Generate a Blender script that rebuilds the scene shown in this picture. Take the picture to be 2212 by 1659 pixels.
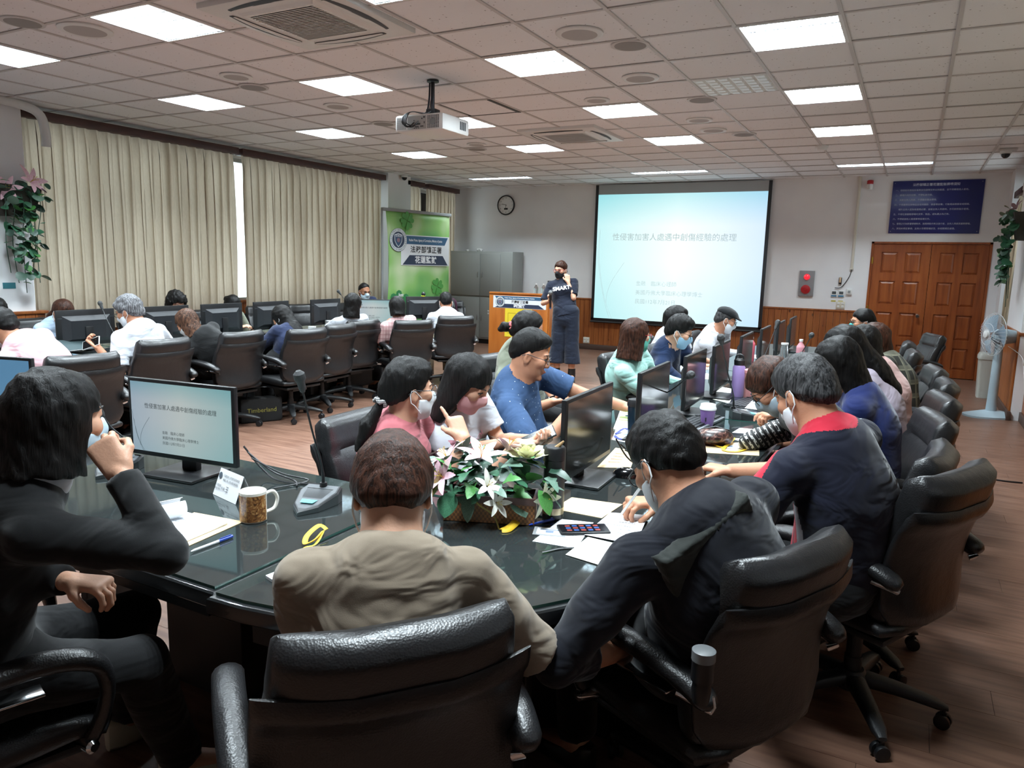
import bpy, bmesh, math, random
import numpy as np
from mathutils import Vector, Matrix
for _o in list(bpy.data.objects): bpy.data.objects.remove(_o)
SC = bpy.context.scene
C = SC.collection
CAMZ = 1.56
# ---------------------------------------------------------------- camera
_cr, _cu, _cf = (0.880124, 0.474108, 0.024555), (-0.097525, 0.129939, 0.986714), (-0.464618, 0.870826, -0.160599)
cam = bpy.data.objects.new('camera', bpy.data.cameras.new('camera'))
C.objects.link(cam)
cam.data.sensor_fit = 'HORIZONTAL'; cam.data.sensor_width = 36.0
cam.data.lens = 1597.46 * 36.0 / 2212.0
cam.data.clip_start = 0.05; cam.data.clip_end = 200
cam.matrix_world = Matrix(((_cr[0], _cu[0], -_cf[0], 0), (_cr[1], _cu[1], -_cf[1], 0), (_cr[2], _cu[2], -_cf[2], CAMZ), (0, 0, 0, 1)))
SC.camera = cam
# ---------------------------------------------------------------- world, exposure, room lights
SC.view_settings.view_transform = 'Standard'; SC.view_settings.look = 'None'
SC.view_settings.gamma = 1.0; SC.view_settings.use_curve_mapping = False
SC.view_settings.exposure = 0.6
LIGHT_W = 76.0
WORLD_STRENGTH = 2.8
SC.render.film_transparent = False
SC.cycles.max_bounces = 7; SC.cycles.diffuse_bounces = 4; SC.cycles.glossy_bounces = 3
SC.cycles.transmission_bounces = 5; SC.cycles.transparent_max_bounces = 8
SC.cycles.sample_clamp_indirect = 6.0
SC.cycles.caustics_reflective = False; SC.cycles.caustics_refractive = False
W = bpy.data.worlds.new('daylight'); SC.world = W; W.use_nodes = True
_b = W.node_tree.nodes['Background']; _b.inputs[0].default_value = (0.86, 0.94, 1.0, 1); _b.inputs[1].default_value = WORLD_STRENGTH
GX = lambda i: -1.112 + 0.6 * i          # ceiling grid nodes
GY = lambda j: 4.848 + 0.6 * j
CEIL = 3.02
TROFFERS = [(i, j) for i in (-9, -6, -3, 0) for j in (-6, -3, 0, 3, 6)]
STRIPS = [(-10, 11), (-5, 11), (0, 11)]
def area_light(x, y, z, sx, sy, w):
    d = bpy.data.lights.new('tube_light', 'AREA'); d.shape = 'RECTANGLE'; d.size = sx; d.size_y = sy; d.energy = w
    d.color = (0.82, 0.94, 1.0)
    o = bpy.data.objects.new('tube_light', d); C.objects.link(o); o.location = (x, y, z)
    return o
for i, j in TROFFERS:
    for k in range(4): area_light(GX(i + .5), GY(j + .5) - .208 + .1385 * k, CEIL + 0.052, 0.53, 0.045, LIGHT_W / 4)
for i, j in STRIPS:
    for k in (-1, 1): area_light(GX(i + 1), GY(j) + .135 + .06 * k, CEIL + 0.052, 1.12, 0.04, LIGHT_W * 0.22)
# ---------------------------------------------------------------- helpers
random.seed(7)
MATS = {}
def lin(h):
    h = h.lstrip('#'); v = [int(h[k:k + 2], 16) / 255 for k in (0, 2, 4)]
    return tuple(c / 12.92 if c <= .04045 else ((c + .055) / 1.055) ** 2.4 for c in v)
def mat(name, col, rough=.5, metal=0., spec=.5, emit=None, estr=1., bump=None, vary=None, coat=0., trans=0., sheen=0., sss=0.):
    """bump=(scale, strength, (sx,sy,sz)); vary=(scale, col2, (sx,sy,sz), lo, hi)"""
    if name in MATS: return MATS[name]
    m = bpy.data.materials.new(name); m.use_nodes = True; MATS[name] = m
    nt = m.node_tree; p = nt.nodes['Principled BSDF']
    if isinstance(col, str): col = lin(col)
    p.inputs['Base Color'].default_value = (*col, 1); p.inputs['Roughness'].default_value = rough
    p.inputs['Metallic'].default_value = metal; p.inputs['Specular IOR Level'].default_value = spec
    p.inputs['Coat Weight'].default_value = coat; p.inputs['Transmission Weight'].default_value = trans
    p.inputs['Sheen Weight'].default_value = sheen
    if sss: p.inputs['Subsurface Weight'].default_value = sss; p.inputs['Subsurface Radius'].default_value = (.6, .25, .12); p.inputs['Subsurface Scale'].default_value = .012
    if emit is not None:
        if isinstance(emit, str): emit = lin(emit)
        p.inputs['Emission Color'].default_value = (*emit, 1); p.inputs['Emission Strength'].default_value = estr
    def coords(sc):
        tc = nt.nodes.new('ShaderNodeTexCoord'); mp = nt.nodes.new('ShaderNodeMapping')
        nt.links.new(tc.outputs['Object'], mp.inputs[0]); mp.inputs['Scale'].default_value = sc; return mp.outputs[0]
    if vary:
        s, c2, ax, lo, hi = vary
        if isinstance(c2, str): c2 = lin(c2)
        n = nt.nodes.new('ShaderNodeTexNoise'); n.inputs['Scale'].default_value = s; n.inputs['Detail'].default_value = 3
        nt.links.new(coords(ax), n.inputs['Vector'])
        r = nt.nodes.new('ShaderNodeMapRange'); r.inputs[1].default_value = lo; r.inputs[2].default_value = hi
        nt.links.new(n.outputs['Fac'], r.inputs[0])
        mx = nt.nodes.new('ShaderNodeMix'); mx.data_type = 'RGBA'
        mx.inputs[6].default_value = (*col, 1); mx.inputs[7].default_value = (*c2, 1)
        nt.links.new(r.outputs[0], mx.inputs[0]); nt.links.new(mx.outputs[2], p.inputs['Base Color'])
    if bump:
        s, st, ax = bump
        n = nt.nodes.new('ShaderNodeTexNoise'); n.inputs['Scale'].default_value = s; n.inputs['Detail'].default_value = 2
        nt.links.new(coords(ax), n.inputs['Vector'])
        b = nt.nodes.new('ShaderNodeBump'); b.inputs['Strength'].default_value = st; b.inputs['Distance'].default_value = .01
        nt.links.new(n.outputs['Fac'], b.inputs['Height']); nt.links.new(b.outputs[0], p.inputs['Normal'])
    return m
def MNEW(name):
    m = bpy.data.materials.new(name); m.use_nodes = True; MATS[name] = m
    return m, m.node_tree, m.node_tree.nodes, m.node_tree.links, m.node_tree.nodes['Principled BSDF']

class MB:
    """collects shapes into one mesh"""
    def __init__(s): s.v = []; s.f = []; s.mi = []; s.m = 0
    def add(s, vs, fs):
        n = len(s.v); s.v += [tuple(v) for v in vs]; s.f += [tuple(i + n for i in f) for f in fs]; s.mi += [s.m] * len(fs); return s
    def use(s, k): s.m = k; return s
    def xf(s, M, n0=0):
        for k in range(n0, len(s.v)): s.v[k] = tuple(M @ Vector(s.v[k]))
        return s
    def box(s, a, b, ch=0.):
        x0, y0, z0 = a; x1, y1, z1 = b
        if ch <= 0:
            return s.add([(x0, y0, z0), (x1, y0, z0), (x1, y1, z0), (x0, y1, z0), (x0, y0, z1), (x1, y0, z1), (x1, y1, z1), (x0, y1, z1)],
                         [(3, 2, 1, 0), (4, 5, 6, 7), (0, 1, 5, 4), (1, 2, 6, 5), (2, 3, 7, 6), (3, 0, 4, 7)])
        bm = bmesh.new(); bmesh.ops.create_cube(bm, size=1)
        for v in bm.verts: v.co = Vector(((x0 + x1) / 2 + v.co.x * (x1 - x0), (y0 + y1) / 2 + v.co.y * (y1 - y0), (z0 + z1) / 2 + v.co.z * (z1 - z0)))
        bmesh.ops.bevel(bm, geom=list(bm.edges), offset=ch, segments=2, profile=.5, affect='EDGES')
        return s.bm(bm)
    def bm(s, bm):
        bm.verts.index_update()
        s.add([v.co[:] for v in bm.verts], [[v.index for v in f.verts] for f in bm.faces]); bm.free(); return s
    def lathe(s, prof, c=(0, 0, 0), n=24, axis='z', cap=True):
        """prof: [(r,h)] bottom to top"""
        vs = []; fs = []; k = len(prof)
        for r, h in prof:
            for a in range(n):
                t = 2 * math.pi * a / n; p = (r * math.cos(t), r * math.sin(t), h)
                if axis == 'x': p = (p[2], p[0], p[1])
                elif axis == 'y': p = (p[1], p[2], p[0])
                vs.append((p[0] + c[0], p[1] + c[1], p[2] + c[2]))
        for i in range(k - 1):
            for a in range(n):
                b = (a + 1) % n; fs.append((i * n + a, i * n + b, (i + 1) * n + b, (i + 1) * n + a))
        if cap:
            fs.append(tuple(range(n - 1, -1, -1))); fs.append(tuple((k - 1) * n + a for a in range(n)))
        return s.add(vs, fs)
    def tube(s, pts, r, n=8, cap=True, flat=1.0, up=None, closed=False):
        """round (or flattened) tube along pts, r a number or list"""
        pts = [Vector(p) for p in pts]; K = len(pts); rs = r if isinstance(r, (list, tuple)) else [r] * K
        vs = []; fs = []; nrm = None
        for i, p in enumerate(pts):
            if closed: t = (pts[(i + 1) % K] - pts[i - 1])
            else: t = pts[min(i + 1, K - 1)] - pts[max(i - 1, 0)]
            t.normalize()
            if nrm is None:
                ref = Vector(up) if up else (Vector((0, 0, 1)) if abs(t.z) < .9 else Vector((1, 0, 0)))
                nrm = (ref - t * ref.dot(t)).normalized()
            else:
                nrm = (nrm - t * nrm.dot(t))
                nrm = nrm.normalized() if nrm.length > 1e-6 else Vector((1, 0, 0))
            bn = t.cross(nrm)
            for a in range(n):
                an = 2 * math.pi * a / n
                vs.append(p + nrm * (math.cos(an) * rs[i] * flat) + bn * (math.sin(an) * rs[i]))
        for i in range(K if closed else K - 1):
            j = (i + 1) % K
            for a in range(n):
                b = (a + 1) % n; fs.append((i * n + a, i * n + b, j * n + b, j * n + a))
        if cap and not closed:
            fs.append(tuple(range(n - 1, -1, -1))); fs.append(tuple((K - 1) * n + a for a in range(n)))
        return s.add(vs, fs)
    def loft(s, rings, cap=True):
        n = len(rings[0]); vs = [p for r in rings for p in r]; fs = []
        for i in range(len(rings) - 1):
            for a in range(n):
                b = (a + 1) % n; fs.append((i * n + a, i * n + b, (i + 1) * n + b, (i + 1) * n + a))
        if cap: fs.append(tuple(range(n - 1, -1, -1))); fs.append(tuple((len(rings) - 1) * n + a for a in range(n)))
        return s.add(vs, fs)
    def prism(s, poly, z0, z1):
        n = len(poly)
        vs = [(x, y, z0) for x, y in poly] + [(x, y, z1) for x, y in poly]
        fs = [tuple(range(n - 1, -1, -1)), tuple(range(n, 2 * n))] + [(i, (i + 1) % n, n + (i + 1) % n, n + i) for i in range(n)]
        return s.add(vs, fs)
    def sphere(s, c, r, n=12, m=8):
        r = (r, r, r) if not isinstance(r, (tuple, list)) else r
        vs = []; fs = []
        for i in range(m + 1):
            ph = math.pi * i / m
            for a in range(n):
                t = 2 * math.pi * a / n
                vs.append((c[0] + r[0] * math.sin(ph) * math.cos(t), c[1] + r[1] * math.sin(ph) * math.sin(t), c[2] - r[2] * math.cos(ph)))
        for i in range(m):
            for a in range(n):
                b = (a + 1) % n; fs.append((i * n + a, i * n + b, (i + 1) * n + b, (i + 1) * n + a))
        return s.add(vs, fs)
    def grid(s, fn, nu, nv, thick=0.):
        vs = []; fs = []
        for i in range(nu + 1):
            for j in range(nv + 1): vs.append(fn(i / nu, j / nv))
        for i in range(nu):
            for j in range(nv):
                a = i * (nv + 1) + j; fs.append((a, a + nv + 1, a + nv + 2, a + 1))
        return s.add(vs, fs)
    def mesh(s, name, mats, smooth=40):
        me = bpy.data.meshes.new(name)
        me.from_pydata(s.v, [], s.f)
        for m in (mats if isinstance(mats, (list, tuple)) else [mats]): me.materials.append(m)
        if any(s.mi): me.polygons.foreach_set('material_index', s.mi)
        if smooth:
            me.polygons.foreach_set('use_smooth', [True] * len(me.polygons))
            me.update(); me.set_sharp_from_angle(angle=math.radians(smooth))
        me.update(); return me
    def obj(s, name, mats, parent=None, smooth=40, loc=None, rot=None, label=None):
        return part(name, s.mesh(name, mats, smooth), parent, loc, rot, label)
def part(name, me, parent=None, loc=None, rot=None, label=None):
    o = bpy.data.objects.new(name, me); C.objects.link(o)
    if parent: o.parent = parent
    if loc is not None: o.location = loc
    if rot is not None: o.rotation_euler = rot if isinstance(rot, (tuple, list)) else (0, 0, rot)
    if label: o['label'] = label
    return o
def tag(o, label, cat, group=None):
    o['label'] = label; o['category'] = cat
    if group: o['group'] = group
    return o
def thing(name, label, cat, loc=(0, 0, 0), rot=0., group=None):
    o = bpy.data.objects.new(name, None); C.objects.link(o); o.empty_display_size = .1
    o.location = loc; o.rotation_euler = rot if isinstance(rot, (tuple, list)) else (0, 0, rot)
    return tag(o, label, cat, group)
def struct(o): o['kind'] = 'structure'; return o
def stuff(o): o['kind'] = 'stuff'; return o
def dup(root, loc=None, rot=None, label=None, group=None):
    r = root.copy(); C.objects.link(r)
    if loc is not None: r.location = loc
    if rot is not None: r.rotation_euler = rot if isinstance(rot, (tuple, list)) else (0, 0, rot)
    if label: r['label'] = label
    if group: r['group'] = group
    for ch in root.children:
        c = ch.copy(); C.objects.link(c); c.parent = r
        for g in ch.children:
            d = g.copy(); C.objects.link(d); d.parent = c
    return r
def smooth_path(pts, n=6):
    """Catmull-Rom"""
    P = [Vector(p) for p in pts]; out = []
    for i in range(len(P) - 1):
        p0 = P[max(i - 1, 0)]; p1 = P[i]; p2 = P[i + 1]; p3 = P[min(i + 2, len(P) - 1)]
        for k in range(n):
            t = k / n
            out.append(.5 * ((2 * p1) + (p2 - p0) * t + (2 * p0 - 5 * p1 + 4 * p2 - p3) * t * t + (3 * p1 - p0 - 3 * p2 + p3) * t ** 3))
    out.append(P[-1]); return out
_txt = {}
def text_mesh(s, size, m, align='CENTER', spacing=1.0, bold=0.0):
    key = (s, size, m.name, align, spacing, bold)
    if key in _txt: return _txt[key]
    cu = bpy.data.curves.new('text', 'FONT'); cu.body = s; cu.size = size; cu.align_x = align; cu.align_y = 'CENTER'
    cu.space_character = spacing; cu.resolution_u = 3; cu.offset = bold; cu.fill_mode = 'FRONT'
    o = bpy.data.objects.new('text', cu); C.objects.link(o)
    dg = bpy.context.evaluated_depsgraph_get(); dg.update()
    me = bpy.data.meshes.new_from_object(o.evaluated_get(dg)); bpy.data.objects.remove(o)
    me.materials.clear(); me.materials.append(m); me.name = 'lettering'; _txt[key] = me
    return me
def lettering(s, size, m, parent, M, align='CENTER', spacing=1.0, bold=0., sx=1.0, name='lettering'):
    """text in the plane of M (x right, y up, z towards the reader)"""
    o = part(name, text_mesh(s, size, m, align, spacing, bold), parent)
    o.matrix_basis = M @ Matrix.Diagonal((sx, 1, 1, 1)); return o
def plane_at(loc, xdir, ydir=(0, 0, 1)):
    x = Vector(xdir).normalized(); y = Vector(ydir); y = (y - x * y.dot(x)).normalized(); z = x.cross(y)
    return Matrix(((x.x, y.x, z.x, loc[0]), (x.y, y.y, z.y, loc[1]), (x.z, y.z, z.z, loc[2]), (0, 0, 0, 1)))
# ================================================================ materials of the room
def pos_noise(nt, scale, ax, detail=3):
    g = nt.nodes.new('ShaderNodeNewGeometry'); mp = nt.nodes.new('ShaderNodeMapping'); mp.inputs['Scale'].default_value = ax
    nt.links.new(g.outputs['Position'], mp.inputs[0])
    n = nt.nodes.new('ShaderNodeTexNoise'); n.inputs['Scale'].default_value = scale; n.inputs['Detail'].default_value = detail
    nt.links.new(mp.outputs[0], n.inputs['Vector']); return n, g, mp
def ramp(nt, src, stops):
    r = nt.nodes.new('ShaderNodeValToRGB'); e = r.color_ramp.elements
    while len(e) < len(stops): e.new(.5)
    for k, (p, c) in enumerate(stops):
        e[k].position = p; e[k].color = (*(lin(c) if isinstance(c, str) else c), 1)
    nt.links.new(src, r.inputs[0]); return r
def mixc(nt, fac, a, b, mode='MIX'):
    x = nt.nodes.new('ShaderNodeMix'); x.data_type = 'RGBA'; x.blend_type = mode
    for s, v in ((0, fac), (6, a), (7, b)):
        if hasattr(v, 'default_value') or hasattr(v, 'links'): nt.links.new(v, x.inputs[s])
        elif s == 0: x.inputs[0].default_value = v
        else: x.inputs[s].default_value = (*(lin(v) if isinstance(v, str) else v), 1)
    return x.outputs[2]
def wood(name, cols, ax, rough, scale=1.0, knots=False, spec=.5, rnd=.25):
    m, nt, N, L, p = MNEW(name)
    n, g, mp = pos_noise(nt, scale, ax, 5)
    r = ramp(nt, n.outputs['Fac'], cols)
    out = r.outputs[0]
    mr = N.new('ShaderNodeMapRange'); mr.inputs[3].default_value = 1 - rnd; mr.inputs[4].default_value = 1 + rnd * .6
    L.new(g.outputs['Random Per Island'], mr.inputs[0])
    hs = N.new('ShaderNodeHueSaturation'); L.new(mr.outputs[0], hs.inputs['Value']); L.new(out, hs.inputs['Color']); out = hs.outputs[0]
    if knots:
        v = N.new('ShaderNodeTexVoronoi'); v.inputs['Scale'].default_value = 6.5
        mp2 = N.new('ShaderNodeMapping'); mp2.inputs['Scale'].default_value = (1, 1, .62); L.new(g.outputs['Position'], mp2.inputs[0]); L.new(mp2.outputs[0], v.inputs['Vector'])
        k = N.new('ShaderNodeMapRange'); k.inputs[1].default_value = .07; k.inputs[2].default_value = .13; k.inputs[3].default_value = 1; k.inputs[4].default_value = 0
        L.new(v.outputs['Distance'], k.inputs[0])
        out = mixc(nt, k.outputs[0], out, '#4a2412')
    L.new(out, p.inputs['Base Color']); p.inputs['Roughness'].default_value = rough; p.inputs['Specular IOR Level'].default_value = spec
    b = N.new('ShaderNodeBump'); b.inputs['Strength'].default_value = .08; b.inputs['Distance'].default_value = .01
    L.new(n.outputs['Fac'], b.inputs['Height']); L.new(b.outputs[0], p.inputs['Normal'])
    return m
M_FLOOR = wood('laminate planks', [(.25, '#5c3f33'), (.5, '#715344'), (.78, '#836353')], (1.6, 14, 1), .38, 2.0, rnd=.14)
M_PINE = wood('knotty pine boards', [(.25, '#7a3f1c'), (.5, '#96562a'), (.8, '#ad6c38')], (14, 14, 1.1), .4, 1.6, True, rnd=.18)
M_DOOR = wood('door wood', [(.25, '#743717'), (.5, '#914c22'), (.8, '#a55e2e')], (12, 12, 1.0), .35, 1.5, rnd=.1)
M_LECT = wood('lectern wood', [(.25, '#9c5520'), (.5, '#b5692b'), (.8, '#c47c3b')], (6, 6, .9), .35, 1.4, rnd=.1)
M_DWOOD = wood('dark reddish wood', [(.3, '#3b211c'), (.7, '#52302a')], (10, 2, 10), .45, 2, rnd=.1)
M_BASEB = mat('dark brown skirting', '#4a3830', .5)
M_WALL = mat('white wall paint', '#eceef0', .75, vary=(1.2, '#e3e5e9', (1, 1, 1), .4, .7))
M_GAP = mat('dark joint', '#2a1f1a', .8)
M_WHITEP = mat('white plastic', '#dcdedd', .4)
M_GREYP = mat('grey plastic', '#8f9496', .5)
M_BLACKP = mat('black plastic', '#111215', .42)
M_BLACKG = mat('glossy black plastic', '#0b0c0e', .15)
M_CHROME = mat('chrome', '#d0d2d4', .12, metal=1)
M_STEEL = mat('brushed steel', '#a9abad', .35, metal=.9)
M_RED = mat('red plastic', '#a8161f', .35)
def tile_mat():
    m, nt, N, L, p = MNEW('mineral fibre tile')
    n, g, mp = pos_noise(nt, 38, (1, 1, 1), 2)
    v = N.new('ShaderNodeTexVoronoi'); v.inputs['Scale'].default_value = 26; L.new(g.outputs['Position'], v.inputs['Vector'])
    n2 = N.new('ShaderNodeTexNoise'); n2.inputs['Scale'].default_value = 1.1; L.new(g.outputs['Position'], n2.inputs['Vector'])
    k = N.new('ShaderNodeMapRange'); k.inputs[1].default_value = .10; k.inputs[2].default_value = .17; k.inputs[3].default_value = .75; k.inputs[4].default_value = 0
    L.new(v.outputs['Distance'], k.inputs[0])
    # flecks only where a second noise allows it
    k2 = N.new('ShaderNodeMapRange'); k2.inputs[1].default_value = .48; k2.inputs[2].default_value = .56; L.new(n.outputs['Fac'], k2.inputs[0])
    mu = N.new('ShaderNodeMath'); mu.operation = 'MULTIPLY'; L.new(k.outputs[0], mu.inputs[0]); L.new(k2.outputs[0], mu.inputs[1])
    r = ramp(nt, g.outputs['Random Per Island'], [(0, '#e4e6e9'), (1, '#eff1f3')])
    out = mixc(nt, mu.outputs[0], r.outputs[0], '#5a5654')
    L.new(out, p.inputs['Base Color']); p.inputs['Roughness'].default_value = .9; p.inputs['Specular IOR Level'].default_value = .1
    return m
M_TILE = tile_mat()
M_TEE = mat('ceiling tee', '#c3c1c0', .5)
# ================================================================ room shell
XL, XR, YB, YF = -8.3, 1.3, 12.95, -2.6
LP, RP = -7.95, 0.99                      # faces of the left and right piers
# floor with planks
def cam_px(P):
    d = Vector(P) - Vector((0, 0, CAMZ)); z = d.dot(Vector(_cf))
    if z < .15: return None
    return (1106 + 1597.46 * d.dot(Vector(_cr)) / z, 829.5 - 1597.46 * d.dot(Vector(_cu)) / z, z)
fl = MB().box((XL - .2, YF - .1, -.12), (XR + .4, YB + .2, -.004)).obj('floor', M_GAP, smooth=0); struct(fl)
PW, PLEN = .18, 1.21
pm = MB().box((.0008, .0008, -.012), (PLEN - .0008, PW - .0008, 0)).mesh('plank', M_FLOOR, 0)
spots = []
for b in range(int((YB - YF) / PW) + 1):
    y = YF + b * PW; off = (b * .413) % 1 * PLEN
    x = XL - off
    while x < XR + .2:
        spots.append((x, y)); x += PLEN
def plank_size(s):
    best = 0
    for fx in (.1, .5, .9):
        p = cam_px((s[0] + fx * PLEN, s[1] + .09, 0))
        if p and -60 < p[0] < 2270 and -60 < p[1] < 1720: best = max(best, 1 / p[2] ** 2)
    return -best
spots.sort(key=plank_size)
for s in spots[:300]: part('plank', pm, fl, (s[0], s[1], 0))
rest = MB()
for s in spots[300:]: rest.box((s[0] + .0008, s[1] + .0008, -.012), (s[0] + PLEN - .0008, s[1] + PW - .0008, 0))
stuff(rest.obj('far_planks', M_FLOOR, fl, 0))
# ceiling: slab above, tees, tiles
ce = MB().box((XL - .2, YF - .1, CEIL + .16), (XR + .4, YB + .2, CEIL + .3)).obj('ceiling', mat('ceiling void', '#77726f', .9), smooth=0); struct(ce)
skip = set(TROFFERS)
for i, j in STRIPS: skip |= {(i, j), (i + 1, j)}
skip |= {(-5, -3), (-4, -3), (-5, -2), (-4, -2)} | {(-5, 4), (-4, 4), (-5, 5), (-4, 5)} | {(-1, 2)} | {(-5, 2)}
tm = MB().box((-.292, -.292, 0), (.292, .292, .014), .004).mesh('tile', M_TILE, 0)
far = MB()
for i in range(-12, 4):
    for j in range(-13, 14):
        if (i, j) in skip: continue
        x, y = GX(i + .5), GY(j + .5)
        if j >= -4:
            lo, hi = -.292, .292
            if x - .292 < XL or x + .292 > XR + .3 or y + .292 > YB: pass
            part('tile', tm, ce, (x, y, CEIL + .004 + random.uniform(-.0015, .002)))
        else: far.box((x - .292, y - .292, CEIL + .004), (x + .292, y + .292, CEIL + .018))
stuff(far.obj('rear_tiles', M_TILE, ce, 0))
ty = MB().box((-.012, YF, CEIL - .004), (.012, YB, CEIL + .003)).box((-.002, YF, CEIL), (.002, YB, CEIL + .03)).mesh('main_tee', M_TEE, 0)
for i in range(-11, 4): part('main_tee', ty, ce, (GX(i), 0, 0))
tx = MB().box((XL, -.012, CEIL - .003), (XR + .3, .012, CEIL + .003)).box((XL, -.002, CEIL), (XR + .3, .002, CEIL + .03)).mesh('cross_tee', M_TEE, 0)
for j in range(-12, 14): part('cross_tee', tx, ce, (0, GY(j), 0))
# strips beside the lamps of the front row (they are only 0.26 deep in a 0.6 cell)
for i, j in STRIPS: MB().box((GX(i) + .01, GY(j) + .27, CEIL + .003), (GX(i + 2) - .01, GY(j + 1) - .012, CEIL + .015)).obj('tile', M_TILE, ce, 0)
# walls
WZ = .96
DX0, DX1, DH = -.63, .965, 2.035
wb = MB()
wb.box((XL - .2, YB, 0), (DX0, YB + .15, CEIL + .2)).box((DX0, YB, DH), (DX1, YB + .15, CEIL + .2)).box((DX1, YB, 0), (XR + .4, YB + .15, CEIL + .2))
wb.box((DX0, YB + .13, 0), (DX1, YB + .15, DH))
wb = wb.obj('wall_back', M_WALL, smooth=0); struct(wb)
def boards(parent, x0, x1, y, z0, z1, axis='x', sgn=-1, w=.1):
    n = max(1, round((x1 - x0) / w)); w = (x1 - x0) / n
    if axis == 'x': me = MB().box((.002, 0 if sgn > 0 else -.018, z0), (w - .002, .018 if sgn > 0 else 0, z1), .003).mesh('board', M_PINE, 0)
    else: me = MB().box((0 if sgn > 0 else -.018, .002, z0), (.018 if sgn > 0 else 0, w - .002, z1), .003).mesh('board', M_PINE, 0)
    for k in range(n):
        part('board', me, parent, (x0 + k * w, y, 0) if axis == 'x' else (y, x0 + k * w, 0))
boards(wb, -8.0, DX0 - .05, YB - .004, .1, WZ - .03)
MB().box((-8.2, YB - .03, WZ - .03), (DX0 - .05, YB, WZ), .004).obj('rail', M_PINE, wb)
t = MB().box((-8.25, YB - .035, 0), (DX0 - .05, YB, .1), .006).obj('baseboard_back', M_BASEB); struct(t)
wl = MB()
wl.box((XL - .25, YF, 0), (LP, 4.42, CEIL + .2))                                   # near pier
wl.box((XL - .25, 4.42, 0), (XL, 10.42, WZ - .02)).box((XL - .25, 4.42, 2.9), (XL, 10.42, CEIL + .2))
wl.box((XL - .25, 10.36, 0), (-8.0, 11.0, CEIL + .2))                              # column
wl.box((XL - .25, 11.0, 0), (XL, YB + .1, WZ - .02)).box((XL - .25, 11.0, 2.9), (XL, YB + .1, CEIL + .2)).box((XL - .25, 12.7, 0), (XL, YB + .1, CEIL + .2))
wl = wl.obj('wall_left', M_WALL, smooth=0); struct(wl)
boards(wl, 1.5, 4.5, LP + .002, .1, WZ - .03, 'y', 1)
boards(wl, 4.5, 10.35, XL + .002, .1, WZ - .03, 'y', 1)
boards(wl, 11.0, 12.9, XL + .002, .1, WZ - .03, 'y', 1)
MB().box((LP - .1, 1.4, WZ - .03), (LP + .035, 4.53, WZ), .004).obj('rail', M_PINE, wl)
MB().box((XL - .2, 4.53, WZ - .03), (XL + .05, 10.36, WZ), .004).obj('sill', M_PINE, wl)
MB().box((XL - .2, 11.0, WZ - .03), (XL + .05, 12.9, WZ), .004).obj('sill', M_PINE, wl)
MB().box((LP, 4.42, 0), (LP + .02, 4.5, WZ - .03), .003).obj('board', M_PINE, wl)
t = MB().box((LP, 1.4, 0), (LP + .03, 4.5, .1), .004).box((XL, 4.5, 0), (XL + .03, 12.9, .1), .004).obj('baseboard_left', M_BASEB); struct(t)
wr = MB()
wr.box((RP + .2, YF, 0), (XR + .4, 8.6, WZ - .02)).box((RP + .2, YF, 0), (XR + .4, 4.0, CEIL + .2)).box((RP + .2, 4.0, 2.9), (XR + .4, 9.6, CEIL + .2))
wr.box((RP + .2, 8.6, 0), (XR + .4, 9.6, WZ - .02))
wr.box((RP + .08, 9.6, 0), (XR + .4, 11.0, CEIL + .2))                           # pier carrying the planter
wr.box((RP + .22, 11.0, 0), (XR + .4, 12.5, WZ - .02)).box((RP + .22, 11.0, 2.9), (XR + .4, 12.5, CEIL + .2)).box((RP + .1, 12.5, 0), (XR + .4, YB + .1, CEIL + .2))
wr = wr.obj('wall_right', M_WALL, smooth=0); struct(wr)
boards(wr, 9.6, 11.0, RP + .078, .1, WZ - .03, 'y', -1)
boards(wr, 3.0, 9.6, RP + .198, .1, WZ - .03, 'y', -1)
boards(wr, 11.0, 12.5, RP + .218, .1, WZ - .03, 'y', -1)
boards(wr, DX1 + .08, RP + .3, YB - .004, .1, WZ - .03)
MB().box((RP + .06, 9.58, WZ - .03), (RP + .25, 11.02, WZ), .004).obj('rail', M_PINE, wr)
MB().box((RP + .17, 3.0, WZ - .03), (XR + .3, 9.58, WZ), .004).obj('sill', M_PINE, wr)
MB().box((RP + .17, 11.02, WZ - .03), (XR + .3, 12.5, WZ), .004).obj('sill', mat('pale stone sill', '#b9b8b4', .4), wr)
MB().box((RP + .04, 9.55, 0), (RP + .08, 11.02, .1), .004).box((RP + .16, 3.0, 0), (RP + .2, 9.6, .1), .004).obj('baseboard_right', M_BASEB)['kind'] = 'structure'
wf = MB().box((XL - .2, YF - .15, 0), (XR + .4, YF, CEIL + .2)).obj('wall_front', M_WALL, smooth=0); struct(wf)
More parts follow.
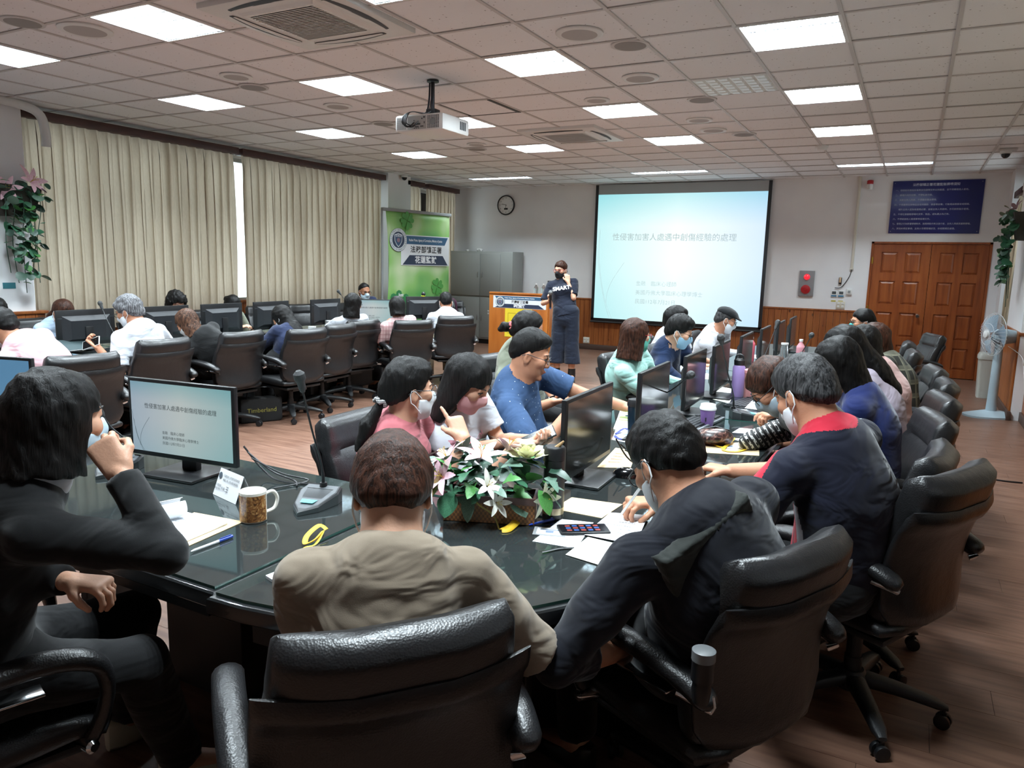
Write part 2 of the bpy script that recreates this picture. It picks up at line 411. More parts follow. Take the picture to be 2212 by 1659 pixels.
# windows with frames and panes
def glass_mat():
    m, nt, N, L, p = MNEW('window glass')
    N.remove(p); tr = N.new('ShaderNodeBsdfTransparent'); gl = N.new('ShaderNodeBsdfGlossy'); gl.inputs['Roughness'].default_value = .02
    fr = N.new('ShaderNodeFresnel'); fr.inputs[0].default_value = 1.45; mx = N.new('ShaderNodeMixShader')
    tr.inputs[0].default_value = (.93, .97, .96, 1)
    L.new(fr.outputs[0], mx.inputs[0]); L.new(tr.outputs[0], mx.inputs[1]); L.new(gl.outputs[0], mx.inputs[2])
    L.new(mx.outputs[0], N['Material Output'].inputs[0]); return m
M_GLASS = glass_mat()
M_ALU = mat('aluminium frame', '#b9bcbe', .35, metal=.6)
def window(n, x, y0, y1, z0, z1, nm):
    o = MB()
    for a in (y0, y1 - .05): o.box((x - .03, a, z0), (x + .03, a + .05, z1))
    for k in range(1, nm):
        a = y0 + (y1 - y0) * k / nm; o.box((x - .03, a - .025, z0 + .05), (x + .03, a + .025, z1 - .05))
    o.box((x - .03, y0 + .05, z0), (x + .03, y1 - .05, z0 + .05)).box((x - .03, y0 + .05, z1 - .05), (x + .03, y1 - .05, z1))
    o = o.obj('window_%d' % n, M_ALU, smooth=0); struct(o)
    for k in range(nm):
        a0 = y0 + (y1 - y0) * k / nm; a1 = y0 + (y1 - y0) * (k + 1) / nm
        MB().box((x - .003, a0 + .02, z0 + .04), (x + .003, a1 - .02, z1 - .04)).obj('pane', M_GLASS, o, 0)
window(1, XL - .14, 4.42, 10.36, WZ - .02, 2.9, 6)
window(2, XL - .14, 11.0, 12.7, WZ - .02, 2.9, 2)
window(3, RP + .36, 6.5, 9.6, WZ - .02, 2.9, 3)
window(4, RP + .36, 11.0, 12.5, WZ - .02, 2.9, 2)
# double door
dr = MB()
for a, b in ((DX0, DX0 + .035), (DX1 - .035, DX1)): dr.box((a, YB - .012, 0), (b, YB + .1, DH))
dr.box((DX0, YB - .012, DH - .03), (DX1, YB + .1, DH))
dr = dr.obj('door_1', M_DOOR, smooth=0); struct(dr)
xm = .19
for a, b in ((DX0 + .037, xm - .003), (xm + .003, DX1 - .037)):
    w = b - a
    lf = MB(); st = .115; rows = [(.13, .46), (.58, .96), (1.08, 1.44), (1.56, 1.88)]
    y0, y1 = YB + .01, YB + .05
    lf.box((a, y0, .01), (a + st, y1, DH - .035)).box((b - st, y0, .01), (b, y1, DH - .035)).box((a + w / 2 - .05, y0, .01), (a + w / 2 + .05, y1, DH - .035))
    zz = [.01] + [v for r in rows for v in r] + [DH - .035]
    for k in range(0, len(zz), 2): lf.box((a + st, y0 + .0005, zz[k]), (b - st, y1, zz[k + 1]))
    leaf = lf.obj('door_leaf', M_DOOR, dr, 0)
    for z0, z1 in rows:
        for p0, p1 in ((a + st, a + w / 2 - .05), (a + w / 2 + .05, b - st)):
            pn = MB().box((p0, YB + .03, z0), (p1, YB + .045, z1))
            pn.loft([[(p0 + q, YB + .03 - h, z0 + q), (p1 - q, YB + .03 - h, z0 + q), (p1 - q, YB + .03 - h, z1 - q), (p0 + q, YB + .03 - h, z1 - q)] for q, h in ((.012, 0), (.04, .012))])
            pn.obj('panel', M_DOOR, leaf, 0)
kn = MB().lathe([(.03, 0), (.03, .008), (.012, .012), (.012, .035), (.028, .045), (.032, .06), (.022, .075)], axis='y', n=16)
kn.xf(Matrix.Translation((xm - .09, YB + .01, .92)) @ Matrix.Scale(-1, 4, (0, 1, 0))).obj('knob', M_CHROME, dr)
for z in (.3, 1.0, 1.75): MB().lathe([(.012, -.05), (.012, .05)], (DX0 + .03, YB - .014, z), 10).obj('hinge', mat('brass', '#b08d3c', .3, metal=1), dr)
# trunking down the back wall
t = MB().box((-.90, YB - .03, 1.6), (-.86, YB, CEIL), .004).box((-.905, YB - .033, 1.6), (-.855, YB - .001, 1.62)).obj('trim_1', mat('cream trunking', '#d5d2c6', .5)); struct(t)
# corner trim of the screen bay
# ================================================================ ceiling fixtures
M_BLADE = mat('bright louvre', '#9da1a5', .25, metal=.85)
M_TUBE = mat('lamp tube', '#ffffff', .4, emit='#f4f8ff', estr=1.3)
def troffer_meshes():
    hs = MB(); t = .003; a = .285; z0, z1 = CEIL - .002, CEIL + .1
    for s in (-1, 1):
        hs.box((s * a - t, -a, z0), (s * a + t, a, z1)); hs.box((-a, s * a - t, z0), (a, s * a + t, z1))
    hs.box((-a, -a, z1), (a, a, z1 + t))
    rim = MB()
    for s in (-1, 1): rim.box((min(s * .298, s * .277), -.298, CEIL - .006), (max(s * .298, s * .277), .298, CEIL + .001)); rim.box((-.277, min(s * .298, s * .277), CEIL - .006), (.277, max(s * .298, s * .277), CEIL + .001))
    lb = MB().loft([[(-.277, -.005, CEIL), (.277, -.005, CEIL), (.277, .005, CEIL), (-.277, .005, CEIL)], [(-.277, -.002, CEIL + .036), (.277, -.002, CEIL + .036), (.277, .002, CEIL + .036), (-.277, .002, CEIL + .036)]])
    cb = MB().box((-.0012, -.277, CEIL + .004), (.0012, .277, CEIL + .034))
    tu = MB().lathe([(.008, -.265), (.008, .265)], (0, 0, CEIL + .068), 8, 'x')
    return (hs.mesh('housing', M_BLADE, 0), rim.mesh('frame', M_WHITEP, 0), lb.mesh('louvre_blade', M_BLADE, 0), cb.mesh('cross_blade', M_BLADE, 0), tu.mesh('lamp_tube', M_TUBE, 40))
TFM = troffer_meshes()
COLN = {-9: 'window-side', -6: 'second', -3: 'third', 0: 'door-side'}
ROWN = {-6: 'behind the camera', -3: 'nearest row', 0: 'second row from the camera', 3: 'third row from the camera', 6: 'fourth row from the camera'}
for i, j in TROFFERS:
    t = thing('ceiling_light', 'square louvred ceiling light, %s column, %s' % (COLN[i], ROWN[j]), 'ceiling light', (GX(i + .5), GY(j + .5), 0), 0, 'square ceiling lights')
    part('housing', TFM[0], t); part('frame', TFM[1], t)
    for k in range(5): part('louvre_blade', TFM[2], t, (0, -.277 + .1385 * k, 0))
    for k in range(1, 8): part('cross_blade', TFM[3], t, (-.277 + .554 * k / 8, 0, 0))
    for k in range(4): part('lamp_tube', TFM[4], t, (0, -.208 + .1385 * k, 0))
def strip_meshes():
    hs = MB()
    for s in (-1, 1): hs.box((s * .588 - .003, -.128, CEIL - .002), (s * .588 + .003, .128, CEIL + .09)); hs.box((-.588, s * .128 - .003, CEIL - .002), (.588, s * .128 + .003, CEIL + .09))
    hs.box((-.588, -.128, CEIL + .09), (.588, .128, CEIL + .093))
    lb = MB().loft([[(-.585, -.006, CEIL), (.585, -.006, CEIL), (.585, .006, CEIL), (-.585, .006, CEIL)], [(-.585, -.002, CEIL + .036), (.585, -.002, CEIL + .036), (.585, .002, CEIL + .036), (-.585, .002, CEIL + .036)]])
    cb = MB().box((-.0012, -.126, CEIL + .004), (.0012, .126, CEIL + .034))
    tu = MB().lathe([(.008, -.56), (.008, .56)], (0, 0, CEIL + .07), 8, 'x')
    return hs.mesh('housing', M_BLADE, 0), lb.mesh('louvre_blade', M_BLADE, 0), cb.mesh('cross_blade', M_BLADE, 0), tu.mesh('lamp_tube', M_TUBE, 40)
SFM = strip_meshes()
for (i, j), nm in zip(STRIPS, ('above the clock end of the room', 'above the projection screen', 'above the blue notice board')):
    t = thing('ceiling_light', 'long narrow louvred ceiling light %s' % nm, 'ceiling light', (GX(i + 1), GY(j) + .135, 0), 0, 'long ceiling lights at the front')
    part('housing', SFM[0], t)
    for k in range(3): part('louvre_blade', SFM[1], t, (0, -.12 + .12 * k, 0))
    for k in range(1, 14): part('cross_blade', SFM[2], t, (-.585 + 1.17 * k / 14, 0, 0))
    for k in range(2): part('lamp_tube', SFM[3], t, (0, -.06 + .12 * k, 0))
# the prismatic panel that is off
t = thing('ceiling_light', 'unlit square ceiling light with pale prismatic diffuser', 'ceiling light', (GX(-.5), GY(2.5), 0))
MB().box((-.296, -.296, CEIL), (.296, .296, CEIL + .01)).obj('frame', M_WHITEP, t, 0)
dm = MB().loft([[(-.045, -.045, CEIL), (.045, -.045, CEIL), (.045, .045, CEIL), (-.045, .045, CEIL)], [(-.028, -.028, CEIL - .008), (.028, -.028, CEIL - .008), (.028, .028, CEIL - .008), (-.028, .028, CEIL - .008)]]).mesh('prism', mat('prismatic diffuser', '#d9e2e0', .3), 0)
for a in range(6):
    for b in range(6): part('prism', dm, t, (-.235 + .094 * a, -.235 + .094 * b, 0))
# round loudspeakers and detectors
M_GRILLE = mat('speaker grille', '#b1adab', .7, bump=(900, .3, (1, 1, 1)))
spm = (MB().lathe([(.115, CEIL - .012), (.14, CEIL - .014), (.152, CEIL - .006), (.152, CEIL + .002)], n=32, cap=False).mesh('rim', M_WHITEP), MB().lathe([(.12, CEIL - .004), (.118, CEIL - .012), (.06, CEIL - .013), (.012, CEIL - .013)], n=32).mesh('grille', M_GRILLE))
SPK = [(-2.03, 4.6, 1, 'big round ceiling speaker nearest the camera, third light column'), (-2.04, 5.83, .95, 'round ceiling speaker right of the second row light'), (-2.65, 6.44, .75, 'small pale round ceiling disc behind a louvred light'), (-2.04, 7.65, .85, 'round ceiling speaker with a bright centre dot, before the flat one'), (-2.04, 8.25, .9, 'round ceiling speaker just beyond the one with a bright dot'), (-5.06, 5.77, .9, 'round ceiling speaker left of the projector'), (-4.99, 3.23, 1.1, 'large round ceiling speaker beside the brightest left light'), (-5.06, 4.54, .85, 'round ceiling speaker over the left chairs with a pale rim'), (-4.98, 8.23, .8, 'round ceiling speaker just right of the projector')]
for x, y, s, lb in SPK:
    t = thing('ceiling_speaker', lb, 'speaker', (x, y, CEIL * (1 - s)), 0, 'round ceiling speakers'); t.scale = (s, s, s); part('rim', spm[0], t); part('grille', spm[1], t)
for x, y, lb in [(-1.82, 4.97, 'grey round ceiling vent at a tile corner, nearest the camera'), (-1.79, 6.76, 'grey round ceiling vent beside the unlit prismatic light'), (-1.79, 8.61, 'grey round ceiling vent farthest toward the screen'), (-5.22, 4.87, 'grey round ceiling vent over the left chairs'), (-5.22, 2.96, 'grey round ceiling vent at the left picture edge'), (-5.17, 8.56, 'grey round ceiling vent hidden half behind the projector'), (-5.21, 6.67, 'grey round ceiling vent just left of the projector')]:
    t = thing('ceiling_vent', lb, 'vent', (x, y, 0), 0, 'round ceiling vents')
    part('rim', MB().lathe([(.105, CEIL - .008), (.128, CEIL - .006), (.13, CEIL + .002)], n=28, cap=False).mesh('rim', M_TEE), t)
    part('grille', MB().lathe([(.108, CEIL - .002), (.106, CEIL - .009), (.02, CEIL - .011)], n=28).mesh('grille', mat('dark grille', '#8d8885', .7)), t)
t = thing('smoke_detector', 'small white smoke detector on the right of the ceiling', 'smoke detector', (-1.11, 9.69, 0))
MB().lathe([(.05, CEIL - .05), (.062, CEIL - .035), (.062, CEIL - .02)], n=20).obj('sensor_head', M_WHITEP, t); MB().lathe([(.075, CEIL - .02), (.075, CEIL)], n=20).obj('base', M_WHITEP, t)
# ceiling air conditioners
def cassette(x, y, lb):
    t = thing('air_conditioner', lb, 'air conditioner', (x, y, 0), 0, 'ceiling air conditioners')
    a = .43; Z = CEIL - .03; X0, Y0 = GX(-5) + .01, (GY(-3) if y < 5 else GY(4)) + .01; X1, Y1 = X0 + 1.18, Y0 + 1.18
    for p, q in (((X0, Y0), (x - a, Y1)), ((x + a, Y0), (X1, Y1)), ((x - a, Y0), (x + a, y - a)), ((x - a, y + a), (x + a, Y1))): MB().box((p[0], p[1], CEIL + .004), (q[0], q[1], CEIL + .018)).obj('tile', M_TILE, ce, 0)
    MB().box((-a - .03, -a - .03, Z), (a + .03, a + .03, CEIL + .01), .008).obj('fascia', M_WHITEP, t)
    g = MB()
    for k in range(22): g.box((-.25, -.25 + k * .0227, Z - .012), (.25, -.25 + k * .0227 + .012, Z - .004))
    g.box((-.26, -.26, Z - .006), (.26, .26, Z + .002)); g.obj('intake_grille', mat('ac grille', '#b4b6b8', .55), t, 0)
    MB().loft([[( sx * .30, sy * .30, Z) for sx, sy in ((-1, -1), (1, -1), (1, 1), (-1, 1))], [(sx * .275, sy * .275, Z - .012) for sx, sy in ((-1, -1), (1, -1), (1, 1), (-1, 1))]]).obj('intake_frame', M_WHITEP, t, 0)
    for k in range(4):
        R = Matrix.Rotation(k * math.pi / 2, 4, 'Z')
        s = MB(); pts = [(-.29 + .58 * q / 12, -.36 + .02 * math.cos(math.pi * (q / 12 - .5)) * -1, Z - .001) for q in range(13)]
        s.tube(pts, [.006 + .03 * math.sin(math.pi * min(max(q / 12, .03), .97)) ** .5 for q in range(13)], 8, flat=.25); s.xf(R); s.obj('air_slot', mat('slot dark', '#3c4044', .6), t)
        v = MB().tube([(p[0] * .96, p[1] + .012, Z - .006) for p in pts], [.004 + .02 * math.sin(math.pi * min(max(q / 12, .03), .97)) ** .5 for q in range(13)], 8, flat=.2); v.xf(R); v.obj('flap', M_WHITEP, t)
cassette(-3.41, 3.65, 'large white ceiling air conditioner at the top of the picture')
cassette(-3.57, 7.97, 'white ceiling air conditioner farther away, before the screen')
# loose tile: hatch beside the projector with a dark gap
t = thing('ceiling_hatch', 'sagging ceiling tile with black gap beside the projector', 'ceiling hatch', (GX(-4.5), GY(2.5), 0))
MB().box((-.25, -.29, CEIL - .006), (.29, .27, CEIL + .006)).obj('hatch_tile', M_TILE, t, 0)
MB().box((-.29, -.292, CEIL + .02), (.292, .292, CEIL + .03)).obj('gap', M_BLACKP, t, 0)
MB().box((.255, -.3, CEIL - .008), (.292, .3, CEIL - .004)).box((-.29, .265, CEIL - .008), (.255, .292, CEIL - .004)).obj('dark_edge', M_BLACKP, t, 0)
# dome cameras
def dome(x, y, z, lb, wall=False):
    t = thing('security_camera', lb, 'camera', (x, y, z))
    MB().lathe([(.055, -.035), (.06, -.02), (.06, 0)], n=20).obj('mount', M_WHITEP if not wall else M_TEE, t)
    MB().sphere((0, 0, -.035), (.048, .048, .05), 16, 10).obj('dome', M_BLACKG, t); return t
dome(-7.93, 10.72, CEIL - .0, 'black dome camera beside the white column over the curtains')
t = dome(.8, 10.6, CEIL - .02, 'black dome camera on the ceiling near the blue notice board'); MB().box((-.07, -.07, -.0), (.11, .07, .02), .004).obj('plate', M_TEE, t)
# projector
t = thing('projector', 'white projector hanging from a black ceiling pole', 'projector', (-3.62, 5.28, 0))
pz = 2.66; hw, hd, hh = .235, .20, .066
sh = MB().box((-hw, -hd, pz - hh), (hw, hd, pz + hh), .022).obj('casing', mat('projector white', '#e4e5e4', .35), t)
def vent_grid(nx, nz, x0, x1, z0, z1):
    g = MB()
    for a in range(nx):
        for b in range(nz):
            u = x0 + (x1 - x0) * (a + .15) / nx; w = z0 + (z1 - z0) * (b + .2) / nz
            g.box((u, -hd - .0015, w), (u + (x1 - x0) / nx * .7, -hd + .001, w + (z1 - z0) / nz * .55))
    return g
M_DGREY = mat('dark vent grey', '#44494c', .6)
vent_grid(6, 14, -.215, -.12, pz - .05, pz + .045).obj('rear_vent', mat('vent grey', '#8c9294', .6), t, 0)
vent_grid(7, 12, .085, .2, pz - .05, pz + .05).obj('rear_vent', M_DGREY, t, 0)
MB().box((-.105, -hd - .002, pz - .052), (.075, -hd, pz + .05)).obj('port_panel', mat('port grey', '#b9bcbb', .5), t, 0)
pb = MB()
for (a, b, w, h) in [(-.03, -.02, .05, .014), (-.03, -.038, .035, .008), (.02, -.036, .03, .008), (-.045, .01, .008, .008), (-.045, -.006, .008, .008), (.055, -.012, .008, .016), (.05, .03, .014, .014), (-.04, -.048, .008, .006), (-.02, -.048, .006, .006), (.0, -.048, .006, .006), (.03, .022, .012, .01)]:
    pb.box((a, -hd - .004, pz + b), (a + w, -hd - .001, pz + b + h))
pb.obj('ports', M_DGREY, t, 0)
MB().lathe([(.026, 0), (.024, .004)], (.14, 0, 0), 16, 'y').xf(Matrix.Translation((0, -hd - .004, pz))).obj('fan_boss', mat('vent grey', '#8c9294'), t)
sv = MB()
for k in range(4): sv.box((hw - .001, .05 + .024 * k, pz - .03), (hw + .002, .066 + .024 * k, pz + .035))
sv.obj('side_vent', M_DGREY, t, 0)
MB().lathe([(.045, 0), (.05, .01), (.04, .02)], (0, 0, 0), 20, 'y').xf(Matrix.Translation((-.1, hd - .002, pz))).obj('lens', M_BLACKG, t)
MB().box((-.06, -.05, pz + hh), (.06, .07, pz + hh + .025), .004).box((-.045, -.035, pz + hh + .025), (.045, .045, pz + hh + .07), .006).lathe([(.016, pz + hh + .07), (.016, CEIL)], n=10).lathe([(.05, CEIL - .012), (.05, CEIL)], n=16).obj('mount_pole', mat('dark mount', '#20262b', .45), t)
for dx, ex, ez in ((-.012, -.06, .01), (0, -.045, .02), (.012, -.07, -.005), (.018, .0, .03), (-.02, -.03, 0)):
    MB().tube(smooth_path([(dx, -.02, CEIL - .02), (dx * 1.2, -.025, pz + .2), (dx - .02, -.05, pz + .1), (-.06, -.2, pz + .085), (-.1 + dx, -.235, pz + .05), (-.1 + dx, -.25, pz - .01), (ex - .02, -.24, pz - .035 + dx * .3), (ex, -hd, pz + ez - .02)]), .0045, 6).obj('cable', M_BLACKP, t)
# ================================================================ curtains
def curtain_mat():
    m, nt, N, L, p = MNEW('beige curtain')
    n, g, mp = pos_noise(nt, 30, (8, 8, .6), 3)
    r = ramp(nt, n.outputs['Fac'], [(.3, '#c4b6a2'), (.7, '#d1c4b1')])
    L.new(r.outputs[0], p.inputs['Base Color']); p.inputs['Roughness'].default_value = .85; p.inputs['Specular IOR Level'].default_value = .15
    tl = N.new('ShaderNodeBsdfTranslucent'); L.new(r.outputs[0], tl.inputs[0]); mx = N.new('ShaderNodeMixShader'); mx.inputs[0].default_value = .42
    L.new(p.outputs[0], mx.inputs[1]); L.new(tl.outputs[0], mx.inputs[2]); L.new(mx.outputs[0], N['Material Output'].inputs[0]); return m
M_CURT = curtain_mat()
def curtain(x, y0, y1, z0, z1, pitch, seed, lb, side=1, slant=0.):
    rnd = random.Random(seed); n = max(2, int((y1 - y0) / pitch)); nu = n * 8
    ph = [rnd.uniform(-.9, .9) for _ in range(n + 2)]; am = [rnd.uniform(.7, 1.3) for _ in range(n + 2)]
    def fn(u, v):
        k = u * n; i = int(min(k, n)); f = k - i
        a = am[i] * (1 - f) + am[min(i + 1, n + 1)] * f
        w = math.sin(2 * math.pi * k + (ph[i] * (1 - f) + ph[min(i + 1, n + 1)] * f) * v)
        top = max(0, (v - .94) / .06)
        d = (.038 * a * w + .012 * math.sin(4.4 * k + 6 * v)) * (1 - .45 * top) * (.65 + .35 * v if False else 1)
        y = y0 + (y1 - y0) * u + .018 * math.sin(2 * math.pi * k * 2 + 1) * (1 - top) + slant * (1 - v) * (1 - u) ** 6
        return (x + side * d, y, z0 + (z1 - z0) * v + (0 if v > 0 else .004 * w))
    o = thing('curtain', lb, 'curtain', (0, 0, 0), 0, 'beige pleated curtains')
    c = MB().grid(fn, nu, 12); me = c.mesh('cloth', M_CURT, 180); part('cloth', me, o)
    MB().box((x - .06, y0 - .03, z1 - .015), (x + .09 * (1 if side > 0 else .3), y1 + .03, z1 + .07), .006).obj('pelmet', M_DWOOD, o)
    hk = MB()
    return o
curtain(-8.09, 4.48, 7.16, .72, 2.91, .125, 1, 'widest beige curtain, nearest the left pier with the hanging flowers')
curtain(-8.09, 7.28, 10.28, .62, 2.91, .125, 2, 'long beige curtain between the bright gap and the white column')
curtain(-8.09, 10.95, 11.42, .8, 2.9, .1, 3, 'narrow beige curtain above the green banner, by the column')
curtain(-8.09, 11.62, 12.6, .8, 2.9, .1, 4, 'narrow beige curtain above the green banner, by the back wall')
curtain(1.12, 2.4, 9.35, .66, 2.91, .11, 5, 'beige curtain at the right picture edge behind the fan', -1)
curtain(1.13, 11.35, 12.1, .78, 2.6, .12, 6, 'beige curtain between the door and the right planter', -1)
# white bent duct at the near curtain
t = MB().tube(smooth_path([(-7.9, 3.9, 3.0), (-7.88, 4.3, 2.99), (-7.88, 4.55, 2.93), (-7.9, 4.62, 2.75), (-7.92, 4.63, 2.62)]), .045, 10).obj('duct', M_WHITEP); tag(t, 'bent white duct at the top of the left pier by the curtain', 'duct')
# ================================================================ conference table (U shape)
M_TABLE = mat('black lacquer', '#181a1b', .3, coat=.4)
M_PANEL = mat('dark table panel', '#151312', .45, vary=(2, '#1d1715', (6, 6, 1), .4, .7))
def tglass():
    m, nt, N, L, p = MNEW('table glass')
    N.remove(p); tr = N.new('ShaderNodeBsdfTransparent'); gl = N.new('ShaderNodeBsdfGlossy'); gl.inputs['Roughness'].default_value = .045
    gl.inputs[0].default_value = (.86, .95, .95, 1)
    fr = N.new('ShaderNodeFresnel'); fr.inputs[0].default_value = 2.0; mx = N.new('ShaderNodeMixShader')
    tr.inputs[0].default_value = (.80, .9, .88, 1); df = N.new('ShaderNodeBsdfDiffuse'); df.inputs[0].default_value = (.30, .355, .36, 1); m2 = N.new('ShaderNodeMixShader'); m2.inputs[0].default_value = .07; L.new(tr.outputs[0], m2.inputs[1]); L.new(df.outputs[0], m2.inputs[2])
    L.new(fr.outputs[0], mx.inputs[0]); L.new(m2.outputs[0], mx.inputs[1]); L.new(gl.outputs[0], mx.inputs[2])
    L.new(mx.outputs[0], N['Material Output'].inputs[0]); return m
M_TGLASS = tglass(); M_GEDGE = mat('green glass edge', '#2f5b52', .1, spec=.8)
TZ = .75                                                  # glass surface height
def table_unit(poly, inner, lb, panels=(), group='units of the U shaped conference table'):
    """poly: outline of the unit; inner: outline of the glass sheet"""
    t = thing('conference_table', lb, 'table', (0, 0, 0), 0, group)
    bm = bmesh.new(); vs = [bm.verts.new((x, y, TZ - .055)) for x, y in poly]; f = bm.faces.new(vs)
    r = bmesh.ops.extrude_face_region(bm, geom=[f])
    for v in r['geom']:
        if isinstance(v, bmesh.types.BMVert): v.co.z = TZ - .0085
    bmesh.ops.recalc_face_normals(bm, faces=bm.faces)
    es = [e for e in bm.edges if abs(e.verts[0].co.z - e.verts[1].co.z) < 1e-6]
    bmesh.ops.bevel(bm, geom=es, offset=.012, segments=3, profile=.6, affect='EDGES')
    MB().bm(bm).obj('table_top', M_TABLE, t, 35)
    g = MB().prism(inner, TZ - .0075, TZ); me = g.mesh('glass_sheet', [M_TGLASS, M_GEDGE], 0)
    me.polygons.foreach_set('material_index', [0, 0] + [1] * len(inner)); part('glass_sheet', me, t)
    # apron set back from the edge
    cx = sum(p[0] for p in poly) / len(poly); cy = sum(p[1] for p in poly) / len(poly)
    MB().prism([(cx + (x - cx) * .84, cy + (y - cy) * .84) for x, y in poly], TZ - .13, TZ - .055).obj('apron', M_PANEL, t, 0)
    for a, b in panels: MB().box(a, b, .004).obj('side_panel', M_PANEL, t, 0)
    return t
def rectp(x0, y0, x1, y1): return [(x0, y0), (x1, y0), (x1, y1), (x0, y1)]
TB0, TB1 = 1.17, 2.06                                     # base of the U
RX0, RX1, LX0, LX1 = -1.45, -.5, -6.5, -5.55
CRX, CLX = -1.44, -5.56
def corner(cx, sgn, r, n=14):                             # quarter disc + nothing else
    return [(cx + sgn * r * math.sin(math.pi / 2 * k / n), TB1 + .02 - r * math.cos(math.pi / 2 * k / n)) for k in range(n + 1)]
ro = .935
pr = [(CRX, TB1 + .02)] + corner(CRX, 1, ro)
pri = [(CRX + .012, TB1 + .008)] + [(CRX + .012, TB1 + .02 - ro + .02)] + corner(CRX, 1, ro - .018)[1:-1] + [(CRX + ro - .018, TB1 + .008)]
table_unit(pr, pri, 'rounded corner unit of the black glass topped table, under the flower basket', [((-1.05, 1.62, 0), (-.8, 1.66, .68)), ((-1.05, 1.9, 0), (-1.01, 2.05, .68))])
pl = [(CLX, TB1 + .02)] + corner(CLX, -1, ro)
table_unit(pl[::-1], [(CLX + (x - CLX) * .98 - .005, TB1 + .005 + (y - TB1 - .02) * .98) for x, y in pl][::-1], 'rounded corner unit of the black table at the far left', [((-6.2, 1.62, 0), (-5.9, 1.66, .68))])
bx = [CLX, -4.19, -2.815, CRX]
for k, lb in enumerate(('straight front table unit at the left picture edge', 'straight front table unit left of the dark haired woman', 'straight front table unit carrying the lit monitor and printed mug')):
    a, b = bx[k] + .003, bx[k + 1] - .003
    pans = [((a + .12, 1.66, 0), (a + .16, 1.95, .68)), ((a + .12, 1.67, 0), (b - .5, 1.69, .68))] if k < 2 else [((-2.83, 1.66, 0), (-2.79, 1.95, .68)), ((-2.31, 1.665, 0), (-1.92, 1.97, .66)), ((-1.85, 1.9, 0), (-1.5, 1.93, .68))]
    table_unit(rectp(a, TB0, b, TB1), rectp(a + .012, TB0 + .015, b - .012, TB1 - .012), lb, pans)
ry = [TB1 + .023, 4.05, 6.05, 8.6]
for k, lb in enumerate(('right arm table unit with the largest dark monitor', 'right arm table unit with the purple cup and keyboards', 'right arm table unit nearest the door')):
    a, b = ry[k], ry[k + 1] - .004
    table_unit(rectp(RX0, a, RX1, b), rectp(RX0 + .015, a + .01, RX1 - .015, b - .01), lb, [((-1.03, a + .1, 0), (-.99, b - .1, .68)), ((-1.25, a + .06, 0), (-.75, a + .1, .68)), ((-1.25, b - .1, 0), (-.75, b - .06, .68))])
for k, lb in enumerate(('left arm table unit in front of the grey haired man', 'left arm table unit before the woman with long black hair', 'left arm table unit nearest the green banner')):
    a, b = ry[k], ry[k + 1] - .004
    table_unit(rectp(LX0, a, LX1, b), rectp(LX0 + .015, a + .01, LX1 - .015, b - .01), lb, [((-6.02, a + .1, 0), (-5.98, b - .1, .68)), ((-6.3, a + .06, 0), (-5.8, a + .1, .68)), ((-6.3, b - .1, 0), (-5.8, b - .06, .68))])
# ================================================================ executive chairs
def leather():
    m, nt, N, L, p = MNEW('black leather')
    p.inputs['Base Color'].default_value = (.0105, .0105, .0115, 1); p.inputs['Roughness'].default_value = .36; p.inputs['Specular IOR Level'].default_value = .5
    tc = N.new('ShaderNodeTexCoord'); v = N.new('ShaderNodeTexVoronoi'); v.inputs['Scale'].default_value = 210; L.new(tc.outputs['Object'], v.inputs['Vector'])
    n = N.new('ShaderNodeTexNoise'); n.inputs['Scale'].default_value = 16; L.new(tc.outputs['Object'], n.inputs['Vector'])
    b = N.new('ShaderNodeBump'); b.inputs['Strength'].default_value = .25; b.inputs['Distance'].default_value = .002; L.new(v.outputs['Distance'], b.inputs['Height'])
    b2 = N.new('ShaderNodeBump'); b2.inputs['Strength'].default_value = .25; b2.inputs['Distance'].default_value = .01; L.new(n.outputs['Fac'], b2.inputs['Height']); L.new(b.outputs[0], b2.inputs['Normal'])
    L.new(b2.outputs[0], p.inputs['Normal']); return m
M_LEATH = leather(); M_SHELL = mat('chair shell', '#131212', .48); M_CHBASE = mat('chair base nylon', '#17181a', .5, bump=(300, .15, (1, 1, 1)))
def sring(cy, cz, w, t, curve, ax=(0, 1, 0), n=28, e=4.0, back=None):
    """rounded slab cross-section: x across, thickness along ax (unit, in yz); curve bends the ends forward (+y)"""
    out = []
    for k in range(n):
        a = 2 * math.pi * k / n; c, s_ = math.cos(a), math.sin(a)
        x = w * math.copysign(abs(c) ** (2 / e), c); d = t * math.copysign(abs(s_) ** (2 / e), s_)
        d += curve * (x / max(w, .01)) ** 2
        out.append((x, cy + d * ax[1], cz + d * ax[2]))
    return out
def profile(v):                                           # back profile, v 0 bottom .. 1 top
    z = .41 + .50 * v
    y = -.215 - .03 * v - .055 * v * v + .03 * math.sin(math.pi * min(v * 1.25, 1))
    return y, z
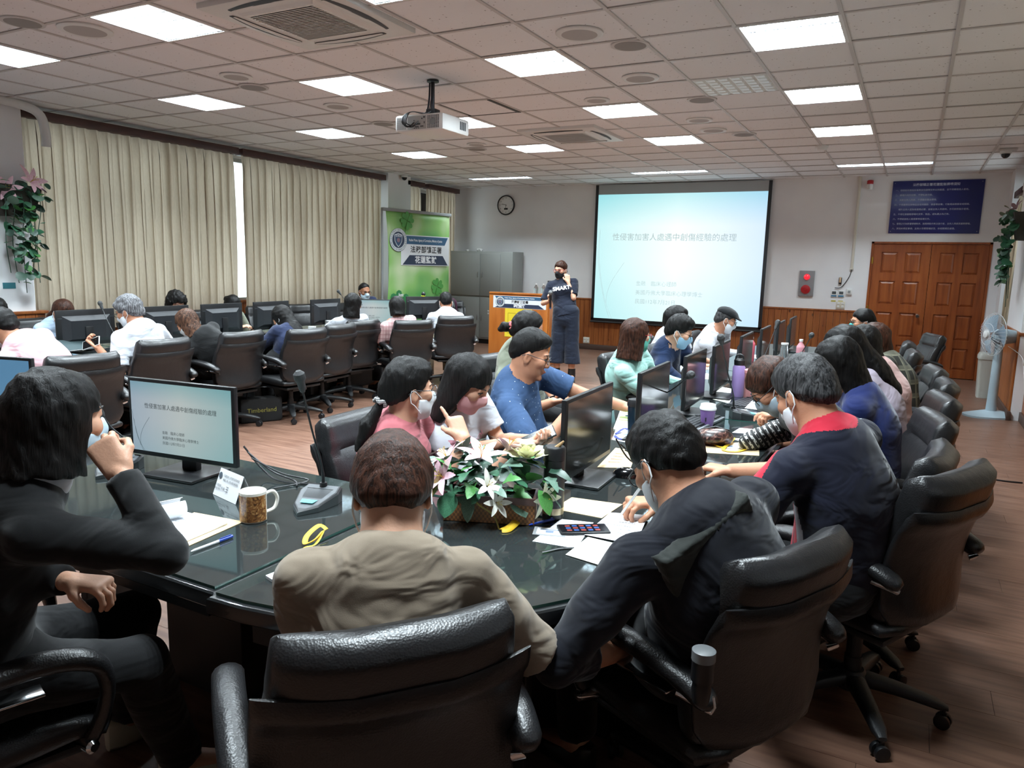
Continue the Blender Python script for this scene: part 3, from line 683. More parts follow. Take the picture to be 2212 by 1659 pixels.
def chair_meshes():
    M = {}
    s = MB()                                             # seat: rounded cushion
    R = []
    for k in range(15):
        u = k / 14; y = -.24 + .50 * u; w = .255 * (1 - .06 * u) * min(1, (.55 + 2.2 * math.sin(math.pi * min(max(u, .02), .98)))) if k in (0, 14) else .255 * (1 - .05 * u)
        h = .052 * (max(.0, math.sin(math.pi * min(max(u, .015), .985)))) ** .35
        zc = .395 + .018 * u - (.035 * max(0, u - .82) / .18 if u > .82 else 0)
        R.append([(x, y, z) for x, _, z in sring(0, zc, w, h, -.006, (0, 0, 1), 28, 3.2)])
    s.loft(R); M['seat'] = s.mesh('seat', M_LEATH, 60)
    M['seat_pan'] = MB().box((-.21, -.2, .325), (.21, .2, .35), .01).box((-.09, -.14, .29), (.09, .12, .33), .01).mesh('seat_pan', M_CHBASE, 40)
    b = MB(); R = []                                     # front cushion of the back
    NV = 22
    for k in range(NV + 1):
        v = k / NV; y, z = profile(v * .985); w = .245 + .012 * math.sin(math.pi * v) - .02 * v
        t = .045 + .012 * math.sin(math.pi * min(1, v * 1.5)) + (.010 if v > .74 else 0)
        if .70 < v < .76: t -= .010
        endk = min(v / .05, (1 - v) / .055, 1); t *= max(.05, endk) ** .5; w *= .955 + .045 * max(0, min(endk, 1)) ** .5
        R.append(sring(y, z, w, t, .04, (0, .985, .17), 30, 5.0))
    b.loft(R); M['backrest'] = b.mesh('backrest', M_LEATH, 60)
    sh = MB(); R = []                                    # outer shell
    for k in range(19):
        v = -.08 + .86 * k / 18; y, z = profile(max(v, -.1)); w = (.26 + .01 * math.sin(math.pi * min(max(v, 0), 1)))
        lo = min(1, (k + .15) / 4.0); w *= .62 + .38 * lo ** .6
        if v < 0: y += .05 * (-v / .08)
        t = .016 * (1 if 0 < k < 18 else .3) + (.008 if k in (16, 17) else 0)
        R.append(sring(y - .05 - (.006 if k >= 16 else 0), z, w, t, .055, (0, .985, .17), 30, 4))
    sh.loft(R); M['back_shell'] = sh.mesh('back_shell', M_LEATH, 60)
    for sg, nm in ((-1, 'armrest_l'), (1, 'armrest_r')):
        a = MB()
        pts = smooth_path([(.272, -.262, .572), (.285, -.16, .612), (.292, .0, .632), (.292, .13, .628), (.288, .205, .59), (.28, .225, .52), (.268, .215, .45), (.25, .19, .385)], 6)
        rr = []
        for q in range(len(pts)):
            f = q / (len(pts) - 1)
            rr.append(.036 if f < .5 else max(.022, .036 - (f - .5) * .06))
        rr[0] = .018; rr[1] = .03
        a.tube([(sg * p[0], p[1], p[2]) for p in pts], rr, 14, flat=.72, up=(0, .0, 1)); M[nm] = a.mesh('armrest', M_LEATH, 60)
        c = MB().tube([(sg * .25, -.235, .545), (sg * .262, -.25, .553), (sg * .276, -.215, .562), (sg * .29, -.17, .568)], .011, 10)
        c.box((min(sg * .262, sg * .318), -.16, .566), (max(sg * .262, sg * .318), .09, .572), .002); M[nm + '_bracket'] = c.mesh('arm_bracket', M_CHROME, 40)
        c = MB().tube([(sg * .2, .17, .365), (sg * .275, .185, .372)], .017, 12).tube([(sg * .275, .185, .372), (sg * .283, .187, .373)], [.017, .01], 12)
        M[nm + '_bolt'] = c.mesh('seat_bracket', M_CHROME, 40)
    M['column'] = MB().lathe([(.03, .1), (.03, .2), (.026, .2), (.026, .3), (.05, .3), (.05, .325)], n=18).mesh('gas_column', M_CHBASE, 40)
    M['lever'] = MB().tube([(.08, .0, .315), (.2, .03, .31), (.26, .03, .305)], [.006, .006, .012], 8).mesh('lever', M_BLACKP, 40)
    M['hub'] = MB().lathe([(.04, .075), (.058, .085), (.058, .13), (.04, .15)], n=18).mesh('hub', M_CHBASE, 40)
    l = MB(); rings = []
    for k in range(9):
        u = k / 8; x = .03 + .28 * u; zc = .118 - .012 * u - .03 * u * u; h = .026 - .012 * u; w = .034 - .011 * u
        if k == 8: h *= .5; w *= .6
        rings.append([(x, w * math.copysign(abs(math.cos(2 * math.pi * q / 12)) ** .6, math.cos(2 * math.pi * q / 12)), zc + h * math.copysign(abs(math.sin(2 * math.pi * q / 12)) ** .6, math.sin(2 * math.pi * q / 12))) for q in range(12)])
    l.loft(rings); M['leg'] = l.mesh('base_leg', M_CHBASE, 50)
    c = MB()
    for s_ in (-1, 1): c.lathe([(.012, -.009), (.025, -.007), (.027, 0), (.025, .007), (.012, .009)], (s_ * .0145, 0, .0272), 16, 'x')
    c.box((-.006, -.012, .02), (.006, .012, .06), .003).lathe([(.007, .05), (.007, .085)], n=8); M['caster'] = c.mesh('caster', M_BLACKP, 40)
    return M
CHM = chair_meshes(); CHROOT = None
def chair(x, y, face, lb, spin=0., lift=0., tilt=0.):
    """face: heading of the sitter in degrees (0 = +x, 90 = +y)"""
    global CHROOT
    rz = math.radians(face - 90)
    if CHROOT is None or lift or spin:
        t = thing('office_chair', lb, 'chair', (x, y, 0), rz, 'black leather office chairs')
        for k in ('seat', 'seat_pan', 'backrest'): 
            o = part(CHM[k].name, CHM[k], t, (0, 0, lift))
            if k == 'backrest': part('back_shell', CHM['back_shell'], o)
        for k in ('armrest_l', 'armrest_r'):
            o = part('armrest', CHM[k], t, (0, 0, lift)); part('arm_bracket', CHM[k + '_bracket'], o, label='chrome bracket'); part('seat_bracket', CHM[k + '_bolt'], o, label='chrome bracket')
        part('gas_column', CHM['column'], t); part('lever', CHM['lever'], t, (0, 0, lift)); part('hub', CHM['hub'], t)
        for k in range(5):
            a = math.radians(18 + 72 * k + spin); o = part('base_leg', CHM['leg'], t, (0, 0, 0), a)
            part('caster', CHM['caster'], o, (.298, 0, 0), 1.1 * k)
        if not (lift or spin): CHROOT = t
        return t
    return dup(CHROOT, (x, y, 0), rz, lb)
CH = [
 (-.98, 1.2, 141, 'black leather chair closest to the camera, behind the beige shirt', 0),
 (-.43, 1.95, 155, 'black leather chair holding the man in navy jacket, dark bag on its back', 0),
 (-.06, 2.78, 154, 'black leather chair at the right with its star base in full view', -6, .05),
 (-1.97, .88, 72, 'black leather chair at the bottom left, under the woman in black', 0),
 (-1.83, 2.47, 0, 'black leather chair behind the woman with patterned hair tie', 0),
 (-1.80, 2.98, 0, 'black leather chair of the woman in the printed white shirt', 0),
 (-1.76, 3.52, 4, 'black leather chair behind the blue polo shirt', 0),
 (-2.42, 4.62, -10, 'black leather chair of the long haired man by the lectern', 0),
 (-1.72, 5.35, -8, 'black leather chair behind the mint shirt', 0),
 (-1.66, 6.1, 0, 'black leather chair of the navy polo shirt boy', 0),
 (-1.98, 6.78, -5, 'black leather chair of the white shirt hidden behind the navy polo', 0),
 (-1.72, 7.7, 0, 'black leather chair of the man with the flat cap', 0),
 (-.12, 3.22, 172, 'black leather chair of the bending woman with round glasses', 0),
 (-.1, 3.92, 192, 'black leather chair right of the blue shirt, empty upper back', 0),
 (-.05, 4.6, 190, 'black leather chair right of the lavender shirt', 0),
 (-.02, 5.3, 182, 'black leather chair with tall outer shell, third beyond the front right one', 0),
 (-.06, 6.0, 188, 'black leather chair beside the plaid shirt', 0),
 (-.2, 7.2, 184, 'black leather chair farther along the right arm before the door', 0),
 (-.25, 8.1, 180, 'black leather chair behind the teal masked woman', 0),
 (.02, 9.3, 200, 'black leather chair standing alone before the wooden door', 0),
 (-5.0, 2.95, 172, 'black leather chair behind the pink shirt', 0),
 (-5.45, 3.85, 180, 'black leather chair behind the grey haired man', 0),
 (-5.5, 4.68, 180, 'black leather chair behind the woman with brown streaked hair', 0),
 (-5.28, 5.28, 176, 'black leather chair behind the long black hair', 0),
 (-5.4, 5.85, 184, 'empty black leather chair between long hair and black bob', 0),
 (-5.55, 6.45, 172, 'black leather chair behind the black bob with glasses', 0),
 (-5.15, 6.95, 152, 'black leather chair behind the pink plaid shirt', 0),
 (-5.15, 7.92, 142, 'black leather chair behind the man in white near the green banner', 0),
 (-7.45, 4.15, 0, 'black leather chair by the left pier behind the light blue shirt', 0),
 (-7.6, 7.3, -10, 'empty black leather chair by the curtains, nearer one', 0),
 (-7.55, 8.0, -15, 'empty black leather chair by the curtains, farther one', 0),
 (-7.4, 8.7, 0, 'black leather chair of the man with cropped hair by the curtains', 0),
 (-7.45, 5.4, 0, 'black leather chair of the curly haired woman by the curtains', 0),
 (-7.45, 6.2, 0, 'black leather chair of the woman with a hair bun by the curtains', 0),
 (-6.9, 10.6, -60, 'black leather chair carrying the purple backpack', 0),
]
for c in CH: chair(*c[:4], spin=c[4], lift=c[5] if len(c) > 5 else 0.)
# ================================================================ people: signed distance bodies turned into one continuous mesh
def V3(*a): return np.array(a if len(a) == 3 else a[0], float)
def nrm(v): return v / max(np.linalg.norm(v), 1e-9)
class SDF:
    def __init__(s): s.p = []
    def cone(s, a, b, ra, rb, W=None, k=1.0, sm=.02, flat=None, sub=False, D=None):
        """tapered capsule a-b; k squeezes it along D (depth); flat=(n) cuts beyond b along n"""
        s.p.append(('c', V3(a), V3(b), ra, rb, None if D is None else nrm(V3(D)), k, sm, flat, sub)); return s
    def ell(s, c, r, ax, sm=.015, sub=False):
        s.p.append(('e', V3(c), V3(r), ax, sm, sub)); return s
    def fn(s, f, lo, hi, sm=0., sub=False, inter=False):
        s.p.append(('f', f, V3(lo), V3(hi), sm, sub, inter)); return s
    def bounds(s):
        lo = np.full(3, 9e9); hi = -lo
        for q in s.p:
            if q[0] == 'c' and not q[9]:
                m = max(q[3], q[4])
                for e in (q[1], q[2]): lo = np.minimum(lo, e - m); hi = np.maximum(hi, e + m)
            elif q[0] == 'e' and not q[5]: m = q[2].max(); lo = np.minimum(lo, q[1] - m); hi = np.maximum(hi, q[1] + m)
            elif q[0] == 'f' and not q[5] and not q[6]: lo = np.minimum(lo, q[2]); hi = np.maximum(hi, q[3])
        return lo, hi
    def build(s, h, fine=(), hf=None, disp=None):
        lo, hi = s.bounds(); pad = 3 * h; lo = lo - pad; hi = hi + pad; ax = []
        for d in range(3):
            xs = [lo[d]]
            while xs[-1] < hi[d]:
                x = xs[-1]; st = h
                for a, b in fine:
                    if a[d] - h < x < b[d]: st = hf; break
                xs.append(x + st)
            ax.append(np.array(xs, np.float32))
        X, Y, Z = ax; F = np.full((len(X), len(Y), len(Z)), .2, np.float32)
        for q in s.p:
            if q[0] == 'c': m = max(q[3], q[4]) + max(q[7], .0) + 2 * h; a0 = np.minimum(q[1], q[2]) - m; b0 = np.maximum(q[1], q[2]) + m; sm, sub = q[7], q[9]
            elif q[0] == 'e': m = q[2].max() + q[4] + 2 * h; a0 = q[1] - m; b0 = q[1] + m; sm, sub = q[4], q[5]
            else: a0, b0 = q[2] - 2 * h, q[3] + 2 * h; sm, sub = q[4], q[5]
            i0 = [max(0, int(np.searchsorted(c, v)) - 1) for c, v in zip(ax, a0)]; i1 = [min(len(c), int(np.searchsorted(c, v)) + 1) for c, v in zip(ax, b0)]
            if any(b <= a for a, b in zip(i0, i1)): continue
            px = X[i0[0]:i1[0], None, None]; py = Y[None, i0[1]:i1[1], None]; pz = Z[None, None, i0[2]:i1[2]]
            if q[0] == 'c':
                _, A, B, ra, rb, D, k, _, flat, _ = q
                d = (B - A).astype(np.float32); x = px - A[0]; y = py - A[1]; z = pz - A[2]; inv = 1.0
                if D is not None and k != 1:
                    u = (x * D[0] + y * D[1] + z * D[2]) * (k - 1); x = x + u * D[0]; y = y + u * D[1]; z = z + u * D[2]
                    d = d + D * (d @ D) * (k - 1); inv = 1 / (1 + (k - 1) * .5)
                L = max(float(d @ d), 1e-9); t = np.clip((x * d[0] + y * d[1] + z * d[2]) / L, 0, 1)
                f = (np.sqrt((x - t * d[0]) ** 2 + (y - t * d[1]) ** 2 + (z - t * d[2]) ** 2) - (ra + t * (rb - ra))) * inv
                if flat is not None:
                    n = nrm(flat); f = np.maximum(f, (px - B[0]) * n[0] + (py - B[1]) * n[1] + (pz - B[2]) * n[2])
            elif q[0] == 'e':
                _, c, r, M, _, _ = q; x = px - c[0]; y = py - c[1]; z = pz - c[2]
                u = [(x * M[a][0] + y * M[a][1] + z * M[a][2]) for a in range(3)]
                k0 = np.sqrt((u[0] / r[0]) ** 2 + (u[1] / r[1]) ** 2 + (u[2] / r[2]) ** 2); k1 = np.sqrt((u[0] / r[0] ** 2) ** 2 + (u[1] / r[1] ** 2) ** 2 + (u[2] / r[2] ** 2) ** 2)
                f = k0 * (k0 - 1) / np.maximum(k1, 1e-6)
            else:
                f = q[1](px, py, pz)
                if q[6] == 'add': F[i0[0]:i1[0], i0[1]:i1[1], i0[2]:i1[2]] += f; continue
                if q[6]:
                    F[i0[0]:i1[0], i0[1]:i1[1], i0[2]:i1[2]] = np.maximum(F[i0[0]:i1[0], i0[1]:i1[1], i0[2]:i1[2]], f); continue
            S = F[i0[0]:i1[0], i0[1]:i1[1], i0[2]:i1[2]]
            if sub:
                if sm > 0: hh = np.maximum(sm - np.abs(S + f), 0) / sm; r_ = np.maximum(S, -f) + hh * hh * sm * .25
                else: r_ = np.maximum(S, -f)
            else:
                if sm > 0: hh = np.maximum(sm - np.abs(S - f), 0) / sm; r_ = np.minimum(S, f) - hh * hh * sm * .25
                else: r_ = np.minimum(S, f)
            F[i0[0]:i1[0], i0[1]:i1[1], i0[2]:i1[2]] = r_
        if disp is not None: F += disp(X[:, None, None], Y[None, :, None], Z[None, None, :]).astype(np.float32)
        F[0] = F[-1] = .2; F[:, 0] = F[:, -1] = .2; F[:, :, 0] = F[:, :, -1] = .2
        return nets(F, X, Y, Z)
def nets(F, X, Y, Z):
    neg = F < 0; s = np.zeros(tuple(n - 1 for n in F.shape), np.uint8)
    for a in (0, 1):
        for b in (0, 1):
            for c in (0, 1): s += neg[a:F.shape[0] - 1 + a, b:F.shape[1] - 1 + b, c:F.shape[2] - 1 + c]
    act = (s > 0) & (s < 8); I = np.argwhere(act)
    if len(I) == 0: return np.zeros((0, 3)), np.zeros((0, 4), int)
    idx = np.full(act.shape, -1, np.int32); idx[act] = np.arange(len(I))
    acc = np.zeros((len(I), 3)); cnt = np.zeros(len(I)); co = [(a, b, c) for a in (0, 1) for b in (0, 1) for c in (0, 1)]
    P = {c: np.stack([X[I[:, 0] + c[0]], Y[I[:, 1] + c[1]], Z[I[:, 2] + c[2]]], 1) for c in co}
    Vv = {c: F[I[:, 0] + c[0], I[:, 1] + c[1], I[:, 2] + c[2]] for c in co}
    for c in co:
        for d in range(3):
            if c[d]: continue
            e = list(c); e[d] = 1; e = tuple(e); m = (Vv[c] < 0) != (Vv[e] < 0)
            t = (Vv[c] / np.where(m, Vv[c] - Vv[e], 1))[:, None]; acc += np.where(m[:, None], P[c] + t * (P[e] - P[c]), 0); cnt += m
    V = acc / cnt[:, None]; Q = []
    for d, (u, v) in enumerate(((1, 2), (2, 0), (0, 1))):
        lo = [slice(None)] * 3; hi = [slice(None)] * 3; lo[d] = slice(0, -1); hi[d] = slice(1, None)
        for w in (u, v): lo[w] = slice(1, -1); hi[w] = slice(1, -1)
        a, b = neg[tuple(lo)], neg[tuple(hi)]; E = np.argwhere(a != b)
        if len(E) == 0: continue
        fl = a[tuple(E.T)]; off = np.zeros(3, int); off[u] = off[v] = 1; E = E + off
        def cell(du, dv):
            G = E.copy(); G[:, u] += du; G[:, v] += dv; return idx[tuple(G.T)]
        q = np.stack([cell(-1, -1), cell(0, -1), cell(0, 0), cell(-1, 0)], 1); q[~fl] = q[~fl][:, ::-1]; Q.append(q)
    return V, np.concatenate(Q)
def mesh_np(name, V, Q, m, smooth=True):
    me = bpy.data.meshes.new(name); n, k = len(V), len(Q)
    me.vertices.add(n); me.vertices.foreach_set('co', np.asarray(V, np.float32).ravel())
    me.loops.add(k * 4); me.loops.foreach_set('vertex_index', np.asarray(Q, np.int32).ravel())
    me.polygons.add(k); me.polygons.foreach_set('loop_start', np.arange(0, k * 4, 4, dtype=np.int32))
    me.polygons.foreach_set('use_smooth', np.ones(k, bool)); me.materials.append(m); me.update(calc_edges=True); me.validate(); return me
# ---------------------------------------------------------------- cloth, skin and hair materials
def skin(name, col):
    return mat(name, col, .5, spec=.35, bump=(160, .06, (1, 1, 1)), vary=(14, tuple(c * .86 for c in lin(col)), (1, 1, 1), .35, .75), sss=.08)
def cloth(name, col, col2=None, rough=.85, folds=.35, sheen=.15, weave=600):
    if name in MATS: return MATS[name]
    m, nt, N, L, p = MNEW(name); c = lin(col) if isinstance(col, str) else col
    c2 = lin(col2) if isinstance(col2, str) else tuple(x * .86 for x in c)
    p.inputs['Roughness'].default_value = rough; p.inputs['Specular IOR Level'].default_value = .2; p.inputs['Sheen Weight'].default_value = sheen
    tc = N.new('ShaderNodeTexCoord'); n = N.new('ShaderNodeTexNoise'); n.inputs['Scale'].default_value = 5; n.inputs['Detail'].default_value = 2; n.inputs['Distortion'].default_value = 1.4
    mp = N.new('ShaderNodeMapping'); mp.inputs['Scale'].default_value = (1, 1, 1.9); mp.inputs['Rotation'].default_value = (.3, .5, 0)
    L.new(tc.outputs['Object'], mp.inputs[0]); L.new(mp.outputs[0], n.inputs['Vector'])
    L.new(mixc(nt, n.outputs['Fac'], c, c2), p.inputs['Base Color'])
    w = N.new('ShaderNodeTexNoise'); w.inputs['Scale'].default_value = weave; L.new(tc.outputs['Object'], w.inputs['Vector'])
    b = N.new('ShaderNodeBump'); b.inputs['Strength'].default_value = .12; b.inputs['Distance'].default_value = .002; L.new(w.outputs['Fac'], b.inputs['Height'])
    b2 = N.new('ShaderNodeBump'); b2.inputs['Strength'].default_value = folds; b2.inputs['Distance'].default_value = .05; L.new(n.outputs['Fac'], b2.inputs['Height']); L.new(b.outputs[0], b2.inputs['Normal'])
    L.new(b2.outputs[0], p.inputs['Normal']); return m
def hairm(name, col, col2, rough=.5):
    if name in MATS: return MATS[name]
    m, nt, N, L, p = MNEW(name); tc = N.new('ShaderNodeTexCoord'); mp = N.new('ShaderNodeMapping'); mp.inputs['Scale'].default_value = (95, 95, 7)
    L.new(tc.outputs['Object'], mp.inputs[0]); n = N.new('ShaderNodeTexNoise'); n.inputs['Scale'].default_value = 1.6; n.inputs['Detail'].default_value = 4; n.inputs['Distortion'].default_value = .8; L.new(mp.outputs[0], n.inputs['Vector'])
    r = ramp(nt, n.outputs['Fac'], [(.38, col), (.66, col2)]); L.new(r.outputs[0], p.inputs['Base Color']); p.inputs['Roughness'].default_value = rough; p.inputs['Specular IOR Level'].default_value = .16
    b = N.new('ShaderNodeBump'); b.inputs['Strength'].default_value = .55; b.inputs['Distance'].default_value = .004; L.new(n.outputs['Fac'], b.inputs['Height']); L.new(b.outputs[0], p.inputs['Normal']); return m
SK = {'f': skin('light skin', '#c99a80'), 'm': skin('tan skin', '#b98468'), 'd': skin('brown skin', '#9a6a50')}
HAIR = {'k': hairm('black hair', '#070606', '#141211'), 'b': hairm('dark brown hair', '#1d110c', '#4a2c20'), 'g': hairm('grey hair', '#3a3a3c', '#8b8c90', .5), 's': hairm('greying black hair', '#121213', '#4b4a4b', .5), 'h': hairm('streaked brown hair', '#191110', '#6a4a38'), 'z': hairm('soft black hair', '#080707', '#191716', .55)}
M_EYE = mat('eye white', '#d8d3cc', .2); M_IRIS = mat('iris', '#120b08', .15); M_LIP = mat('lip', '#9a5a50', .4); M_BROW = mat('eyebrow', '#15100e', .7)
M_STRAP = mat('white elastic', '#dfe1e2', .7); M_LENS = None
def noise3(seed, sc, amp, ax=(1, 1, 1)):
    r = np.random.RandomState(seed); W_ = [(nrm(r.randn(3) * np.array(ax)), r.uniform(.7, 1.5), r.uniform(0, 6.3)) for _ in range(5)]
    def f(x, y, z):
        a = 0; 
        for w, k, ph in W_: a = a + np.sin((x * w[0] + y * w[1] + z * w[2]) * sc * k + ph + .9 * np.sin((x * w[1] + y * w[2] - z * w[0]) * sc * .6 * k + ph * 2))
        return a * (amp / 3)
    return f
def rotv(v, axis, ang):
    axis = nrm(axis); return v * math.cos(ang) + np.cross(axis, v) * math.sin(ang) + axis * (axis @ v) * (1 - math.cos(ang))
def hand(S, wrist, direc, palm, side, curl=.5, sc=1.0, spread=.12, sm=.004, point=False):
    """fingers leave the palm along direc; palm = direction the palm faces; side +1 when the thumb is at cross(palm, direc)"""
    d = nrm(direc); pn = nrm(palm - d * (palm @ d)); w = np.cross(pn, d) * side
    k = .082 * sc; base = wrist + d * .008
    for a, b, r in ((-.022, -.028, .0165), (-.006, -.009, .0175), (.010, .010, .0175), (.020, .027, .0160)):
        S.cone(base + w * a * sc, base + w * b * sc + d * k, r * sc * .9, r * sc * .82, D=pn, k=1.25, sm=.012)
    lens = [.066, .075, .070, .054]; off = [.028, .0095, -.0095, -.028]; rad = [.0088, .0092, .0088, .0077]
    for q in range(4):
        p = base + w * off[q] * sc + d * (k - .004 * abs(q - 1)); L = lens[q] * sc; dd = nrm(d + w * off[q] * spread / .028 * 1.0)
        cu = curl * (1 + .12 * q) if not (point and q == 0) else .05; ax_ = np.cross(dd, pn); r = rad[q] * sc
        for m_, (f, rr) in enumerate(((.46, 1.0), (.30, .93), (.26, .84))):
            dd = rotv(dd, ax_, cu * (.75 if m_ == 0 else 1.05)); e = p + dd * L * f * 1.05; S.cone(p, e, r * rr, r * rr * .93, sm=sm); p = e
    p = base + w * .024 * sc + d * .012; dd = nrm(d * .72 + w * .62 + pn * .30); e = p + dd * .040 * sc; S.cone(p, e, .0145 * sc, .0115 * sc, sm=.012)
    ax_ = np.cross(dd, nrm(pn * .5 - w)); dd = rotv(dd, ax_, .25 + .45 * curl); e2 = e + dd * .030 * sc; S.cone(e, e2, .0108 * sc, .0098 * sc, sm=sm); dd = rotv(dd, ax_, .25 + .3 * curl); S.cone(e2, e2 + dd * .024 * sc, .0098 * sc, .008 * sc, sm=sm)
def ik(S, T, l1, l2, pole):
    v = T - S; L = np.linalg.norm(v); L2 = min(L, (l1 + l2) * .995); d = nrm(v); T = S + d * L2
    a = (l1 * l1 - l2 * l2 + L2 * L2) / (2 * L2); h = math.sqrt(max(l1 * l1 - a * a, 0)); p = nrm(pole - d * (pole @ d)); return S + d * a + p * h, T
class Person: pass
def person(label, H, hip, face, look=None, pitch=-25, roll=0, sex='m', skin_='m', shirt=None, sleeve='short', pants=None, hair='short', hairc='k', mask=None, glasses=None, lanyard=None,
           hands=None, res=.012, seated=True, twist=0, bow=.05, build=1.0, collar=None, noleg=False, hairkw=None, seat=.47, shoes='k', drop=0., knees=None, feet=None, hscale=1.0, fat=1.0, shbow=0, paint=None, boots=False, inner=None):
    """H head centre, hip (x, y), face heading of the body, look heading of the head; pitch < 0 looks down; hands {'L': dict(p, d, palm, curl), 'R': ...}"""
    rad = math.radians; o3 = lambda a: V3(math.cos(rad(a)), math.sin(rad(a)), 0)
    H = V3(*H); Fd = o3(face); Rt = V3(Fd[1], -Fd[0], 0); Up = V3(0, 0, 1); look = face if look is None else look
    hf = o3(look) * math.cos(rad(pitch)) + Up * math.sin(rad(pitch)); hr = V3(math.sin(rad(look)), -math.cos(rad(look)), 0); hu = np.cross(hr, hf)
    if roll: hr = rotv(hr, hf, rad(roll)); hu = rotv(hu, hf, rad(roll))
    AX = (hr, hf, hu); hs = hscale * (1.0 if sex == 'm' else .965); hp = lambda x, y, z: H + (hr * x + hf * y + hu * z) * hs
    sw = (.188 if sex == 'm' else .162) * build; b_ = build * fat
    P = V3(hip[0], hip[1], seat + .095 if seated else hip[2]); sk = hp(0, -.022, -.085)
    dn = nrm(nrm(P - sk) * .75 - hu * .25); Nb = sk + dn * .075 * hs; Nb[2] -= drop
    sp = nrm(P - Nb); Fs = nrm(Fd - sp * (Fd @ sp)); Rs = rotv(Rt, sp, rad(twist)); Rs = nrm(Rs - sp * (Rs @ sp)); Fs = nrm(np.cross(-sp, Rs)) if np.cross(-sp, Rs) @ Fd > 0 else nrm(np.cross(Rs, -sp))
    Ltor = np.linalg.norm(P - Nb); curve = lambda t: Nb + (P - Nb) * t - Fs * bow * math.sin(math.pi * min(t, 1) ** .8)
    SC_ = curve(.075) + sp * .008; sh = {}
    for sg, nm in ((-1, 'L'), (1, 'R')): sh[nm] = SC_ + Rs * sg * sw + Fs * .015
    B = SDF(); T = SDF(); hands = hands or {}
    # ---- head
    e = lambda c, r, sm=.012, sub=False: B.ell(hp(*c), V3(*r) * hs, AX, sm, sub)
    e((0, -.012, .026), (.0745, .093, .089)); e((0, .022, -.028), (.064, .066, .086), .02); e((0, .034, -.074), (.046, .049, .040), .025)
    e((0, .074, .024), (.05, .016, .013)); e((0, .078, -.100), (.019, .017, .014), .02)
    for s_ in (-1, 1):
        e((s_ * .042, .062, -.018), (.024, .022, .022), .02); e((s_ * .032, .1, .006), (.017, .016, .011), .012, True)
        B.ell(hp(s_ * .0775, -.006, -.012), V3(.0075, .019, .031) * hs, (nrm(hr + hf * .25 * s_), nrm(hf - hr * .25 * s_), hu), .006)
        B.ell(hp(s_ * .085, .0, -.010), V3(.006, .009, .017) * hs, AX, .004, True)
    B.cone(hp(0, .086, .012), hp(0, .0995, -.026), .0085 * hs, .0125 * hs, sm=.014)
    for s_ in (-1, 1): B.ell(hp(s_ * .032, .0765, .0135), V3(.017, .0095, .0065) * hs, AX, .006); B.ell(hp(s_ * .032, .0755, -.004), V3(.016, .0085, .005) * hs, AX, .006)
    for s_ in (-1, 1): B.ell(hp(s_ * .012, .093, -.029), V3(.009, .011, .008) * hs, AX, .006)
    B.ell(hp(0, .088, -.056), V3(.022, .011, .0055) * hs, AX, .004); B.ell(hp(0, .087, -.067), V3(.018, .011, .0065) * hs, AX, .004)
    nr = (.056 if sex == 'm' else .047) * (.5 + .5 * fat)
    B.cone(sk + hu * .03, Nb, nr, nr * 1.05, sm=.03)
    # ---- torso (body under the clothes and the clothes themselves)
    def torso(G, o, sm=.05):
        kk = 1.45
        G.cone(curve(.16), curve(.42), (sw * .80) + o, .150 * b_ + o, D=Fs, k=kk, sm=sm)
        G.cone(curve(.42), curve(.78), .150 * b_ + o, (.143 if sex == 'm' else .132) * b_ + o, D=Fs, k=1.32 / (.6 + .4 * fat), sm=sm)
        G.cone(curve(.78), P + sp * .01, .145 * b_ + o, .160 * b_ + o - (.035 if o < 0 else 0), D=Fs, k=1.3, sm=sm, flat=sp if o > 0 else None)
        for nm, s_ in (('L', -1), ('R', 1)):
            G.cone(curve(.03) + Rs * s_ * .03, sh[nm] + sp * .014 - Rs * s_ * .012, .044 * build + o * .6, .044 * build + o * .8, sm=.05)
        if sex == 'f':
            for s_ in (-1, 1): G.ell(curve(.36) + Fs * .085 + Rs * s_ * .062, V3(.062, .062, .06) + o, (Rs, Fs, -sp), .05)
        if shbow: G.ell(curve(.18) - Fs * .05, V3(.13, .06, .13) + o, (Rs, Fs, -sp), .06)
    torso(B, -.012)
    T_o = .010; torso(T, T_o)
    # ---- arms
    l1, l2 = (.295, .255) if sex == 'm' else (.27, .235); fine = [(H - .135 * hs, H + .14 * hs)]; W_ = {}
    for nm, s_ in (('L', -1), ('R', 1)):
        hd = dict(hands.get(nm) or {}); S0 = sh[nm]
        tgt = V3(*hd['p']) if 'p' in hd else (V3(hip[0], hip[1], 0) + Fd * .40 + Rt * s_ * .13 + Up * .70 if seated else V3(hip[0], hip[1], 0) + Rt * s_ * .24 + Up * .78)
        pole = V3(*hd['pole']) if 'pole' in hd else Rt * s_ * .45 - Up * .9 - Fd * .35
        E, Wp = ik(S0, tgt, l1, l2, pole); W_[nm] = (E, Wp); ar = (1.0 if sex == 'm' else .84) * (.4 + .6 * b_); fd = nrm(Wp - E)
        B.cone(S0, E, .046 * ar, .037 * ar, sm=.02); B.cone(E, E + (Wp - E) * .35, .036 * ar, .037 * ar, sm=.01); B.cone(E + (Wp - E) * .35, Wp, .037 * ar, .0265 * ar, sm=.01, D=None)
        dr = V3(*hd['d']) if 'd' in hd else nrm(fd + Fd * .4 - Up * .1); pl = V3(*hd['palm']) if 'palm' in hd else -Up
        hsd = s_ * 1.0; thumb = hd.get('thumb'); w0 = np.cross(nrm(pl - nrm(dr) * (pl @ nrm(dr))), nrm(dr))
        side = (1 if (w0 @ V3(*thumb)) > 0 else -1) if thumb is not None else (1 if (w0 @ (-Rt * s_)) > 0 else -1)
        hand(B, Wp, dr, pl, side, hd.get('curl', .42), (1.0 if sex == 'm' else .9), point=hd.get('point', False), spread=hd.get('spread', .12)); 
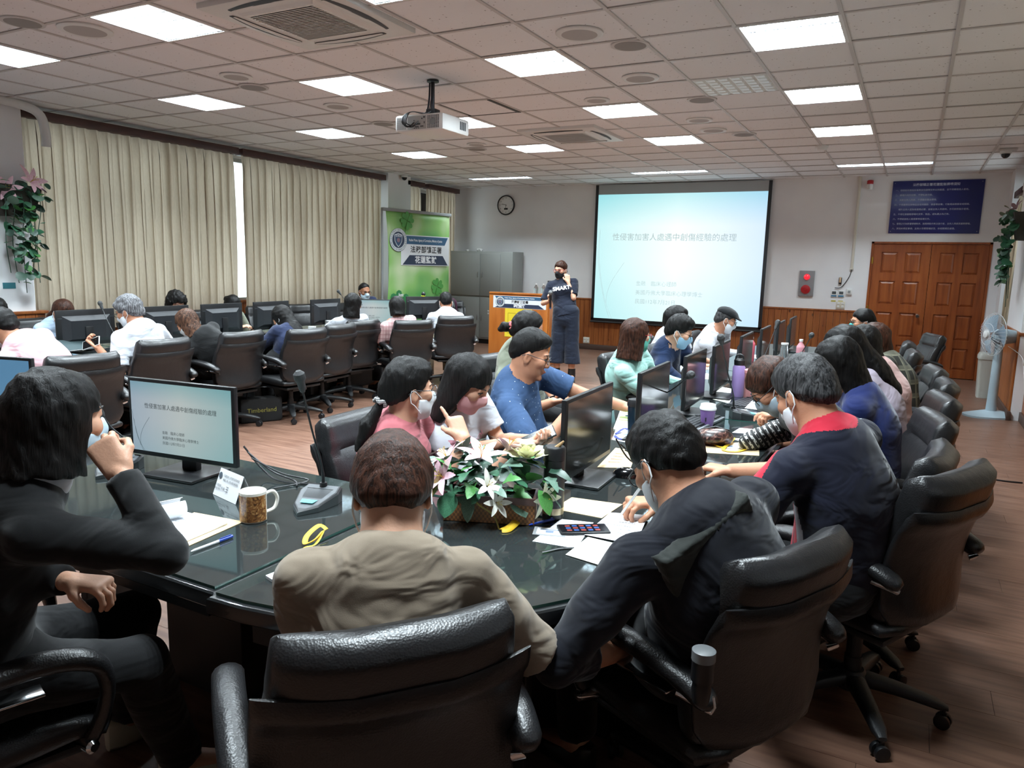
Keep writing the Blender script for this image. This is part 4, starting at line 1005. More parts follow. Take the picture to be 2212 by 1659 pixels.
        if hd.get('fine', 'p' in hd): fine.append((Wp - .13, Wp + .17))
        so = .016 if sleeve == 'short' else .010; dl = .03
        T.cone(S0, S0 + (E - S0) * .5, .046 * ar + so * .55, .047 * ar + so, sm=.045)
        if sleeve == 'short': T.cone(S0 + (E - S0) * .25, S0 + (E - S0) * hd.get('hem', .78), .047 * ar + so * .75, .048 * ar + so * 1.2, sm=.02, flat=nrm(E - S0))
        else:
            T.cone(S0, E, .050 * ar + so, .040 * ar + so, sm=.03); kx = 1.0 if sleeve == 'long' else .45
            T.cone(E, E + (Wp - E) * .93 * kx, .041 * ar + so, (.030 if kx == 1 else .042) * ar + so, sm=.02, flat=fd)
            if kx == 1: T.cone(E + (Wp - E) * .86, E + (Wp - E) * .93, .034 * ar + so * .7, .033 * ar + so * .7, sm=.004, flat=fd)
    # ---- legs
    Tr = SDF(); Sho = []
    for s_, nm in ((-1, 'L'), (1, 'R')):
        if seated:
            hj = P + Rt * s_ * .085 - Up * .02; kn = V3(hip[0], hip[1], 0) + Fd * .40 + Rt * s_ * .12 + Up * (seat + .045); an = V3(hip[0], hip[1], 0) + Fd * .36 + Rt * s_ * .13 + Up * .085
            if knees: kn = V3(*knees[nm])
            if feet: an = V3(*feet[nm])
            th = .074
        else:
            hj = P + Rt * s_ * .075; kn = P + Rt * s_ * .095 - Up * .41 + Fd * .015; an = V3(hip[0], hip[1], .085) + Rt * s_ * .105 + (V3(*feet[nm]) if feet else 0); th = .078
        fw = nrm(Fd + Rt * s_ * .22)
        B.cone(hj, kn, th, .053, sm=.03); B.cone(kn, kn + (an - kn) * .35, .052, .053, sm=.02); B.cone(kn + (an - kn) * .3, an, .053, .036, sm=.02); B.cone(an, an + fw * .13 - Up * .05, .036, .03, sm=.02)
        if seated:
            Tr.cone(hj, kn, th + .016, .068, sm=.03); Tr.cone(kn, kn + (an - kn) * .93, .068, .062, sm=.02, flat=nrm(an - kn))
        if not seated: Tr.cone(hj + Up * .08 + Rt * s_ * .01, kn, .095, .098, sm=.02); Tr.cone(kn, kn - Up * .20 + Rt * s_ * .02, .098, .108, sm=.01, flat=V3(0, 0, -1))
        Sho.append((an, fw))
    if seated: Tr.cone(P - Rt * .055 + Up * .01, P + Rt * .055 + Up * .01, .138 * b_, .138 * b_, sm=.05, D=Up, k=1.05)
    base = V3(hip[0], hip[1], 0)
    def put(S, name, m, h, fine_=(), hf_=None, disp=None, parent=None):
        Vv, Q = S.build(h, fine_, hf_, disp)
        if len(Vv) == 0: return None
        return part(name, mesh_np(name, Vv - base, Q, m), parent or put.body)
    put.body = None
    hfine = min(res * .55, .0065) if res <= .012 else res * .55
    body = put(B, 'person', SK[skin_], res, fine, hfine); body.location = tuple(base); tag(body, label, 'person'); put.body = body
    SM = shirt if not isinstance(shirt, str) else MATS[shirt]
    seed = abs(hash(label)) % 9999 if False else sum(ord(c) for c in label) % 9999
    # collar / neckline
    if inner is not None:
        Ic = SDF(); Ic.cone(Nb - sp * .035 - Fs * .01, Nb - sp * .012 - Fs * .004, nr + .030, nr + .022, sm=.0); Ic.cone(Nb - sp * .1, Nb + sp * .02, nr + .006, nr + .006, sm=.004, sub=True); put(Ic, 'inner_collar', inner, .006, parent=None)
    if collar == 'polo':
        T.cone(Nb - sp * .030 - Fs * .008, Nb + sp * .03, nr + .012, nr + .026, sm=.012, flat=None); T.cone(Nb + sp * .1, Nb - sp * .034 - Fs * .004, .02, nr + .004, sm=.004, sub=True, flat=None)
    else:
        T.cone(Nb + sp * .02, Nb + sp * .0 - Fs * .004, nr + .020, nr + .012, sm=.02)
    nz = noise3(seed, 26, .0042, (1, 1, .6)); nz2 = noise3(seed + 5, 60, .0016)
    so_ = put(T, 'shirt', SM, res if not paint else .0055, [], None, lambda x, y, z: nz(x, y, z) + nz2(x, y, z), body)
    if paint:
        me = so_.data; n = len(me.vertices); co = np.empty(n * 3, np.float32); me.vertices.foreach_get('co', co); co = co.reshape(n, 3) + base - Nb
        for m_ in paint[0]: me.materials.append(m_)
        vi = np.empty(len(me.loops), np.int32); me.loops.foreach_get('vertex_index', vi); vi = vi.reshape(-1, 4)
        fc = co[vi].mean(1); me.polygons.foreach_set('material_index', paint[1](fc @ Rs, fc @ Fs, fc @ sp).astype(np.int32)); me.update()
    if not seated: Tr.cone(P + Up * .10, P, .118, .15, sm=.03, D=Fs, k=1.2)
    if pants is not None:
        nzp = noise3(seed + 9, 24, .004); put(Tr, 'trousers', pants, max(res, .014), [], None, nzp, body)
    sm_ = mat('black shoe', '#121111', .4) if shoes == 'k' else mat('pale shoe', '#b9b39f', .6)
    for an, fw in Sho:
        s = MB(); R = []
        side = V3(-fw[1], fw[0], 0)
        for k in range(8):
            u = k / 7; c = an * V3(1, 1, 0) + fw * (-.065 + .25 * u) ; w = (.034 + .012 * math.sin(math.pi * u)) * (1 if 0 < k < 7 else .5); h_ = (.10 - .06 * u) if u > .25 else .105
            if k == 7: h_ = .03
            R.append([tuple(c + side * w * math.copysign(abs(math.cos(t)) ** .7, math.cos(t)) + Up * max(.0, h_ / 2 + h_ / 2 * math.copysign(abs(math.sin(t)) ** .6, math.sin(t))) - base) for t in [2 * math.pi * q / 12 for q in range(12)]])
        if boots: MB().lathe([(.050, .06), (.052, .12), (.050, .19), (.044, .192)], tuple(an * V3(1, 1, 0) - base), 16).obj('boot_shaft', sm_, body)
        s.loft(R).obj('shoe', sm_, body, 60)
    # ---- hair
    if hair: 
        kw = dict(tap=.36, fr=.85, a=-.010, b=.74, t=.012, top=.012, L=.13, bang=.045, yc=.035, wid=.0, rough=.0022); kw.update(hairkw or {})
        Hh = SDF(); hl = H.astype(np.float32)
        def loc(x, y, z):
            dx, dy, dz = x - hl[0], y - hl[1], z - hl[2]
            return tuple((dx * a[0] + dy * a[1] + dz * a[2]) / hs for a in AX)
        Hh.ell(hp(0, -.014, .028), V3(.0745 + kw['t'], .093 + kw['t'], .089 + kw['top']) * hs, AX, 0)
        if kw['top'] > .014: Hh.ell(hp(0, .01, .075 + kw['top'] * .3), V3(.066, .08, .045) * hs, AX, .03)
        lo, hi = H - .2, H + .2
        if hair in ('short', 'pony', 'bun', 'fade'):
            Hh.ell(hp(0, -.045, -.03), V3(.066 + kw['t'] * .6, .058 + kw['t'] * .6, .07) * hs, AX, .02)
            a, b = kw['a'], kw['b']
            def cut(x, y, z):
                u, v, w = loc(x, y, z); hl_ = a + b * np.clip(v, -.1, .045) + np.maximum(v - .045, 0) * kw['fr'] - .012 * np.exp(-((np.abs(u) - .07) / .02) ** 2) * (v > 0)
                return (hl_ - w) * .75
            Hh.fn(lambda x, y, z: kw['tap'] * np.clip(.034 + cut(x, y, z) / .75, 0, .05), lo, hi, inter='add'); Hh.fn(cut, lo, hi, inter=True)
        else:
            L = kw['L']; wd = kw['wid']; droop = nrm(-hu * .55 - Up * .75 - hf * .12)
            Hh.cone(hp(0, -.022, .02), hp(0, -.030, -.02) + droop * (L - .02), (.084 + wd * .3) * hs, (.080 + wd) * hs, D=hf, k=.92, sm=.03, flat=droop)
            yc, bg = kw['yc'], kw['bang']
            def cut(x, y, z):
                u, v, w = loc(x, y, z); front = v - (yc + .012 * (w + .05) / .1); low = bg + .015 * np.cos(u * 40) - w
                return np.minimum(front, low) * .8
            Hh.fn(cut, lo - .1, hi + .1, inter=True)
            if hair == 'long':
                B0 = hp(0, -.075, -.03); Hh.cone(B0, curve(.06) - Fs * .085, .07 * hs, .075, D=hf, k=1.3, sm=.03); Hh.cone(curve(.06) - Fs * .085, curve(.06 + kw.get('LL', .3)) - Fs * .115, .08, .05, D=Fs, k=2.0, sm=.04)
        if hair == 'pony':
            c0 = hp(*kw.get('tie', (0, -.115, -.02))); c1 = c0 + kw.get('swing', V3(0, 0, -.07)) ; c2 = c0 + kw.get('tail', V3(0, 0, -.19))
            Hh.cone(hp(0, -.09, .0), c0, .045, .018, sm=.02); Hh.cone(c0, c1, .018, .03, sm=.01); Hh.cone(c1, c2, .03, .012, sm=.01)
        if hair == 'bun': Hh.ell(hp(*kw.get('tie', (0, -.125, .035))), V3(.035, .03, .035), AX, .012)
        hz = noise3(seed + 3, 190, kw['rough'], (1, 1, .35)); hz2 = noise3(seed + 4, 70, kw['rough'] * 1.3, (1, 1, .5))
        put(Hh, 'hair', HAIR[hairc] if hairc in HAIR else hairc, max(.0065, res * .62) if res < .013 else .010, [], None, lambda x, y, z: hz(x, y, z) + hz2(x, y, z), body)
        if hair == 'pony' and kw.get('scrunchie') is not None:
            c0 = hp(*kw.get('tie', (0, -.115, -.02))) - base; dd = kw.get('swing', V3(0, 0, -.07)); s = MB()
            u_ = nrm(np.cross(dd, hr)); v_ = nrm(np.cross(dd, u_))
            s.tube([tuple(c0 + (u_ * math.cos(t) + v_ * math.sin(t)) * .024 + nrm(dd) * .006 * math.sin(5 * t)) for t in [2 * math.pi * q / 24 for q in range(24)]], .0085, 8, closed=True); s.obj('hair_tie', kw['scrunchie'], body)
    # ---- mask
    if mask is not None:
        Mk = SDF(); o = .006
        Mk.ell(hp(0, .024, -.040), V3(.064 + o, .066 + o, .080) * hs, AX, 0); Mk.ell(hp(0, .040, -.072), V3(.050 + o, .053 + o, .044 + o) * hs, AX, .02); Mk.cone(hp(0, .086, .004), hp(0, .100, -.030), .016 * hs, .022 * hs, sm=.03); Mk.ell(hp(0, .074, -.098), V3(.026, .022, .019) * hs, AX, .02)
        hl2 = H.astype(np.float32)
        def mc(x, y, z):
            dx, dy, dz = x - hl2[0], y - hl2[1], z - hl2[2]; u, v, w = [(dx * a[0] + dy * a[1] + dz * a[2]) / hs for a in AX]
            topz = -.002 - .020 * np.minimum(np.abs(u) / .05, 1.3) ** 1.5
            return np.maximum(np.maximum(w - topz, (.020 + .25 * np.maximum(-.075 - w, 0) - v)), -.122 - w) + .0012 * np.sin(w * 420)
        Mk.fn(mc, H - .2, H + .2, inter=True)
        mo = put(Mk, 'face_mask', mask, max(.0045, res * .45), [], None, None, body)
        if mo:
            for s_ in (-1, 1):
                st = MB()
                for z0, z1, z2 in ((-.026, .004, .012), (-.088, -.052, -.040)):
                    st.tube([tuple(p - base) for p in (hp(s_ * .0655, .030, z0), hp(s_ * .076, .012, (z0 + z1) / 2), hp(s_ * .083, -.006, z1), hp(s_ * .0835, -.022, (z1 + z2) / 2 * .9), hp(s_ * .082, -.027, -.012))], .0021, 6)
                st.obj('ear_strap', M_STRAP, mo)
    # ---- eyes, brows, glasses
    if res < .0145:
        for s_ in (-1, 1):
            c = hp(s_ * .032, .0735, .005) - base; ey = MB(); ey.sphere(tuple(c), .0118 * hs, 12, 8); ey.obj('eye', M_EYE, body)
            gz = nrm(hf * .9 - hu * .35 + hr * s_ * .05); MB().sphere(tuple(c + gz * .0072 * hs), .0062 * hs, 10, 6).obj('iris', M_IRIS, body)
            MB().tube([tuple(hp(s_ * x, y, z) - base) for x, y, z in ((.0185, .083, .006), (.025, .0868, .0105), (.034, .0862, .0115), (.043, .0795, .0075), (.047, .074, .004))], [.0014, .0028, .0032, .0028, .0014], 6).obj('eyelid', M_BROW if mask is None or True else M_BROW, body)
            MB().tube([tuple(hp(s_ * x, y, z) - base) for x, y, z in ((.016, .0915, .026), (.028, .0915, .031), (.042, .082, .0305), (.052, .068, .025))], [.002, .0035, .0032, .0015], 6, flat=.6).obj('eyebrow', M_BROW, body)
        if mask is None:
            MB().tube([tuple(hp(x, y, z) - base) for x, y, z in ((-.022, .0885, -.061), (-.01, .0985, -.0595), (0, .0995, -.061), (.01, .0985, -.0595), (.022, .0885, -.061))], [.001, .0042, .0045, .0042, .001], 6).obj('lips', M_LIP, body)
    if glasses is not None:
        gm, rx, rz_ = glasses; g = MB()
        for s_ in (-1, 1):
            g.tube([tuple(hp(s_ * .034 + rx * math.cos(t), .102 - .004 * abs(math.cos(t)), .002 + rz_ * math.sin(t)) - base) for t in [2 * math.pi * q / 20 for q in range(20)]], .0017, 6, closed=True)
            g.tube([tuple(hp(s_ * x, y, z) - base) for x, y, z in ((.034 + rx, .098, .006), (.07, .085, .008), (.083, .03, .008), (.0835, -.01, .010), (.083, -.035, -.008))], .0017, 6)
        g.tube([tuple(hp(x, y, z) - base) for x, y, z in ((-.034 + rx, .103, .006), (0, .108, .009), (.034 - rx, .103, .006))], .0016, 6)
        go = g.obj('glasses', gm, body)
        for s_ in (-1, 1): MB().add([tuple(hp(s_ * .034 + rx * .95 * math.cos(t), .101, .002 + rz_ * .95 * math.sin(t)) - base) for t in [2 * math.pi * q / 16 for q in range(16)]], [tuple(range(16))]).obj('lens', M_GLASS, go, 0)
    if lanyard is not None:
        ln = MB(); pts = []
        for q in range(17):
            t = -math.pi * .95 + 2 * math.pi * .95 * q / 16; r = nr + .030
            pts.append(tuple(Nb + sp * (.012 + .06 * (1 + math.cos(t)) / 2 * .9) + Rs * r * math.sin(t) * 1.05 + Fs * (r * math.cos(t) * 1.0 - .006) - base))
        ln.tube(pts, .0075, 8, flat=.25, up=tuple(sp)); ln.obj('lanyard', lanyard, body)
    p = Person(); p.o = body; p.base = base; p.hp = hp; p.AX = AX; p.curve = curve; p.Fs = Fs; p.Rs = Rs; p.sp = sp; p.Nb = Nb; p.W = W_; p.sh = sh; p.P = P; p.H = H; p.Fd = Fd; p.Rt = Rt
    return p
# ---------------------------------------------------------------- the people in the room
def plaid(name, base, lines, sc):
    m, nt, N, L, p = MNEW(name); tc = N.new('ShaderNodeTexCoord'); sp_ = N.new('ShaderNodeSeparateXYZ'); L.new(tc.outputs['Object'], sp_.inputs[0])
    prev = lin(base)
    for ax, col, w in lines:
        mu = N.new('ShaderNodeMath'); mu.operation = 'MULTIPLY'; mu.inputs[1].default_value = sc; 
        if ax == 'h': L.new(sp_.outputs['Z'], mu.inputs[0])
        else:
            ad = N.new('ShaderNodeMath'); ad.operation = 'ADD'; L.new(sp_.outputs['X'], ad.inputs[0]); L.new(sp_.outputs['Y'], ad.inputs[1]); L.new(ad.outputs[0], mu.inputs[0])
        fr = N.new('ShaderNodeMath'); fr.operation = 'FRACT'; L.new(mu.outputs[0], fr.inputs[0])
        lt = N.new('ShaderNodeMath'); lt.operation = 'LESS_THAN'; lt.inputs[1].default_value = w; L.new(fr.outputs[0], lt.inputs[0])
        sc_ = N.new('ShaderNodeMath'); sc_.operation = 'MULTIPLY'; sc_.inputs[1].default_value = .7; L.new(lt.outputs[0], sc_.inputs[0])
        prev = mixc(nt, sc_.outputs[0], prev, col)
    L.new(prev, p.inputs['Base Color']); p.inputs['Roughness'].default_value = .9; return m
def dotted(name, base, dot):
    m, nt, N, L, p = MNEW(name); tc = N.new('ShaderNodeTexCoord'); v = N.new('ShaderNodeTexVoronoi'); v.inputs['Scale'].default_value = 34; v.inputs['Randomness'].default_value = .5; L.new(tc.outputs['Object'], v.inputs['Vector'])
    k = N.new('ShaderNodeMath'); k.operation = 'LESS_THAN'; k.inputs[1].default_value = .085; L.new(v.outputs['Distance'], k.inputs[0])
    n = N.new('ShaderNodeTexNoise'); n.inputs['Scale'].default_value = 60; L.new(tc.outputs['Object'], n.inputs['Vector'])
    b = mixc(nt, n.outputs['Fac'], base, tuple(c * .75 for c in lin(base))); L.new(mixc(nt, k.outputs[0], b, dot), p.inputs['Base Color']); p.inputs['Roughness'].default_value = .88
    n2 = N.new('ShaderNodeTexNoise'); n2.inputs['Scale'].default_value = 6; n2.inputs['Distortion'].default_value = 1.2; L.new(tc.outputs['Object'], n2.inputs['Vector'])
    bp = N.new('ShaderNodeBump'); bp.inputs['Strength'].default_value = .35; bp.inputs['Distance'].default_value = .05; L.new(n2.outputs['Fac'], bp.inputs['Height']); L.new(bp.outputs[0], p.inputs['Normal']); return m
K_BLK = cloth('black knit', '#0f1012', '#090a0b', folds=.25); K_TAU = cloth('taupe cotton', '#8f8170', '#7c6f60', folds=.5); K_NAV = cloth('dark navy jacket cloth', '#10131e', '#0b0d15', folds=.5)
K_NVY = cloth('navy polo cloth', '#171a2c', '#101220', folds=.4); K_RED = cloth('coral red polo cloth', '#c0273c', '#a81e32', folds=.3); K_WHT = cloth('white shirt cloth', '#c6c9d0', '#b0b4bc', folds=.45)
K_PNK = cloth('rose pink cotton', '#cf7d85', '#b9686f', folds=.4); K_POLO = dotted('blue dotted polo', '#2e4a70', '#b8c4d0'); K_OLV = cloth('olive grey cloth', '#7d8272', '#6c7162'); K_MINT = cloth('mint shirt cloth', '#a5cfc6', '#8fbab1', folds=.5)
K_NAV2 = cloth('navy blue polo cloth', '#152748', '#0f1c36', folds=.4); K_GRY = cloth('pale grey shirt cloth', '#c6c8cd', '#b2b4ba', folds=.45); K_ROY = cloth('royal blue cloth', '#19265a', '#131d47'); K_LAV = cloth('lavender cloth', '#b8adbb', '#a297a6', folds=.5)
K_LPK = cloth('dusty pink cloth', '#c3a09c', '#ad8a86', folds=.4); K_PL1 = plaid('black and cream plaid', '#23241f', [('h', '#a8a48c', .10), ('v', '#a8a48c', .10), ('h', '#5c5b4e', .35), ('v', '#5c5b4e', .35)], 11); K_PL2 = plaid('pink plaid', '#d3b3b3', [('h', '#a9787c', .22), ('v', '#a9787c', .22)], 22)
K_PPK = cloth('pale pink shirt cloth', '#d3adb3', '#bf979e', folds=.45); K_LBL = cloth('light blue shirt cloth', '#b4c8dc', '#9db2c8'); K_NT = cloth('navy top cloth', '#222c48', '#182038'); K_TEE = cloth('dark navy tee cloth', '#131a2c', '#0d1322', folds=.35); K_DEN = cloth('dark denim', '#1b2333', '#141a28', folds=.3, weave=900)
T_BLK = cloth('black trousers cloth', '#0e0f11', '#0a0a0c', folds=.3); T_GRY = cloth('grey trousers cloth', '#3b3d42', '#2e3035', folds=.3); T_KHK = cloth('khaki trousers cloth', '#a39a86', '#8d8470', folds=.3)
MW = mat('white mask fabric', '#dde3e8', .85); MBL = mat('blue mask fabric', '#8fb4cc', .85); MPK = mat('pink mask fabric', '#cf9c9d', .85); MTL = mat('teal mask fabric', '#3aa7a4', .85); MBK = mat('black mask fabric', '#15171a', .8); MGR = mat('green mask fabric', '#5fb7a5', .85); MLB = mat('pale blue mask fabric', '#b3cad8', .85)
LYY = mat('yellow lanyard', '#d8b02a', .6); LYB = mat('blue lanyard', '#22307c', .6)
GB = M_BLACKP; GM = mat('metal glasses frame', '#8a8d90', .25, metal=.9); GR = mat('red glasses frame', '#a51f24', .3)
PEOPLE = {}
# ---- near side of the table
PEOPLE['f1'] = person('person in black cardigan with straight bob, hand at masked chin, at the left edge', (-1.740, 0.998, 1.173), (-1.93, .86), 72, look=86, pitch=-6, sex='f', skin_='f', shirt=K_BLK, inner=K_WHT, sleeve='long', pants=T_BLK, hair='bob', hairc='z', mask=MLB, res=.007,
    hairkw=dict(L=.125, wid=.012, yc=.042, bang=.03, t=.014), hands={'R': dict(p=(-1.588, 1.046, 1.054), d=(-0.063, -0.009, 0.073), palm=(-.6, .1, .45), curl=.95, pole=(0.201, -0.110, -0.244), thumb=(0, 0, 1)), 'L': dict(p=(-1.660, 0.950, 0.806), d=(.9, .3, 0), palm=(0, 0, -1), curl=.7)}, knees={'R': (-1.699, 1.136, 0.500), 'L': (-1.95, 1.3, .5)}, feet={'R': (-1.771, 1.303, 0.085), 'L': (-2.1, 1.35, .085)}, bow=.06, shoes='w')
PEOPLE['r1'] = person('person in beige T-shirt seen from behind with brown hair, nearest the camera', (-0.959, 1.256, 1.057), (-.98, 1.21), 134, look=126, pitch=-48, shirt=K_TAU, pants=T_BLK, hairc='b', mask=MW, res=.007, build=.92, fat=1.12, bow=.06, skin_='f',
    hairkw=dict(a=-.028, b=.70, t=.016, top=.020, rough=.0022), hands={'R': dict(p=(-.95, 1.45, .64), d=(-.8, .5, 0), palm=(0, 0, -1), pole=(.8, .35, -.5), hem=.95), 'L': dict(p=(-1.08, 1.42, .66), d=(.2, .9, 0), palm=(0, 0, -1), pole=(-.15, -.5, -1), hem=.92)})
PEOPLE['r2'] = person('person in dark navy jacket writing with a white pen at the rounded corner', (-0.521, 1.845, 1.057), (-.41, 1.90), 150, look=146, pitch=-42, shirt=K_NAV, sleeve='three', pants=T_BLK, hairc='k', mask=MW, glasses=(GB, .025, .019), res=.007, build=1.08, fat=1.08, bow=.085, skin_='m',
    hairkw=dict(a=-.008, b=.62, t=.013, top=.022, rough=.0022), hands={'R': dict(p=(-0.672, 2.284, 0.800), d=(-0.060, -0.087, 0.014), palm=(-.2, -.2, -.8), curl=.75, pole=(.3, .8, -.4), thumb=(-.3, -.9, .3)), 'L': dict(p=(-0.575, 1.728, 0.577), d=(-.7, .6, 0), palm=(0, 0, -1), pole=(-.5, -.4, -1))})
def red_paint(u, f, w):
    r = np.zeros(len(u)); front = (f > .020 + .10 * np.clip(w - .02, 0, 1)) & (u < .03); r[front] = 1; r[(w < .045) & (np.hypot(u, f) < .105)] = 1; side = (np.abs(u) > .115) & (w > .17) & (f > -.035) & (f < .04) & (np.abs(u) < .175); r[side] = 2; r[side & (f > .012)] = 1; r[(u > .06) & (w < .075) & (f > -.012) & (f < .002)] = 2; return r
PEOPLE['r3'] = person('person in navy polo shirt with coral red collar and shoulder, greying hair', (-0.276, 2.558, 1.161), (-.13, 2.56), 150, look=142, pitch=-34, shirt=K_NVY, pants=T_BLK, hairc='s', mask=MW, res=.0075, build=1.0, fat=1.06, bow=.06, collar='polo', lanyard=LYB, skin_='m', paint=([K_RED, K_WHT], red_paint),
    hairkw=dict(a=-.012, b=.7, t=.013, top=.018, rough=.0024), hands={'L': dict(p=(-.62, 2.42, .79), d=(-1, .3, 0), palm=(0, 0, -1)), 'R': dict(p=(-.55, 2.85, .79), d=(-1, .1, 0), palm=(0, 0, -1))})
PEOPLE['r4'] = person('person with round glasses bending low over the papers, blue mask', (-0.488, 3.268, 1.076), (-.16, 3.12), 182, look=196, pitch=-50, sex='f', shirt=K_BLK, pants=T_BLK, hairc='b', hair='short', mask=MLB, glasses=(GB, .023, .021), res=.009, bow=.08, hairkw=dict(a=-.03, t=.014), hands={'L': dict(p=(-0.604, 4.131, 0.790), d=(-.8, -.4, -.1), palm=(0, 0, -1), curl=.7), 'R': dict(p=(-0.702, 4.300, 0.790), d=(-1, 0, 0), palm=(0, 0, -1))})
PEOPLE['r5'] = person('person with black bob in royal blue shirt, back to the aisle', (-0.274, 3.681, 1.144), (-.10, 3.75), 184, look=184, pitch=-30, sex='f', shirt=K_ROY, pants=T_BLK, hair='bob', hairc='k', mask=MW, res=.010, hairkw=dict(L=.15, wid=.01))
PEOPLE['r6'] = person('person with long black hair in lavender blouse', (-0.296, 4.304, 1.158), (-.05, 4.4), 186, look=186, pitch=-25, sex='f', shirt=K_LAV, pants=T_GRY, hair='long', hairc='k', mask=MW, res=.011, hairkw=dict(L=.2, LL=.2))
PEOPLE['r7'] = person('person in dusty pink top between the lavender blouse and the plaid shirt', (-0.242, 5.014, 1.120), (-.05, 5.0), 186, look=180, pitch=-25, sex='f', shirt=K_LPK, pants=T_GRY, hair='bob', hairc='k', mask=MW, res=.012, hairkw=dict(L=.17))
PEOPLE['r8'] = person('person in black and cream plaid shirt with white mask', (-0.206, 5.775, 1.091), (0, 5.75), 184, look=196, pitch=-20, sex='f', shirt=K_PL1, sleeve='long', pants=T_GRY, hair='bob', hairc='b', mask=MLB, res=.012, hairkw=dict(L=.17, bang=.05))
PEOPLE['r9'] = person('person with teal mask and ponytail, farthest on the door side', (-0.377, 7.411, 1.118), (-.15, 7.25), 184, look=200, pitch=-8, sex='f', shirt=K_BLK, pants=T_GRY, hair='pony', hairc='k', mask=MTL, glasses=(GB, .022, .018), res=.013, hairkw=dict(tail=V3(.1, .02, -.12), swing=V3(.05, 0, -.03)))
# ---- inner side of the right arm
PEOPLE['p1'] = person('person with black ponytail and patterned hair tie, finger on the jaw', (-1.712, 2.347, 1.059), (-1.82, 2.40), 24, look=58, pitch=-4, sex='f', skin_='f', shirt=K_PNK, sleeve='three', pants=T_BLK, hair='pony', hairc='k', mask=MW, glasses=(GM, .024, .021), res=.0085, bow=.04,
    hairkw=dict(a=-.004, t=.014, top=.020, fr=.75, tie=(-.0, -.118, -.052), swing=(-0.023, -0.052, -0.090), tail=(-0.037, -0.098, -0.174), scrunchie=plaid('black and white hair tie', '#dedede', [('h', '#151515', .5), ('v', '#151515', .5)], 130)), hands={'R': dict(p=(-1.413, 2.273, 0.915), d=(-0.073, 0.026, 0.101), palm=(-.7, .3, .1), curl=1.0, point=True, pole=(0.054, -0.127, -0.221), thumb=(-.5, -.6, 0)), 'L': dict(p=(-1.5, 2.75, .79), d=(1, .2, 0), palm=(0, 0, -1))})
PEOPLE['p2'] = person('person in white T-shirt with pink print looking down at a phone, pink mask', (-1.612, 2.631, 1.061), (-1.78, 2.95), 6, look=6, pitch=-32, sex='f', skin_='f', shirt=K_WHT, pants=T_BLK, hair='bob', hairc='z', mask=MPK, res=.0085, bow=.05, hairkw=dict(L=.20, wid=.012, bang=.034, yc=.034), hands={'R': dict(p=(-1.347, 2.594, 0.841), d=(.8, .2, .1), palm=(0, .2, 1), curl=.6, pole=(0, -.4, -1), hem=.95), 'L': dict(p=(-1.361, 2.755, 0.822), d=(.8, -.3, .1), palm=(0, -.2, 1), curl=.6)})
PEOPLE['p3'] = person('person in blue dotted polo shirt with cropped hair and thin glasses, no mask', (-1.670, 3.321, 1.108), (-1.74, 3.48), 10, look=22, pitch=-18, shirt=K_POLO, pants=T_GRY, hairc='k', glasses=(GM, .022, .016), res=.0085, bow=.05, collar='polo', fat=1.05, skin_='m', hairkw=dict(a=.010, b=.66, t=.009, top=.018, fr=.7, rough=.0014, tap=.45), hands={'R': dict(p=(-1.400, 3.199, 0.853), d=(.9, .3, 0), palm=(0, 0, -1), pole=(-.3, -.6, -.9)), 'L': dict(p=(-1.25, 3.75, .8), d=(.9, 0, 0), palm=(0, 0, -1))})
PEOPLE['p4'] = person('person with slicked back long hair and ponytail holding a phone', (-2.083, 4.095, 1.146), (-2.32, 4.6), 4, look=28, pitch=-22, shirt=K_OLV, pants=T_BLK, hair='pony', hairc='k', glasses=(GM, .023, .017), res=.010, lanyard=mat('white lanyard', '#d9dcdc', .6), hairkw=dict(a=.002, b=.8, top=.014, fr=2.2, tie=(0, -.108, -.012), swing=V3(-.035, -.02, -.005), tail=V3(-.06, -.035, -.02), scrunchie=mat('pink hair tie', '#b85f60', .6)), hands={'R': dict(p=(-1.798, 3.889, 0.764), d=(.8, .3, .15), palm=(-.1, .2, .9), curl=.7), 'L': dict(p=(-1.849, 4.032, 0.753), d=(.8, -.3, .15), palm=(0, -.2, .9), curl=.7)})
PEOPLE['p5'] = person('person in mint shirt with dark shoulder length hair and red glasses', (-1.698, 5.034, 1.081), (-1.80, 5.22), 6, look=48, pitch=-4, sex='f', skin_='f', shirt=K_MINT, sleeve='long', pants=T_BLK, hair='bob', hairc='b', mask=MGR, glasses=(GR, .023, .016), res=.010, hairkw=dict(L=.175, wid=.014, yc=.05))
PEOPLE['p6'] = person('person in navy polo with blue mask and black glasses reading', (-1.565, 5.678, 1.072), (-1.72, 5.95), 2, look=12, pitch=-22, shirt=K_NAV2, pants=T_BLK, hairc='k', mask=MBL, glasses=(GB, .023, .016), res=.010, collar='polo', skin_='f', hairkw=dict(top=.022, t=.014))
PEOPLE['p7'] = person('person in white shirt with thick black hair half hidden behind the navy polo', (-1.806, 6.415, 1.095), (-1.95, 6.7), 0, look=40, pitch=-10, shirt=K_WHT, pants=T_BLK, hairc='k', mask=MW, res=.012, hairkw=dict(top=.025, t=.016))
PEOPLE['p8'] = person('person in pale grey shirt wearing a black flat cap', (-1.574, 7.339, 1.075), (-1.80, 7.55), -4, look=22, pitch=-22, shirt=K_GRY, sleeve='long', pants=T_BLK, hairc='s', mask=MW, glasses=(GM, .022, .016), res=.012, collar='polo', hairkw=dict(t=.006, top=.004))
